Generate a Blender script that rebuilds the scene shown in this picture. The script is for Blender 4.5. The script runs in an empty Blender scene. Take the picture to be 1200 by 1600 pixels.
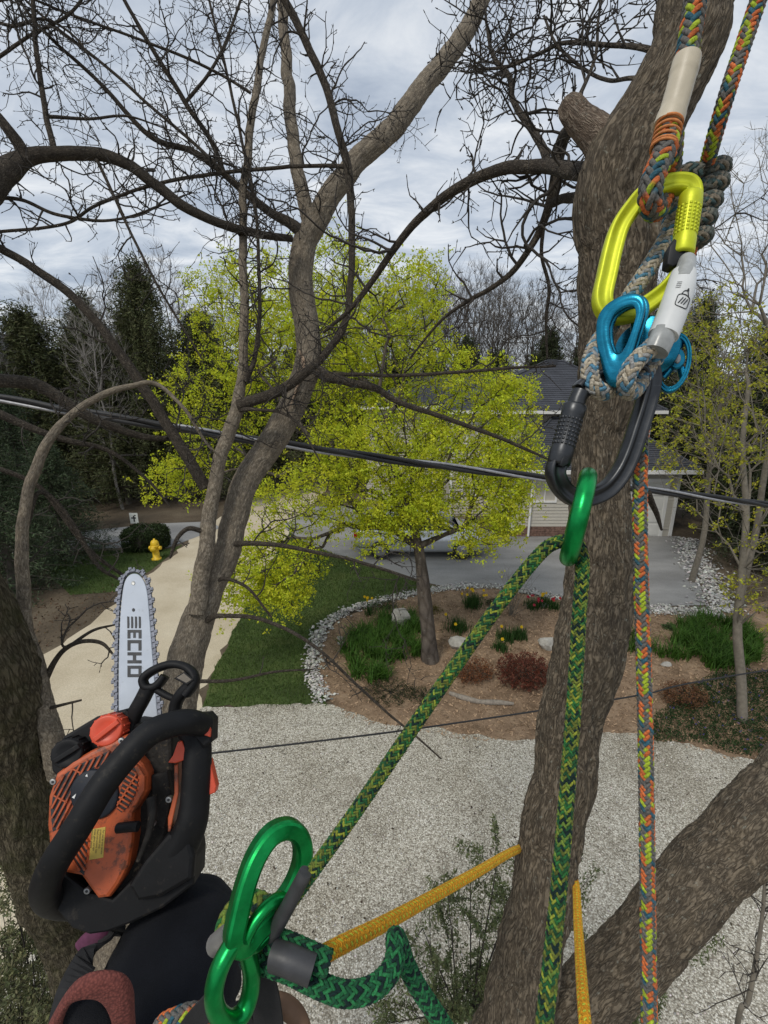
import bpy, math, random
import numpy as np
from mathutils import Vector, Matrix

random.seed(7)
RNG = np.random.default_rng(11)
SC = bpy.context.scene
COL = SC.collection
R = math.radians

# ------------------------------------------------------------------ camera
F = 733.0                      # focal length in pixels of the 1200 x 1600 photograph
PITCH = R(16.0)
C0 = np.array([0.0, 0.0, 6.0])
FWD = np.array([0, math.cos(PITCH), -math.sin(PITCH)])
UP = np.array([0, math.sin(PITCH), math.cos(PITCH)])
RT = np.array([1.0, 0, 0])
cd = bpy.data.cameras.new('camera')
cam = bpy.data.objects.new('camera', cd)
COL.objects.link(cam)
cam.location = C0
cam.rotation_euler = (math.pi / 2 - PITCH, 0, 0)
cd.sensor_fit = 'VERTICAL'
cd.sensor_height = 36.0
cd.lens = 36.0 * F / 1600.0
cd.clip_start = 0.02
cd.clip_end = 2000
SC.camera = cam

# ------------------------------------------------------------------ sky, sun, exposure
SUN_EL, SUN_AZ = R(52), R(215)     # azimuth clockwise from +Y
world = bpy.data.worlds.new('World')
SC.world = world
world.use_nodes = True
wn = world.node_tree
wn.nodes.clear()
def wnode(t, **k):
    n = wn.nodes.new(t)
    for a, b in k.items():
        setattr(n, a, b)
    return n
wo = wnode('ShaderNodeOutputWorld')
bg = wnode('ShaderNodeBackground')
bg.inputs['Strength'].default_value = 0.10
sky = wnode('ShaderNodeTexSky', sky_type='NISHITA', sun_disc=False, sun_elevation=SUN_EL, sun_rotation=SUN_AZ)
tc = wnode('ShaderNodeTexCoord')
sep = wnode('ShaderNodeSeparateXYZ')
wn.links.new(tc.outputs['Generated'], sep.inputs[0])
zab = wnode('ShaderNodeMath', operation='ABSOLUTE')
wn.links.new(sep.outputs['Z'], zab.inputs[0])
zad = wnode('ShaderNodeMath', operation='ADD')
wn.links.new(zab.outputs[0], zad.inputs[0]); zad.inputs[1].default_value = 0.16
vd = wnode('ShaderNodeVectorMath', operation='DIVIDE')
cmb = wnode('ShaderNodeCombineXYZ')
for k in range(3):
    wn.links.new(zad.outputs[0], cmb.inputs[k])
wn.links.new(tc.outputs['Generated'], vd.inputs[0]); wn.links.new(cmb.outputs[0], vd.inputs[1])
mp = wnode('ShaderNodeMapping')
mp.inputs['Scale'].default_value = (1.0, 1.5, 0.0)
wn.links.new(vd.outputs[0], mp.inputs[0])
n1 = wnode('ShaderNodeTexNoise'); n1.inputs['Scale'].default_value = 2.3; n1.inputs['Detail'].default_value = 9; n1.inputs['Roughness'].default_value = 0.60; n1.inputs['Distortion'].default_value = 0.5
wn.links.new(mp.outputs[0], n1.inputs['Vector'])
cr = wnode('ShaderNodeValToRGB')
cr.color_ramp.elements[0].position = 0.30; cr.color_ramp.elements[0].color = (3.4, 3.95, 4.8, 1)
cr.color_ramp.elements[1].position = 0.68; cr.color_ramp.elements[1].color = (7.5, 7.7, 7.9, 1)
e = cr.color_ramp.elements.new(0.48); e.color = (4.9, 5.4, 6.1, 1)
wn.links.new(n1.outputs['Fac'], cr.inputs[0])
mx = wnode('ShaderNodeMixRGB'); mx.inputs['Fac'].default_value = 0.90
wn.links.new(sky.outputs[0], mx.inputs[1]); wn.links.new(cr.outputs[0], mx.inputs[2])
wn.links.new(mx.outputs[0], bg.inputs['Color'])
wn.links.new(bg.outputs[0], wo.inputs[0])

sl = bpy.data.lights.new('sun', 'SUN')
sl.energy = 1.5
sl.angle = R(12)
sl.color = (1.0, 0.95, 0.86)
sun = bpy.data.objects.new('sun', sl)
COL.objects.link(sun)
sd = Vector((math.sin(SUN_AZ) * math.cos(SUN_EL), math.cos(SUN_AZ) * math.cos(SUN_EL), math.sin(SUN_EL)))
sun.rotation_euler = sd.to_track_quat('Z', 'Y').to_euler()
sun.location = (0, -10, 30)
SC.view_settings.view_transform = 'Standard'
SC.view_settings.look = 'None'
SC.view_settings.exposure = 0.28
SC.view_settings.gamma = 1.0
SC.cycles.use_denoising = True
SC.cycles.max_bounces = 6
SC.cycles.transparent_max_bounces = 8

# ------------------------------------------------------------------ geometry helpers
def A(*p):
    return np.array(p, float)

def W(x, y, d):
    """point seen at pixel x, y of the photograph, d metres in front of the camera"""
    x = np.asarray(x, float); y = np.asarray(y, float); d = np.asarray(d, float)
    return C0 + d[..., None] * (FWD + RT * ((x - 600) / F)[..., None] + UP * ((800 - y) / F)[..., None])

def G(x, y, z=0.0):
    """point of the ground (height z) under pixel x, y"""
    D = FWD + RT * ((x - 600) / F) + UP * ((800 - y) / F)
    t = (z - C0[2]) / D[2]
    return C0 + t * D

def unit(v):
    return v / np.maximum(np.linalg.norm(v, axis=-1, keepdims=True), 1e-12)

def spline(P, n):
    """Catmull-Rom through the rows of P (any width), n samples in all"""
    P = np.asarray(P, float)
    if len(P) == 2:
        P = np.array([P[0], (P[0] + P[1]) / 2, P[1]])
    Q = np.vstack([2 * P[0] - P[1], P, 2 * P[-1] - P[-2]])
    m = len(P) - 1
    t = np.linspace(0, m, n)
    i = np.minimum(t.astype(int), m - 1)
    u = (t - i)[:, None]
    a, b, c, d = Q[i], Q[i + 1], Q[i + 2], Q[i + 3]
    return 0.5 * (2 * b + (c - a) * u + (2 * a - 5 * b + 4 * c - d) * u ** 2 + (3 * b - a - 3 * c + d) * u ** 3)

def closed_spline(P, n):
    P = np.asarray(P, float)
    m = len(P)
    t = np.linspace(0, m, n, endpoint=False)
    i = t.astype(int) % m
    u = (t - np.floor(t))[:, None]
    a, b, c, d = P[(i - 1) % m], P[i], P[(i + 1) % m], P[(i + 2) % m]
    return 0.5 * (2 * b + (c - a) * u + (2 * a - 5 * b + 4 * c - d) * u ** 2 + (3 * b - a - 3 * c + d) * u ** 3)

def resample(P, step):
    P = np.asarray(P, float)
    L = np.r_[0, np.cumsum(np.linalg.norm(np.diff(P[:, :3], axis=0), axis=1))]
    n = max(3, int(L[-1] / step) + 1)
    s = np.linspace(0, L[-1], n)
    return np.stack([np.interp(s, L, P[:, k]) for k in range(P.shape[1])], 1), s

def hash3(ix, iy, iz, seed=0):
    h = (ix * 374761393 + iy * 668265263 + iz * 2147483647 + seed * 974634777) & 0xFFFFFFFF
    h = ((h ^ (h >> 13)) * 1274126177) & 0xFFFFFFFF
    return ((h ^ (h >> 16)) & 0xFFFF) / 65535.0

def vnoise(p, seed=0):
    p = np.asarray(p, float)
    i = np.floor(p).astype(np.int64)
    f = p - i
    f = f * f * (3 - 2 * f)
    o = 0
    for dx in (0, 1):
        for dy in (0, 1):
            for dz in (0, 1):
                w = (f[..., 0] if dx else 1 - f[..., 0]) * (f[..., 1] if dy else 1 - f[..., 1]) * (f[..., 2] if dz else 1 - f[..., 2])
                o = o + w * hash3(i[..., 0] + dx, i[..., 1] + dy, i[..., 2] + dz, seed)
    return o

def fbm(p, o=4, seed=0):
    v, a, t = 0, 0.5, 0
    for k in range(o):
        v = v + a * vnoise(np.asarray(p) * 2 ** k, seed + k); t += a; a *= 0.5
    return v / t

class Geo:
    def __init__(s):
        s.v = []; s.fl = []; s.fs = []; s.n = 0; s.c = []; s.b = []
    def add(s, V, Fc, col=None, bk=None):
        V = np.asarray(V, float).reshape(-1, 3)
        if isinstance(Fc, np.ndarray):
            s.fl.append((Fc + s.n).ravel()); s.fs.append(np.full(len(Fc), Fc.shape[1]))
        else:
            for f in Fc:
                s.fl.append(np.array(f) + s.n); s.fs.append(np.array([len(f)]))
        s.v.append(V); s.n += len(V)
        if col is not None:
            col = np.asarray(col, float)
            s.c.append(np.broadcast_to(col, (len(V), 3)))
        if bk is not None:
            s.b.append(bk)
        return s
    def mesh(s, name, mat, smooth=True, off=None):
        V = np.concatenate(s.v)
        if off is not None:
            V = V - off
        fl = np.concatenate(s.fl).astype(np.int32); fs = np.concatenate(s.fs).astype(np.int32)
        me = bpy.data.meshes.new(name)
        me.vertices.add(len(V)); me.vertices.foreach_set('co', V.astype(np.float32).ravel())
        me.loops.add(len(fl)); me.loops.foreach_set('vertex_index', fl)
        me.polygons.add(len(fs))
        me.polygons.foreach_set('loop_start', np.r_[0, np.cumsum(fs)[:-1]].astype(np.int32))
        me.polygons.foreach_set('loop_total', fs)
        me.polygons.foreach_set('use_smooth', np.full(len(fs), bool(smooth)))
        me.update(calc_edges=True)
        if s.c and sum(map(len, s.c)) == len(V):
            a = me.attributes.new('col', 'FLOAT_COLOR', 'POINT')
            c = np.concatenate(s.c); c = np.c_[c, np.ones(len(c))]
            a.data.foreach_set('color', c.astype(np.float32).ravel())
        if s.b and sum(map(len, s.b)) == len(V):
            a = me.attributes.new('bk', 'FLOAT_VECTOR', 'POINT')
            a.data.foreach_set('vector', np.concatenate(s.b).astype(np.float32).ravel())
        if mat is not None:
            me.materials.append(mat)
        return me

ROOT = {}
def rootloc(o):
    while o.parent is not None:
        o = o.parent
    return ROOT[o.name]

def tag(o, label=None, cat=None, group=None, kind=None):
    if label: o['label'] = label
    if cat: o['category'] = cat
    if group: o['group'] = group
    if kind: o['kind'] = kind
    return o

def thing(name, label, cat, loc, group=None):
    o = bpy.data.objects.new(name, None)
    o.empty_display_size = 0.1
    COL.objects.link(o)
    o.location = loc
    ROOT[o.name] = np.array(loc, float)
    return tag(o, label, cat, group)

def part(name, geo, mat, parent=None, smooth=True, loc=None, label=None, kind=None):
    """one mesh object: a part when parent is given, else a thing of its own with its origin at loc"""
    if parent is not None:
        off = rootloc(parent)
    else:
        if loc is None:
            V = np.concatenate(geo.v)
            loc = A(V[:, 0].mean(), V[:, 1].mean(), V[:, 2].min())
        off = np.asarray(loc, float)
    o = bpy.data.objects.new(name, geo.mesh(name, mat, smooth, off))
    COL.objects.link(o)
    if parent is not None:
        o.parent = parent
    else:
        o.location = off
        ROOT[o.name] = off
    if label: o['label'] = label
    if kind: o['kind'] = kind
    return o

def copy_tree(o, loc, rz=0.0, sc=1.0, parent=None):
    c = o.copy(); COL.objects.link(c)
    if parent is None:
        c.location = loc; c.rotation_euler = (0, 0, rz)
        c.scale = (sc, sc, sc) if np.isscalar(sc) else sc
        ROOT[c.name] = np.array(loc, float)
    else:
        c.parent = parent
    for ch in o.children:
        copy_tree(ch, None, parent=c)
    return c

def frames(P):
    T = unit(np.gradient(P, axis=0))
    U = np.zeros_like(T)
    a = A(0, 0, 1) if abs(T[0, 2]) < 0.8 else A(1, 0, 0)
    u = unit(a - T[0] * a.dot(T[0])); U[0] = u
    for i in range(1, len(T)):
        u = u - T[i] * u.dot(T[i]); u = u / max(np.linalg.norm(u), 1e-9); U[i] = u
    return T, U, np.cross(T, U)

def grid_quads(n, m, closed=True):
    i = np.arange(n - 1)[:, None] * m
    j = np.arange(m if closed else m - 1)[None, :]
    k = (j + 1) % m
    return np.stack([i + j, i + k, i + m + k, i + m + j], -1).reshape(-1, 4)

def tube(geo, P, rad, m=10, caps=True, bark=0.0, col=None, seed=0, flat=1.0, bkr=None, furrow=None):
    P = np.asarray(P, float)
    rad = np.broadcast_to(np.asarray(rad, float), (len(P),))
    T, U, V = frames(P)
    th = np.linspace(0, 2 * np.pi, m, endpoint=False)
    s = np.r_[0, np.cumsum(np.linalg.norm(np.diff(P, axis=0), axis=1))]
    cx, sx = np.cos(th), np.sin(th)
    r0 = bkr or float(np.mean(rad))
    bk = np.stack([np.broadcast_to(cx * r0, (len(P), m)), np.broadcast_to(sx * r0, (len(P), m)), np.broadcast_to(s[:, None], (len(P), m))], -1)
    rr = rad[:, None] * np.ones(m)
    if bark:
        q = bk * A(1, 1, 0.25) / (r0 * 0.16)
        n = np.abs(2 * fbm(q, 3, seed) - 1)
        big = fbm(bk / (r0 * 2.2) + 7, 2, seed + 9) - 0.5
        rr = rr * (1 + bark * (0.6 - 2.2 * np.clip(0.28 - n, 0, 1)) + bark * 1.6 * big)
    if furrow:                                # long cracks between raised plates: cell size, depth
        cell, dep = furrow
        q = bk * A(1, 1, 0.24) / cell
        q = q + (np.stack([fbm(q * 0.6 + k * 9.1, 2, seed + k) for k in range(3)], -1) - 0.5) * 1.2
        n = np.abs(2 * fbm(q, 2, seed + 21) - 1)
        fine = fbm(bk * A(1, 1, 0.6) / (cell * 0.33), 2, seed + 31) - 0.5
        rr = rr + dep * (np.clip(n * 3.2, 0, 1) - 0.7) + dep * 0.7 * fine
    X = P[:, None] + rr[..., None] * (cx[None, :, None] * U[:, None] + flat * sx[None, :, None] * V[:, None])
    Q = grid_quads(len(P), m)
    X = X.reshape(-1, 3); bk = bk.reshape(-1, 3)
    c = None
    if col is not None:
        col = np.asarray(col, float)
        c = np.repeat(col, m, 0) if col.ndim == 2 else col
    geo.add(X, Q, c, bk)
    if caps:
        for k, o in ((0, -1), (len(P) - 1, 1)):
            ring = X[k * m:(k + 1) * m]
            f = [tuple(range(m))] if o > 0 else [tuple(range(m))[::-1]]
            geo.add(ring, f, None if c is None else (col if np.asarray(col).ndim == 1 else col[k]), bk[k * m:(k + 1) * m])
    return geo

def frusta(geo, P0, P1, R0, R1, m=4, col=None):
    P0 = np.asarray(P0, float); P1 = np.asarray(P1, float)
    R0 = np.asarray(R0, float); R1 = np.asarray(R1, float)
    T = unit(P1 - P0)
    a = np.where(np.abs(T[:, 2:3]) < 0.9, A(0, 0, 1), A(1, 0, 0))
    U = unit(np.cross(T, a)); V = np.cross(T, U)
    th = np.linspace(0, 2 * np.pi, m, endpoint=False)
    d = np.cos(th)[None, :, None] * U[:, None] + np.sin(th)[None, :, None] * V[:, None]
    X = np.concatenate([P0[:, None] + d * R0[:, None, None], P1[:, None] + d * R1[:, None, None]], 1)
    n = len(P0)
    j = np.arange(m); k = (j + 1) % m
    q = np.stack([j, k, k + m, j + m], -1)
    Q = (np.arange(n)[:, None, None] * 2 * m + q[None]).reshape(-1, 4)
    bk = X.reshape(-1, 3).copy()
    geo.add(X.reshape(-1, 3), Q, col, bk)
    return geo

def leaves(geo, C, n, spread, size, aspect=1.0, colfun=None, up=0.0, tri=False):
    """n small blades round each centre"""
    C = np.asarray(C, float)
    k = len(C) * n
    ctr = np.repeat(C, n, 0) + RNG.normal(size=(k, 3)) * np.asarray(spread) * 0.6
    a = RNG.normal(size=(k, 3)); a[:, 2] += up; a = unit(a)
    b = unit(np.cross(a, RNG.normal(size=(k, 3))))
    s = size * RNG.uniform(0.6, 1.3, (k, 1))
    h = s * aspect
    if tri:
        X = np.stack([ctr - b * h, ctr + b * h, ctr + a * s * 2], 1)
        Q = np.arange(k * 3).reshape(-1, 3)
        rep = 3
    else:
        X = np.stack([ctr, ctr + b * h + a * s, ctr + a * 2 * s, ctr - b * h + a * s], 1)
        Q = np.arange(k * 4).reshape(-1, 4)
        rep = 4
    col = None
    if colfun is not None:
        col = np.repeat(colfun(ctr, n), rep, 0)
    geo.add(X.reshape(-1, 3), Q, col)
    return geo

def box(geo, x0, x1, y0, y1, z0, z1, col=None, bev=0.0):
    V = [(x, y, z) for z in (z0, z1) for y in (y0, y1) for x in (x0, x1)]
    Fc = [(0, 2, 3, 1), (4, 5, 7, 6), (0, 1, 5, 4), (2, 6, 7, 3), (0, 4, 6, 2), (1, 3, 7, 5)]
    V = np.array(V, float)
    return geo.add(V, Fc, col, V.copy())

def lathe(geo, prof, origin=(0, 0, 0), m=20, axis=None, col=None):
    """prof: rows of radius, height along the axis"""
    prof = np.asarray(prof, float)
    ax = A(0, 0, 1) if axis is None else unit(np.asarray(axis, float))
    a = A(1, 0, 0) if abs(ax[0]) < 0.9 else A(0, 1, 0)
    u = unit(np.cross(ax, a)); v = np.cross(ax, u)
    th = np.linspace(0, 2 * np.pi, m, endpoint=False)
    X = np.asarray(origin) + prof[:, 1][:, None, None] * ax + prof[:, 0][:, None, None] * (np.cos(th)[None, :, None] * u + np.sin(th)[None, :, None] * v)
    X = X.reshape(-1, 3)
    geo.add(X, grid_quads(len(prof), m), col, X.copy())
    return geo

class Plane:
    """a tilted plane in space: at() gives the point of it that the photograph shows at a pixel, w metres proud of it"""
    def __init__(s, x, y, d, yaw=0.0, tilt=0.0):
        s.o = W(A(x), A(y), A(d))[0]
        n = -FWD * math.cos(R(tilt)) * math.cos(R(yaw)) + UP * math.sin(R(tilt)) + RT * math.sin(R(yaw)) * math.cos(R(tilt))
        s.n = unit(n); s.d = d
    def at(s, x, y, w=0.0, ref=None):
        """ref: the height at which the pixel is read; the point is then moved straight along the plane's normal to w"""
        x = np.asarray(x, float); y = np.asarray(y, float); w = np.asarray(w, float)
        r = w if ref is None else np.full_like(w, ref)
        D = FWD + RT * ((x - 600) / F)[..., None] + UP * ((800 - y) / F)[..., None]
        t = ((s.o - C0).dot(s.n) + r) / (D @ s.n)
        return C0 + t[..., None] * D + (w - r)[..., None] * s.n

def poly_offset(P, k):
    """move the outline's corners k inwards"""
    P = np.asarray(P, float)
    a = np.roll(P, 1, 0); b = np.roll(P, -1, 0)
    area = 0.5 * np.sum(P[:, 0] * b[:, 1] - b[:, 0] * P[:, 1])
    e1 = unit(P - a); e2 = unit(b - P)
    n1 = np.c_[-e1[:, 1], e1[:, 0]]; n2 = np.c_[-e2[:, 1], e2[:, 0]]
    n = unit(n1 + n2)
    c = np.maximum(np.sum(n * n1, 1, keepdims=True), 0.5)
    return P + np.sign(area) * n * k / c

def prism(geo, pl, outline, w0, w1, bev=2.0, bw=None, col=None, smooth_n=0, dome=0.0):
    P = np.asarray(outline, float)
    if smooth_n:
        P = closed_spline(P, smooth_n)
    n = len(P)
    if bw is None:
        bw = bev * pl.d / F
    rings = [(P, w0), (P, w1 - bw), (poly_offset(P, bev * 0.35), w1 - bw * 0.3), (poly_offset(P, bev), w1)]
    X = np.concatenate([pl.at(p[:, 0], p[:, 1], np.full(n, w), w1) for p, w in rings])
    if dome:
        c = P.mean(0)
        X = np.concatenate([X] + [pl.at(*(c + (poly_offset(P, bev) - c) * f).T, np.full(n, w1 + dome * (1 - f * f)), w1) for f in (0.66, 0.33)])
    k = len(X) // n
    Q = grid_quads(k, n)
    # orient outwards
    b = np.roll(P, -1, 0)
    area = np.sum(P[:, 0] * b[:, 1] - b[:, 0] * P[:, 1])
    top = tuple(range((k - 1) * n, k * n)); bot = tuple(range(n))
    if area > 0:
        geo.add(X, [tuple(q)[::-1] for q in Q] + [top[::-1], bot], col, X.copy())
    else:
        geo.add(X, [tuple(q) for q in Q] + [top, bot[::-1]], col, X.copy())
    return geo

def ring_plate(geo, pl, outer, inner, w0, w1, n=48, rnd=0.35):
    """a flat plate with one hole, rounded edges; outlines in pixels"""
    O = closed_spline(outer, n); I = closed_spline(inner, n)
    # match start angles
    th = (w1 - w0) * rnd
    secs = [(1.0, w0 + th), (0.93, w0), (0.5, w0), (0.07, w0), (0.0, w0 + th), (0.0, w1 - th), (0.07, w1), (0.45, w1 - th * 0.5), (0.55, w1 - th * 0.5), (0.93, w1), (1.0, w1 - th)]
    X = []
    for f, w in secs:
        p = I * (1 - f) + O * f
        X.append(pl.at(p[:, 0], p[:, 1], np.full(n, w), w1))
    X = np.stack(X, 1).reshape(-1, 3)
    m = len(secs)
    i = np.arange(n)[:, None] * m; i2 = ((np.arange(n) + 1) % n)[:, None] * m
    j = np.arange(m)[None]; k = (j + 1) % m
    Q = np.stack([i + j, i + k, i2 + k, i2 + j], -1).reshape(-1, 4)
    geo.add(X, Q, None, X.copy())
    return geo

def sweep(geo, P, prof, closed=True, upv=None, scale=None):
    """sweep a 2-D profile (rows: across, along upv) along P; the profile keeps its second axis near upv"""
    P = np.asarray(P, float); prof = np.asarray(prof, float)
    n = len(P)
    T = unit(np.roll(P, -1, 0) - np.roll(P, 1, 0)) if closed else unit(np.gradient(P, axis=0))
    upv = np.asarray(upv, float)
    U = unit(np.cross(T, upv)); V = np.cross(U, T)
    sc = np.ones(n) if scale is None else np.asarray(scale, float)
    X = P[:, None] + sc[:, None, None] * (prof[None, :, 0:1] * U[:, None] + prof[None, :, 1:2] * V[:, None])
    m = len(prof)
    if closed:
        i = np.arange(n)[:, None] * m; i2 = ((np.arange(n) + 1) % n)[:, None] * m
    else:
        i = np.arange(n - 1)[:, None] * m; i2 = i + m
    j = np.arange(m)[None]; k = (j + 1) % m
    Q = np.stack([i + j, i + k, i2 + k, i2 + j], -1).reshape(-1, 4)
    X = X.reshape(-1, 3)
    fc = Q
    geo.add(X, fc, None, X.copy())
    if not closed:
        geo.add(X[:m], [tuple(range(m))[::-1]], None, X[:m].copy())
        geo.add(X[-m:], [tuple(range(m))], None, X[-m:].copy())
    return geo

# ------------------------------------------------------------------ materials
def nmat(name):
    m = bpy.data.materials.new(name); m.use_nodes = True
    nt = m.node_tree
    return m, nt, nt.nodes['Principled BSDF'], nt.nodes['Material Output']

def N(nt, t, **k):
    n = nt.nodes.new(t)
    for a, b in k.items():
        if a in n.inputs.keys():
            n.inputs[a].default_value = b
        else:
            setattr(n, a, b)
    return n

def ramp(nt, fac, stops):
    r = nt.nodes.new('ShaderNodeValToRGB')
    el = r.color_ramp.elements
    el[0].position, el[0].color = stops[0][0], (*stops[0][1], 1)
    el[1].position, el[1].color = stops[-1][0], (*stops[-1][1], 1)
    for p, c in stops[1:-1]:
        x = el.new(p); x.color = (*c, 1)
    nt.links.new(fac, r.inputs[0])
    return r.outputs[0]

def mixc(nt, fac, a, b, mode='MIX'):
    x = nt.nodes.new('ShaderNodeMixRGB'); x.blend_type = mode
    for s, v in ((0, fac), (1, a), (2, b)):
        if isinstance(v, (int, float)):
            x.inputs[s].default_value = v
        elif isinstance(v, tuple):
            x.inputs[s].default_value = (*v, 1)
        else:
            nt.links.new(v, x.inputs[s])
    return x.outputs[0]

def coords(nt, scale=(1, 1, 1), attr=None):
    if attr:
        t = N(nt, 'ShaderNodeAttribute'); t.attribute_name = attr; o = t.outputs['Vector']
    else:
        t = N(nt, 'ShaderNodeTexCoord'); o = t.outputs['Object']
    mpn = N(nt, 'ShaderNodeMapping'); mpn.inputs['Scale'].default_value = scale
    nt.links.new(o, mpn.inputs[0])
    return mpn.outputs[0]

def noise(nt, vec, scale, detail=4, rough=0.55):
    n = N(nt, 'ShaderNodeTexNoise', Scale=scale, Detail=detail, Roughness=rough)
    nt.links.new(vec, n.inputs['Vector'])
    return n.outputs['Fac']

def voro(nt, vec, scale, feature='F1', out='Distance'):
    n = N(nt, 'ShaderNodeTexVoronoi', Scale=scale); n.feature = feature
    nt.links.new(vec, n.inputs['Vector'])
    return n.outputs[out]

def bumpn(nt, bsdf, h, strength, dist):
    b = N(nt, 'ShaderNodeBump', Strength=strength, Distance=dist)
    nt.links.new(h, b.inputs['Height']); nt.links.new(b.outputs[0], bsdf.inputs['Normal'])
    return b

def simple(name, col, rough=0.6, metal=0.0, var=0.2, scale=30, bump=0.0, bscale=200, bdist=0.001, coat=0.0, rvar=0.1, speck=None):
    m, nt, b, o = nmat(name)
    v = coords(nt)
    f = noise(nt, v, scale)
    c = ramp(nt, f, [(0.25, tuple(x * (1 - var) for x in col)), (0.75, tuple(min(1, x * (1 + var)) for x in col))])
    if speck:                                 # dust, grime or scuffs: colour, noise scale, threshold, amount
        sc_, ss_, st_, sa_ = speck
        k1 = ramp(nt, noise(nt, v, ss_, 6, 0.72), [(st_, (0, 0, 0)), (st_ + 0.09, (sa_,) * 3)])
        c = mixc(nt, k1, c, sc_)
    nt.links.new(c, b.inputs['Base Color'])
    rr = N(nt, 'ShaderNodeMapRange'); rr.inputs['To Min'].default_value = max(0.02, rough - rvar); rr.inputs['To Max'].default_value = min(1, rough + rvar)
    nt.links.new(noise(nt, v, scale * 2.3, 5), rr.inputs['Value']); nt.links.new(rr.outputs[0], b.inputs['Roughness'])
    b.inputs['Metallic'].default_value = metal
    b.inputs['Coat Weight'].default_value = coat
    if bump:
        bumpn(nt, b, noise(nt, v, bscale, 3), bump, bdist)
    return m

def attr_mat(name, rough=0.8, nscale=300, namt=0.35, bump=0.3, bdist=0.0005, sheen=0.2, trans=0.0):
    m, nt, b, o = nmat(name)
    t = N(nt, 'ShaderNodeAttribute'); t.attribute_name = 'col'
    v = coords(nt)
    f = noise(nt, v, nscale, 3)
    k = ramp(nt, f, [(0.3, (1 - namt,) * 3), (0.7, (1 + namt * 0.6,) * 3)])
    c = mixc(nt, 1.0, t.outputs['Color'], k, 'MULTIPLY')
    nt.links.new(c, b.inputs['Base Color'])
    b.inputs['Roughness'].default_value = rough
    b.inputs['Sheen Weight'].default_value = sheen
    b.inputs['Specular IOR Level'].default_value = 0.25
    if bump:
        bumpn(nt, b, f, bump, bdist)
    if trans:
        tr = N(nt, 'ShaderNodeBsdfTranslucent'); nt.links.new(c, tr.inputs[0])
        mxs = N(nt, 'ShaderNodeMixShader'); mxs.inputs[0].default_value = trans
        nt.links.new(b.outputs[0], mxs.inputs[1]); nt.links.new(tr.outputs[0], mxs.inputs[2])
        nt.links.new(mxs.outputs[0], o.inputs[0])
    return m

def bark_mat(name, dark, mid, light, sc=1.0, lichen=(0.30, 0.31, 0.26), lamt=0.3, bump=0.9, moss=None, mamt=0.0, bdist=0.006):
    m, nt, b, o = nmat(name)
    v = coords(nt, (1, 1, 0.30), 'bk')
    v2 = coords(nt, (1, 1, 1), 'bk')
    # cracked long plates
    nn = N(nt, 'ShaderNodeTexNoise', Scale=60 * sc, Detail=3); nt.links.new(v, nn.inputs['Vector'])
    wv = mixc(nt, 0.045, v, nn.outputs['Color'], 'ADD')
    e = voro(nt, wv, 75 * sc, 'DISTANCE_TO_EDGE')
    n2 = noise(nt, v, 180 * sc, 6, 0.65)
    n3 = noise(nt, v2, 30 * sc, 4)
    hsum = N(nt, 'ShaderNodeMath', operation='MULTIPLY_ADD')
    er = ramp(nt, e, [(0.0, (0, 0, 0)), (0.28, (1, 1, 1))])
    nt.links.new(er, hsum.inputs[0]); hsum.inputs[1].default_value = 0.45; nt.links.new(n2, hsum.inputs[2])
    c = ramp(nt, hsum.outputs[0], [(0.28, dark), (0.62, mid), (1.05, light)])
    k = ramp(nt, n3, [(0.3, (0.72, 0.72, 0.72)), (0.7, (1.2, 1.18, 1.12))])
    c = mixc(nt, 1.0, c, k, 'MULTIPLY')
    lm = ramp(nt, noise(nt, v2, 95 * sc, 5, 0.7), [(0.60, (0, 0, 0)), (0.70, (lamt,) * 3)])
    c = mixc(nt, lm, c, lichen)
    if moss:
        mm = ramp(nt, noise(nt, v2, 14 * sc, 5, 0.6), [(0.45, (0, 0, 0)), (0.65, (mamt,) * 3)])
        c = mixc(nt, mm, c, moss)
    nt.links.new(c, b.inputs['Base Color'])
    b.inputs['Roughness'].default_value = 0.9
    b.inputs['Specular IOR Level'].default_value = 0.2
    bumpn(nt, b, hsum.outputs[0], bump, bdist)
    return m

M = {}
M['bark_right'] = bark_mat('bark_right', (0.03, 0.024, 0.0175), (0.092, 0.074, 0.054), (0.19, 0.156, 0.116), 1.35, lamt=0.6, bump=0.9, bdist=0.004)
M['bark_center'] = bark_mat('bark_center', (0.06, 0.05, 0.039), (0.16, 0.133, 0.102), (0.27, 0.232, 0.182), 1.4, lamt=0.5, bump=0.7, bdist=0.003)
M['bark_moss'] = bark_mat('bark_moss', (0.022, 0.018, 0.011), (0.085, 0.071, 0.046), (0.17, 0.145, 0.10), 0.9, lamt=0.2, moss=(0.05, 0.055, 0.015), mamt=0.45, bdist=0.012, bump=1.0)
M['bark_limb'] = bark_mat('bark_limb', (0.02, 0.017, 0.013), (0.062, 0.051, 0.041), (0.13, 0.11, 0.088), 2.0, lamt=0.4)
M['twig'] = simple('twig', (0.034, 0.028, 0.022), 0.9, var=0.5, scale=8)
M['bark_far'] = simple('bark_far', (0.095, 0.082, 0.068), 0.95, var=0.4, scale=6, bump=0.5, bscale=40, bdist=0.01)
M['bark_maple'] = bark_mat('bark_maple', (0.04, 0.033, 0.028), (0.085, 0.07, 0.058), (0.13, 0.11, 0.095), 0.12, lamt=0.3, bdist=0.02)
M['stub_bark'] = bark_mat('stub_bark', (0.06, 0.045, 0.034), (0.19, 0.145, 0.112), (0.30, 0.245, 0.195), 1.6, lamt=0.5)
M['cut_wood'] = simple('cut_wood', (0.30, 0.21, 0.14), 0.85, var=0.45, scale=60, bump=0.5, bscale=150)
M['leaf'] = attr_mat('leaf', 0.6, 30, 0.15, 0, sheen=0, trans=0.45)
M['needle'] = attr_mat('needle', 0.75, 10, 0.3, 0, sheen=0, trans=0.1)
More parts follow.
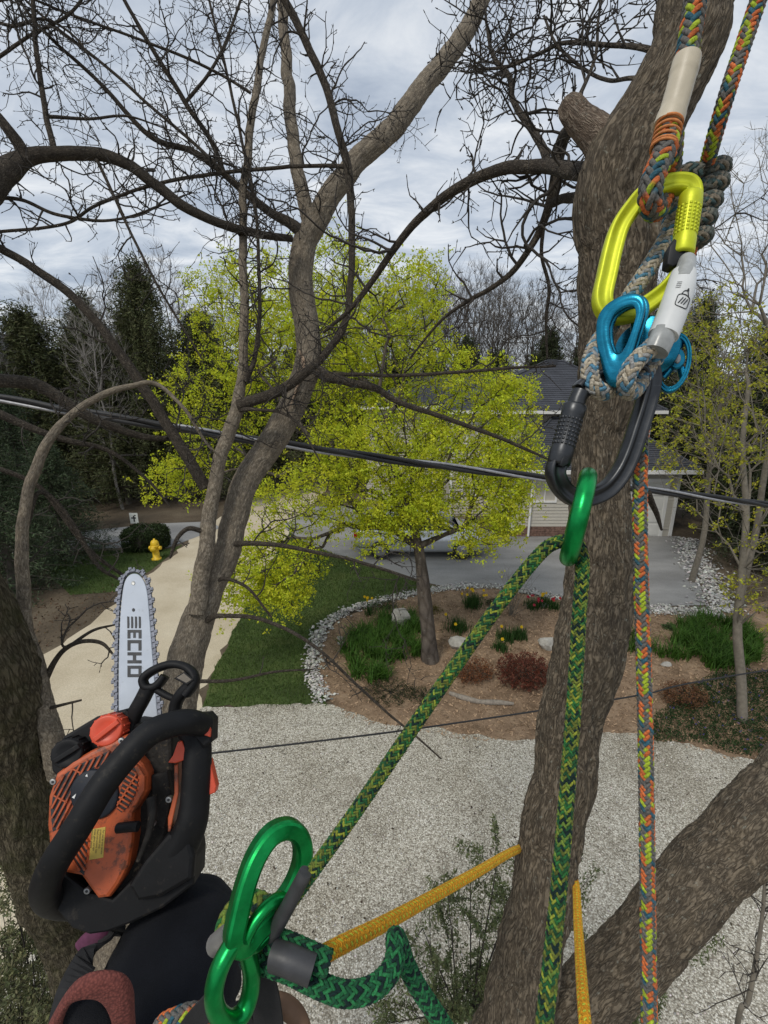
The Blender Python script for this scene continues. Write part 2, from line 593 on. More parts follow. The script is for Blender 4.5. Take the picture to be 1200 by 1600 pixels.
M['rope'] = attr_mat('rope', 0.9, 700, 0.5, 0.8, 0.0008, 0.04)
M['stone'] = attr_mat('stone', 0.85, 40, 0.3, 0.5, 0.004, 0)
M['petal'] = attr_mat('petal', 0.6, 40, 0.1, 0, sheen=0, trans=0.3)
M['boulder'] = simple('boulder', (0.34, 0.325, 0.29), 0.9, var=0.35, scale=7, bump=0.8, bscale=22, bdist=0.03)

def gravel_mat():
    m, nt, b, o = nmat('gravel')
    v = coords(nt)
    c1 = voro(nt, v, 62, 'F1', 'Color'); d1 = voro(nt, v, 62, 'F1')
    sp = N(nt, 'ShaderNodeSeparateColor'); nt.links.new(c1, sp.inputs[0])
    base = ramp(nt, sp.outputs[0], [(0.0, (0.21, 0.19, 0.15)), (0.35, (0.42, 0.395, 0.335)), (0.75, (0.58, 0.555, 0.485)), (1.0, (0.80, 0.78, 0.71))])
    gap = ramp(nt, d1, [(0.35, (1, 1, 1)), (0.8, (0.55, 0.52, 0.48))])
    c = mixc(nt, 1.0, base, gap, 'MULTIPLY')
    big = ramp(nt, noise(nt, v, 0.55, 5, 0.6), [(0.3, (0.70, 0.67, 0.61)), (0.52, (1.0, 0.99, 0.96)), (0.75, (1.12, 1.12, 1.12))])
    c = mixc(nt, 1.0, c, big, 'MULTIPLY')
    dirt = ramp(nt, noise(nt, v, 3.2, 6, 0.7), [(0.57, (0, 0, 0)), (0.70, (0.6,) * 3)])
    c = mixc(nt, dirt, c, (0.15, 0.125, 0.09))
    nt.links.new(c, b.inputs['Base Color']); b.inputs['Roughness'].default_value = 0.95
    bumpn(nt, b, d1, 0.9, -0.012)
    return m
M['gravel'] = gravel_mat()

def soil_mat(name, cols, s1, s2, bump=0.5, bd=0.01, streak=None, fine=60):
    m, nt, b, o = nmat(name)
    v = coords(nt, streak or (1, 1, 1))
    v0 = coords(nt)
    f = noise(nt, v, s1, 6, 0.62)
    c = ramp(nt, f, [(0.3, cols[0]), (0.5, cols[1]), (0.72, cols[2])])
    k = ramp(nt, noise(nt, v0, s2, 5, 0.7), [(0.25, (0.70,) * 3), (0.75, (1.25,) * 3)])
    c = mixc(nt, 1.0, c, k, 'MULTIPLY')
    nt.links.new(c, b.inputs['Base Color']); b.inputs['Roughness'].default_value = 0.95
    b.inputs['Specular IOR Level'].default_value = 0.2
    bumpn(nt, b, noise(nt, v0, fine, 5, 0.7), bump, bd)
    return m
M['road'] = soil_mat('road', [(0.43, 0.36, 0.25), (0.54, 0.465, 0.34), (0.63, 0.56, 0.43)], 0.5, 40, 0.4, 0.01, None, 70)
M['asphalt'] = soil_mat('asphalt', [(0.17, 0.165, 0.155), (0.25, 0.245, 0.235), (0.34, 0.335, 0.32)], 0.5, 55, 0.3, 0.005, (0.5, 1.4, 1), 90)
M['street'] = soil_mat('street', [(0.18, 0.18, 0.18), (0.27, 0.27, 0.265), (0.38, 0.375, 0.36)], 0.4, 30, 0.3, 0.005, (0.25, 1.6, 1), 60)
M['mulch'] = soil_mat('mulch', [(0.135, 0.09, 0.055), (0.245, 0.168, 0.108), (0.34, 0.245, 0.16)], 2.2, 45, 1.0, 0.02, None, 45)
M['dirt'] = soil_mat('dirt', [(0.06, 0.047, 0.032), (0.11, 0.085, 0.058), (0.16, 0.13, 0.09)], 0.7, 14, 0.8, 0.03, None, 18)
M['turf'] = soil_mat('turf', [(0.042, 0.06, 0.02), (0.066, 0.098, 0.028), (0.11, 0.13, 0.042)], 0.9, 26, 0.9, 0.02, None, 40)

# ------------------------------------------------------------------ the ground
def sheet(name, pts, z, mat, kind='structure', label=None):
    g = Geo()
    P = np.asarray(pts, float)
    V = np.c_[P[:, :2], np.full(len(P), z)]
    a = np.sum(P[:, 0] * np.roll(P[:, 1], -1) - np.roll(P[:, 0], -1) * P[:, 1])
    if a < 0:
        V = V[::-1]
    g.add(V, [tuple(range(len(V)))])
    o = part(name, g, mat, None, False, loc=A(0, 0, 0))
    o['kind'] = kind
    if label: o['label'] = label
    return o

def gp(pix, n=0, jit=0.0):
    P = np.array([G(x, y)[:2] for x, y in pix])
    if n:
        P = closed_spline(P, n)
    if jit:
        P = P + (np.c_[fbm(np.c_[P * 2.5, P[:, :1] * 0], 3, 3), fbm(np.c_[P * 2.5, P[:, :1] * 0], 3, 8)] - 0.5) * jit * 2
    return P

def inside(poly, P):
    x, y = P[:, 0], P[:, 1]
    r = np.zeros(len(P), bool)
    j = len(poly) - 1
    for i in range(len(poly)):
        xi, yi = poly[i]; xj, yj = poly[j]
        c = ((yi > y) != (yj > y)) & (x < (xj - xi) * (y - yi) / (yj - yi + 1e-12) + xi)
        r ^= c; j = i
    return r

def scatter(poly, n):
    lo, hi = poly.min(0), poly.max(0)
    P = RNG.uniform(lo, hi, (n, 2))
    return P[inside(poly, P)]

g = Geo(); g.add([(-500, -300, 0), (500, -300, 0), (500, 900, 0), (-500, 900, 0)], [(0, 1, 2, 3)])
tag(part('ground', g, M['dirt'], None, False, loc=A(0, 0, 0)), 'brown leaf-strewn woodland ground', kind='structure')

road_pix = [(-160, 1500), (-60, 1130), (40, 1045), (165, 955), (240, 893), (292, 850), (335, 815), (430, 762), (530, 712), (575, 690), (640, 690), (560, 722), (500, 775), (455, 830), (420, 890), (380, 965), (335, 1050), (318, 1110), (420, 1300), (100, 1700)]
sheet('dirt_road', gp(road_pix, 160, 0.25), 0.004, M['road'], label='pale sandy drive curving away behind the chainsaw')
street_pix = [(-200, 905), (60, 868), (160, 857), (262, 856), (300, 842), (345, 825), (330, 815), (250, 818), (150, 828), (-200, 850)]
sheet('street', gp(street_pix), 0.008, M['street'], label='grey asphalt street beyond the hydrant')
drive_pix = [(700, 918), (640, 905), (560, 880), (480, 850), (440, 822), (490, 792), (560, 790), (640, 800), (800, 838), (1062, 838), (1086, 890), (1104, 946), (1000, 948), (900, 940), (790, 922)]
drive_poly = gp(drive_pix)
sheet('driveway', drive_poly, 0.012, M['asphalt'], label='grey asphalt driveway in front of the garage')
lawn_pix = [(314, 1104), (334, 1050), (374, 968), (416, 890), (452, 832), (485, 851), (560, 881), (640, 907), (690, 919), (600, 938), (545, 956), (510, 978), (494, 1005), (490, 1040), (496, 1070), (512, 1104), (430, 1108)]
lawn_poly = gp(lawn_pix)
def ragged(P, step=0.12, amp=0.10):
    Q = []
    for a, b in zip(P, np.roll(P, -1, 0)):
        n = max(1, int(np.linalg.norm(b - a) / step))
        Q += [a + (b - a) * k / n for k in range(n)]
    Q = np.array(Q); z = Q[:, :1] * 0
    return Q + (np.c_[fbm(np.c_[Q * 3.7, z], 3, 3), fbm(np.c_[Q * 3.7, z], 3, 8)] - 0.5) * 2 * amp
lawn_poly = ragged(lawn_poly)
sheet('lawn', lawn_poly, 0.010, M['turf'], label='short green lawn between the drive and the garden bed')
verge_poly = gp([(262, 858), (150, 862), (60, 880), (110, 930), (180, 925), (235, 892), (285, 852)])
sheet('verge', verge_poly, 0.009, M['turf'], label='dark grass verge round the hydrant')
bed_pix = [(497, 1040), (502, 1006), (520, 980), (550, 960), (604, 942), (690, 923), (760, 918), (860, 936), (960, 950), (1110, 955), (1300, 930), (1500, 1000), (1500, 1230), (1200, 1195), (1080, 1170), (960, 1150), (850, 1165), (740, 1155), (640, 1148), (560, 1130), (510, 1095)]
bed_poly = gp(bed_pix, 130, 0.15)
sheet('garden_bed', bed_poly, 0.014, M['mulch'], label='island bed of brown wood-chip mulch')
gravel_pix = [(316, 1104), (420, 1104), (510, 1100), (580, 1128), (700, 1142), (850, 1158), (960, 1145), (1080, 1165), (1200, 1190), (1500, 1230)]
gp0 = spline(gp(gravel_pix), 90)
gp0 = gp0 + (np.c_[fbm(np.c_[gp0 * 3, gp0[:, :1] * 0], 3, 5), fbm(np.c_[gp0 * 3, gp0[:, :1] * 0], 3, 6)] - 0.5) * 0.3
gravel_poly = np.vstack([gp0, [[14, 0], [14, -14], [-12, -14], [-6, 0], [-3.9, 3.3], [-3.5, 5.2]]])
sheet('gravel_yard', gravel_poly, 0.020, M['gravel'], label='pale crushed gravel yard below the tree')

def octa(geo, P, r, col, squash=0.7):
    """small angular stones"""
    k = len(P)
    d = np.array([(1, 0, 0), (-1, 0, 0), (0, 1, 0), (0, -1, 0), (0, 0, 1), (0, 0, -1)], float)
    X = d[None] * RNG.uniform(0.6, 1.35, (k, 6, 1)) * np.asarray(r)[:, None, None]
    a = RNG.uniform(0, 6.28, k); ca, sa = np.cos(a)[:, None], np.sin(a)[:, None]
    x = X[..., 0] * ca - X[..., 1] * sa; y = X[..., 0] * sa + X[..., 1] * ca
    t = RNG.uniform(-0.5, 0.5, k)[:, None]
    z = X[..., 2] * squash + x * t
    X = np.stack([x, y, z], -1) + P[:, None]
    f = np.array([(0, 2, 4), (2, 1, 4), (1, 3, 4), (3, 0, 4), (2, 0, 5), (1, 2, 5), (3, 1, 5), (0, 3, 5)])
    Q = (np.arange(k)[:, None, None] * 6 + f[None]).reshape(-1, 3)
    geo.add(X.reshape(-1, 3), Q, np.repeat(col, 6, 0))
    return geo

def grey_cols(n, lo, hi, warm=(1, 0.97, 0.9)):
    return RNG.uniform(lo, hi, (n, 1)) * np.array(warm)[None] * RNG.uniform(0.93, 1.05, (n, 3))

vis = gp([(300, 1100), (1220, 1100), (1220, 1640), (-40, 1640), (-40, 1380), (310, 1380)])
P = scatter(gravel_poly, 90000)
P = P[inside(vis, P)][:27000]
g = Geo()
octa(g, np.c_[P, np.full(len(P), 0.024)], RNG.uniform(0.005, 0.014, len(P)), grey_cols(len(P), 0.22, 0.78, (1, 0.955, 0.86)), 0.6)
tag(part('gravel_stones', g, M['stone'], None, False, loc=A(0, 0, 0)), 'loose pale stones strewn over the gravel yard', 'gravel', kind='stuff')

P = scatter(bed_poly, 40000)
P = P[(P[:, 1] < 12.5) & (P[:, 0] < 9)][:22000]
g = Geo(); k = len(P)
c3 = np.c_[P, RNG.uniform(0.016, 0.04, k)]
a = unit(RNG.normal(size=(k, 3)) * A(1, 1, 0.3)); b = unit(np.cross(a, RNG.normal(size=(k, 3)) * A(0.4, 0.4, 1)))
s = RNG.uniform(0.012, 0.035, (k, 1))
X = np.stack([c3 - a * s - b * s * 0.3, c3 + a * s - b * s * 0.3, c3 + a * s + b * s * 0.3, c3 - a * s + b * s * 0.3], 1)
cc = RNG.uniform(0.5, 1.5, (k, 1)) * A(0.32, 0.22, 0.138)
g.add(X.reshape(-1, 3), np.arange(k * 4).reshape(-1, 4), np.repeat(cc, 4, 0))
tag(part('mulch_chips', g, M['stone'], None, False, loc=A(0, 0, 0)), 'loose brown wood chips covering the garden bed', 'mulch', kind='stuff')

def blades(geo, P, h, w, lean=0.35, cols=None, z0=0.01, n=3, droop=0.0, dirs=None):
    """grass or strap leaves: narrow tapering strips"""
    k = len(P)
    h = np.broadcast_to(np.asarray(h, float), (k,)); w = np.broadcast_to(np.asarray(w, float), (k,))
    a = RNG.uniform(0, 6.28, k) if dirs is None else dirs
    d = np.c_[np.cos(a), np.sin(a), np.zeros(k)]
    side = np.c_[-np.sin(a), np.cos(a), np.zeros(k)]
    ln = lean * RNG.uniform(0.3, 1.4, k)
    X = []
    for i in range(n):
        t = i / (n - 1)
        c = np.c_[P, np.full(k, z0)] + d * (ln * h * t ** 1.6)[:, None] + A(0, 0, 1) * (h * (t - droop * t * t))[:, None]
        ww = (w * (1 - t) ** 0.7 + 0.0005)[:, None]
        X += [c - side * ww, c + side * ww]
    X = np.stack(X, 1)
    q = np.array([(2 * i, 2 * i + 1, 2 * i + 3, 2 * i + 2) for i in range(n - 1)])
    Q = (np.arange(k)[:, None, None] * 2 * n + q[None]).reshape(-1, 4)
    geo.add(X.reshape(-1, 3), Q, np.repeat(cols, 2 * n, 0))
    return geo

def gcols(n, base, v=0.35):
    return np.asarray(base)[None] * RNG.uniform(1 - v, 1 + v, (n, 1)) * RNG.uniform(0.9, 1.1, (n, 3))

P = np.vstack([scatter(lawn_poly, 70000)[:42000], scatter(verge_poly, 30000)[:9000]])
g = Geo(); blades(g, P, RNG.uniform(0.03, 0.07, len(P)), 0.006, 0.6, gcols(len(P), (0.08, 0.13, 0.028), 0.5), n=2)
tag(part('lawn_grass', g, M['leaf'], None, False, loc=A(0, 0, 0)), 'short dark green grass blades of the lawn', 'grass', kind='stuff')

# fallen leaves and litter under the trees on the left and right
P = np.vstack([scatter(gp([(-150, 1060), (40, 1040), (170, 950), (235, 897), (120, 930), (-200, 960)]), 5000)[:1500],
               scatter(gp([(1120, 850), (1250, 850), (1400, 960), (1160, 960)]), 6000)[:2000]])
g = Geo(); leaves(g, np.c_[P, np.full(len(P), 0.02)], 1, 0.01, 0.035, 0.5, lambda c, n: gcols(len(c), (0.15, 0.10, 0.06), 0.5))
tag(part('leaf_litter', g, M['leaf'], None, False, loc=A(0, 0, 0)), 'dry brown leaf litter under the trees', 'leaf litter', kind='stuff')

P = scatter(gravel_poly, 9000); P = P[inside(vis, P)][:700]
g = Geo(); leaves(g, np.c_[P, np.full(len(P), 0.034)], 1, 0.004, 0.022, 0.45, lambda c, n: gcols(len(c), (0.085, 0.06, 0.038), 0.5))
tag(part('fallen_bits', g, M['leaf'], None, False, loc=A(0, 0, 0)), 'brown leaf bits scattered on the gravel', 'leaf litter', kind='stuff')
# white stone edging
def stone_band(path, width, n, lo, hi, name, label):
    C = spline(gp(path), 200)
    L = np.r_[0, np.cumsum(np.linalg.norm(np.diff(C, axis=0), axis=1))]
    s = RNG.uniform(0, L[-1], n)
    c = np.c_[np.interp(s, L, C[:, 0]), np.interp(s, L, C[:, 1])]
    t = np.gradient(C, axis=0); t = unit(t)
    tn = np.c_[np.interp(s, L, -t[:, 1]), np.interp(s, L, t[:, 0])]
    c = c + tn * (RNG.normal(size=(n, 1)) * width * 0.33)
    g = Geo()
    octa(g, np.c_[c, RNG.uniform(0.02, 0.06, n)], RNG.uniform(lo, hi, n), grey_cols(n, 0.16, 0.68), 0.65)
    tag(part(name, g, M['stone'], None, False, loc=A(0, 0, 0)), label, 'stones', kind='stuff')
stone_band([(508, 1098), (494, 1072), (488, 1040), (492, 1006), (510, 977), (545, 955), (600, 938), (650, 928), (700, 920), (760, 917), (820, 925), (875, 936)], 0.30, 2600, 0.016, 0.046, 'edging_stones', 'white stone edging curving round the garden bed')
stone_band([(1072, 842), (1085, 872), (1105, 905), (1122, 940), (1130, 958)], 0.80, 1900, 0.022, 0.06, 'border_stones', 'strip of white stones beside the driveway')
stone_band([(985, 949), (1040, 955), (1090, 957), (1130, 962)], 0.45, 800, 0.022, 0.055, 'border_stones', 'white stones along the near edge of the driveway')

# ------------------------------------------------------------------ the house
def shingle_mat():
    m, nt, b, o = nmat('shingle')
    v = coords(nt, (1, 1, 1))
    br = N(nt, 'ShaderNodeTexBrick', Scale=1.0); br.offset = 0.5
    br.inputs['Color1'].default_value = (0.040, 0.043, 0.052, 1); br.inputs['Color2'].default_value = (0.060, 0.064, 0.076, 1)
    br.inputs['Mortar'].default_value = (0.018, 0.019, 0.024, 1)
    br.inputs['Brick Width'].default_value = 0.35; br.inputs['Row Height'].default_value = 0.07; br.inputs['Mortar Size'].default_value = 0.008
    nt.links.new(v, br.inputs['Vector'])
    k = ramp(nt, noise(nt, v, 1.6, 5), [(0.3, (0.8,) * 3), (0.7, (1.25,) * 3)])
    nt.links.new(mixc(nt, 1.0, br.outputs['Color'], k, 'MULTIPLY'), b.inputs['Base Color'])
    b.inputs['Roughness'].default_value = 0.85
    bumpn(nt, b, br.outputs['Fac'], 0.5, -0.01)
    return m
M['shingle'] = shingle_mat()
M['siding'] = simple('siding', (0.46, 0.43, 0.37), 0.6, var=0.08, scale=1.5)
M['trim'] = simple('trim', (0.74, 0.73, 0.70), 0.5, var=0.05, scale=3)
M['garage'] = simple('garage', (0.66, 0.65, 0.61), 0.45, var=0.06, scale=3)
M['glass_dark'] = simple('glass_dark', (0.02, 0.025, 0.03), 0.08, var=0.2, scale=2, rvar=0.02)
M['brick'] = simple('brick', (0.17, 0.10, 0.075), 0.85, var=0.5, scale=9, bump=0.5, bscale=30, bdist=0.01)

HY, HY2 = 17.45, 20.3        # garage front and main block front
def siding_wall(parent, x0, x1, y, z0, z1, holes, axis='x', pitch=0.13):
    """lapped boards, each a sloping strip, cut round the openings"""
    g = Geo()
    z = z0
    while z < z1 - 0.02:
        t = min(z + pitch, z1)
        spans = [(x0, x1)]
        for hx0, hx1, hz0, hz1 in holes:
            if t > hz0 + 0.01 and z < hz1 - 0.01:
                ns = []
                for a, b in spans:
                    if hx0 > a: ns.append((a, min(b, hx0)))
                    if hx1 < b: ns.append((max(a, hx1), b))
                spans = [s for s in ns if s[1] - s[0] > 0.01]
        for a, b in spans:
            if axis == 'x':
                V = [(a, y - 0.028, z), (b, y - 0.028, z), (b, y - 0.006, t), (a, y - 0.006, t), (a, y, z), (b, y, z)]
            else:
                V = [(y + 0.028, a, z), (y + 0.028, b, z), (y + 0.006, b, t), (y + 0.006, a, t), (y, a, z), (y, b, z)]
            g.add(V, [(0, 1, 2, 3), (4, 5, 1, 0)])
        z = t
    return part('siding', g, M['siding'], parent, False, kind='stuff')

def window(parent, x0, x1, z0, z1, y):
    g = Geo()
    f = 0.07
    for b in ((x0 - f, x1 + f, z1, z1 + f), (x0 - f, x1 + f, z0 - f, z0), (x0 - f, x0, z0, z1), (x1, x1 + f, z0, z1)):
        box(g, b[0], b[1], y - 0.05, y + 0.03, b[2], b[3])
    fr = part('window', g, M['trim'], parent, False)
    g = Geo(); box(g, x0, x1, y + 0.015, y + 0.03, z0, z1); part('pane', g, M['glass_dark'], fr, False)
    g = Geo(); xm = (x0 + x1) / 2; box(g, xm - 0.02, xm + 0.02, y - 0.03, y + 0.014, z0, z1); part('mullion', g, M['trim'], fr, False)

house = thing('house', 'beige sided house with dark shingle roofs and a garage', 'house', (6, 20, 0))
GX0, GX1 = 4.95, 11.25
DX0, DX1 = 8.2, 10.75
win = [(5.75, 6.55, 1.45, 2.25)]
# inner walls behind the boards
g = Geo(); box(g, GX0, GX1, HY, 25.0, 0, 2.62)
part('wall', g, M['siding'], house, False)
siding_wall(house, GX0 + 0.12, DX0 - 0.12, HY - 0.004, 0.42, 2.55, [(a - 0.07, b + 0.07, c - 0.07, d + 0.07) for a, b, c, d in win])
siding_wall(house, DX1 + 0.12, GX1 - 0.12, HY - 0.004, 0.30, 2.55, [])
for a in win: window(house, *a, HY)
g = Geo()
for r_ in range(4):
    for c_ in range(14):
        x = GX0 + 0.02 + (c_ + (r_ % 2) * 0.5) * 0.225
        if x + 0.2 < DX0 - 0.14:
            box(g, x, x + 0.212, HY - 0.045, HY - 0.002, 0.02 + r_ * 0.1, 0.11 + r_ * 0.1)
part('brick_plinth', g, M['brick'], house, False, kind='stuff')
for x0, x1 in ((GX0, GX0 + 0.12), (GX1 - 0.12, GX1), (DX0 - 0.12, DX0), (DX1, DX1 + 0.12)):
    g = Geo(); box(g, x0, x1, HY - 0.06, HY - 0.003, 0.02, 2.56); part('corner_board', g, M['trim'], house, False)
g = Geo(); box(g, DX0 - 0.12, DX1 + 0.12, HY - 0.062, HY - 0.003, 2.2, 2.32); part('door_head', g, M['trim'], house, False)
g = Geo(); box(g, DX0, DX1, HY - 0.03, HY - 0.002, 0.02, 2.2)
gd = part('garage_door', g, M['garage'], house, False)
for i in range(4):
    for j in range(4):
        g = Geo(); w_ = (DX1 - DX0) / 4
        x0 = DX0 + j * w_ + 0.06; z0 = 0.08 + i * 0.53
        box(g, x0, x0 + w_ - 0.12, HY - 0.05, HY - 0.031, z0, z0 + 0.42)
        part('panel', g, M['garage'], gd, False)
# downspout
g = Geo(); tube(g, A(*[(5.62, HY - 0.12, z) for z in np.linspace(0.05, 2.5, 6)]).reshape(-1, 3), 0.045, 8)
part('downspout', g, M['trim'], house)

def hip_roof(name, x0, x1, y0, y1, z, ridge_z, rx0, rx1, ry, parent, th=0.16):
    """hip roof with eave overhang; ridge from rx0 to rx1 at depth ry"""
    g = Geo()
    e = [A(x0, y0, z), A(x1, y0, z), A(x1, y1, z), A(x0, y1, z)]
    r0, r1 = A(rx0, ry, ridge_z), A(rx1, ry, ridge_z)
    V = e + [r0, r1]
    dn = [v - A(0, 0, th) for v in e]
    V = np.array(V + dn)
    g.add(V, [(0, 1, 5, 4), (1, 2, 5), (2, 3, 4, 5), (3, 0, 4), (6, 7, 1, 0), (7, 8, 2, 1), (8, 9, 3, 2), (9, 6, 0, 3), (9, 8, 7, 6)])
    ro = part(name, g, M['shingle'], parent, False)
    # courses of shingles that stand proud as thin strips on the front slope
    g = Geo()
    n = 26
    for i in range(n):
        t = i / n; t2 = (i + 1) / n
        a = e[0] * (1 - t) + r0 * t; b = e[1] * (1 - t) + r1 * t
        c = e[1] * (1 - t2) + r1 * t2; d = e[0] * (1 - t2) + r0 * t2
        up = A(0, -0.3, 0.95)
        g.add([a + up * 0.022, b + up * 0.022, c + up * 0.004, d + up * 0.004, a, b], [(0, 1, 2, 3), (4, 5, 1, 0)])
    part('shingle_courses', g, M['shingle'], ro, False, kind='stuff')
    g = Geo()
    for a, b in ((e[0], r0), (e[1], r1), (r0, r1)):
        tube(g, np.array([a + A(0, 0, 0.03), (a + b) / 2 + A(0, 0, 0.03), b + A(0, 0, 0.03)]), 0.05, 6)
    part('ridge_cap', g, M['shingle'], ro)
    g = Geo(); box(g, x0, x1, y0 - 0.11, y0 - 0.003, z - 0.13, z + 0.0); part('gutter', g, M['trim'], ro, False)
    return ro
# main two-storey block
MX0, MX1 = 2.9, 11.4
g = Geo(); box(g, MX0, MX1, HY2, 28, 0, 4.6); part('wall', g, M['siding'], house, False)
siding_wall(house, MX0 + 0.1, MX1 - 0.1, HY2 - 0.004, 0.1, 4.55, [(3.43, 4.57, 0.93, 2.17), (3.53, 4.47, 3.23, 4.17)])
window(house, 3.5, 4.5, 1.0, 2.1, HY2)
window(house, 3.6, 4.4, 3.3, 4.1, HY2)
for x0, x1 in ((MX0, MX0 + 0.1), (MX1 - 0.1, MX1)):
    g = Geo(); box(g, x0, x1, HY2 - 0.06, HY2 - 0.003, 0.02, 4.58); part('corner_board', g, M['trim'], house, False)
hip_roof('main_roof', MX0 - 0.35, MX1 + 0.35, HY2 - 0.45, 28.5, 4.68, 6.75, 8.0, 8.9, 24.4, house)
hip_roof('wing_roof', -1.2, 6.4, HY2 + 2.2, 29.5, 4.7, 6.05, 2.0, 6.3, 26, house)
g = Geo(); box(g, -0.9, 2.8, HY2 + 2.6, 29, 0, 4.6); part('wall', g, M['siding'], house, False)
siding_wall(house, -0.85, 2.75, HY2 + 2.596, 0.1, 4.55, [])
hip_roof('garage_roof', GX0 - 0.4, GX1 + 0.45, HY - 0.45, HY2 + 1.0, 2.72, 4.35, GX0 + 2.1, GX1 - 1.6, HY2 - 0.3, house)
g = Geo(); box(g, 8.05, 8.45, 24.0, 24.35, 6.6, 6.86); part('roof_vent', g, M['shingle'], house, False)

# pale neighbour house at the left edge
nb = thing('house', 'white neighbouring house behind the conifers at the left edge', 'house', (-22, 24, 0))
g = Geo(); box(g, -30, -18.9, 24, 32, 0, 6.6); part('wall', g, M['trim'], nb, False)
hip_roof('roof', -30.4, -18.5, 23.6, 32.4, 6.7, 8.6, -27, -22, 28, nb)
for x in (-21.5, -24.5):
    window(nb, x, x + 1.2, 4.2, 5.6, 24.0)

# ------------------------------------------------------------------ the parked car
M['paint'] = simple('paint', (0.55, 0.57, 0.60), 0.25, 0.5, var=0.04, scale=2, coat=0.6, rvar=0.05)
M['rubber'] = simple('rubber', (0.02, 0.02, 0.02), 0.8, var=0.3, scale=20)
M['alloy'] = simple('alloy', (0.45, 0.45, 0.46), 0.3, 0.9, var=0.1)
M['red_lens'] = simple('red_lens', (0.45, 0.02, 0.015), 0.2, var=0.1)
M['clear_lens'] = simple('clear_lens', (0.7, 0.72, 0.74), 0.1, var=0.1)
CX, CY = 1.25, 15.9
car = thing('parked_car', 'silver car parked on the driveway behind the maple', 'car', (CX, CY, 0.012))
def loft(rows):
    """rows: list of (x, half width, [(y fraction, z)...]) closed rings"""
    g = Geo(); m = len(rows[0][1])
    X = np.array([[(x + CX, y + CY, z + 0.012) for y, z in ring] for x, ring in rows])
    g.add(X.reshape(-1, 3), grid_quads(len(rows), m))
    g.add(X[0], [tuple(range(m))[::-1]]); g.add(X[-1], [tuple(range(m))])
    return g
def cring(w, zb, zt, wt):
    return [(-w * 0.92, zb), (-w, zb + 0.12), (-w, (zb + zt) / 2), (-wt, zt - 0.05), (-wt * 0.93, zt), (wt * 0.93, zt), (wt, zt - 0.05), (w, (zb + zt) / 2), (w, zb + 0.12), (w * 0.92, zb)]
xs = [-2.28, -2.24, -2.05, -1.2, 0.0, 0.9, 1.5, 2.05, 2.25, 2.3]
zt = [0.75, 0.98, 1.03, 1.02, 1.0, 1.0, 0.96, 0.88, 0.75, 0.6]
zb = [0.42, 0.34, 0.28, 0.24, 0.24, 0.24, 0.24, 0.28, 0.32, 0.4]
wd = [0.74, 0.84, 0.89, 0.91, 0.91, 0.91, 0.90, 0.86, 0.76, 0.66]
part('body', loft([(x, cring(w, b, t, w * 0.94)) for x, t, b, w in zip(xs, zt, zb, wd)]), M['paint'], car)
part('greenhouse', loft([(x, cring(w, 0.93, t, w * 0.84)) for x, t, w in ((-2.1, 1.0, 0.74), (-1.75, 1.38, 0.76), (-1.0, 1.47, 0.78), (0.0, 1.48, 0.78), (0.45, 1.44, 0.78), (1.35, 0.98, 0.80))]), M['glass_dark'], car)
part('roof', loft([(x, [(-w, t - 0.03), (-w * 0.9, t + 0.02), (w * 0.9, t + 0.02), (w, t - 0.03)]) for x, t, w in ((-1.8, 1.37, 0.63), (-1.0, 1.475, 0.67), (0.0, 1.49, 0.68), (0.45, 1.45, 0.66))]), M['paint'], car)
for sx in (-1, 1):
    for px0, px1 in ((-1.85, -2.15), (-0.75, -0.72), (0.5, 1.36)):
        g = Geo(); tube(g, A((CX + px0, CY + sx * 0.655, 1.42), (CX + (px0 + px1) / 2, CY + sx * 0.73, 1.2), (CX + px1, CY + sx * 0.80, 0.97)).reshape(-1, 3), 0.035, 6)
        part('pillar', g, M['paint'], car)
    for wx in (-1.38, 1.42):
        g = Geo(); lathe(g, [(0.2, -0.1), (0.31, -0.11), (0.335, -0.05), (0.335, 0.05), (0.31, 0.11), (0.2, 0.1)], (CX + wx, CY + sx * 0.84, 0.347), 28, (0, 1, 0))
        wh = part('wheel', g, M['rubber'], car)
        g = Geo(); lathe(g, [(0.01, -0.115), (0.06, -0.118), (0.09, -0.1), (0.18, -0.108), (0.205, -0.1), (0.205, 0.1), (0.18, 0.108), (0.06, 0.118), (0.01, 0.115)], (CX + wx, CY + sx * 0.84, 0.347), 20, (0, 1, 0))
        part('rim', g, M['alloy'], wh)
    g = Geo(); box(g, CX - 2.27, CX - 2.06, CY + sx * 0.80 - 0.08, CY + sx * 0.80 + 0.09, 0.78, 0.96); part('tail_light', g, M['red_lens'], car, False)
    g = Geo(); box(g, CX + 2.05, CX + 2.25, CY + sx * 0.68 - 0.12, CY + sx * 0.68 + 0.1, 0.66, 0.80); part('headlight', g, M['clear_lens'], car, False)
    g = Geo(); box(g, CX + 0.95, CX + 1.1, CY + sx * 0.98 - 0.1, CY + sx * 0.98 + 0.06, 0.98, 1.1); part('mirror', g, M['paint'], car, False)

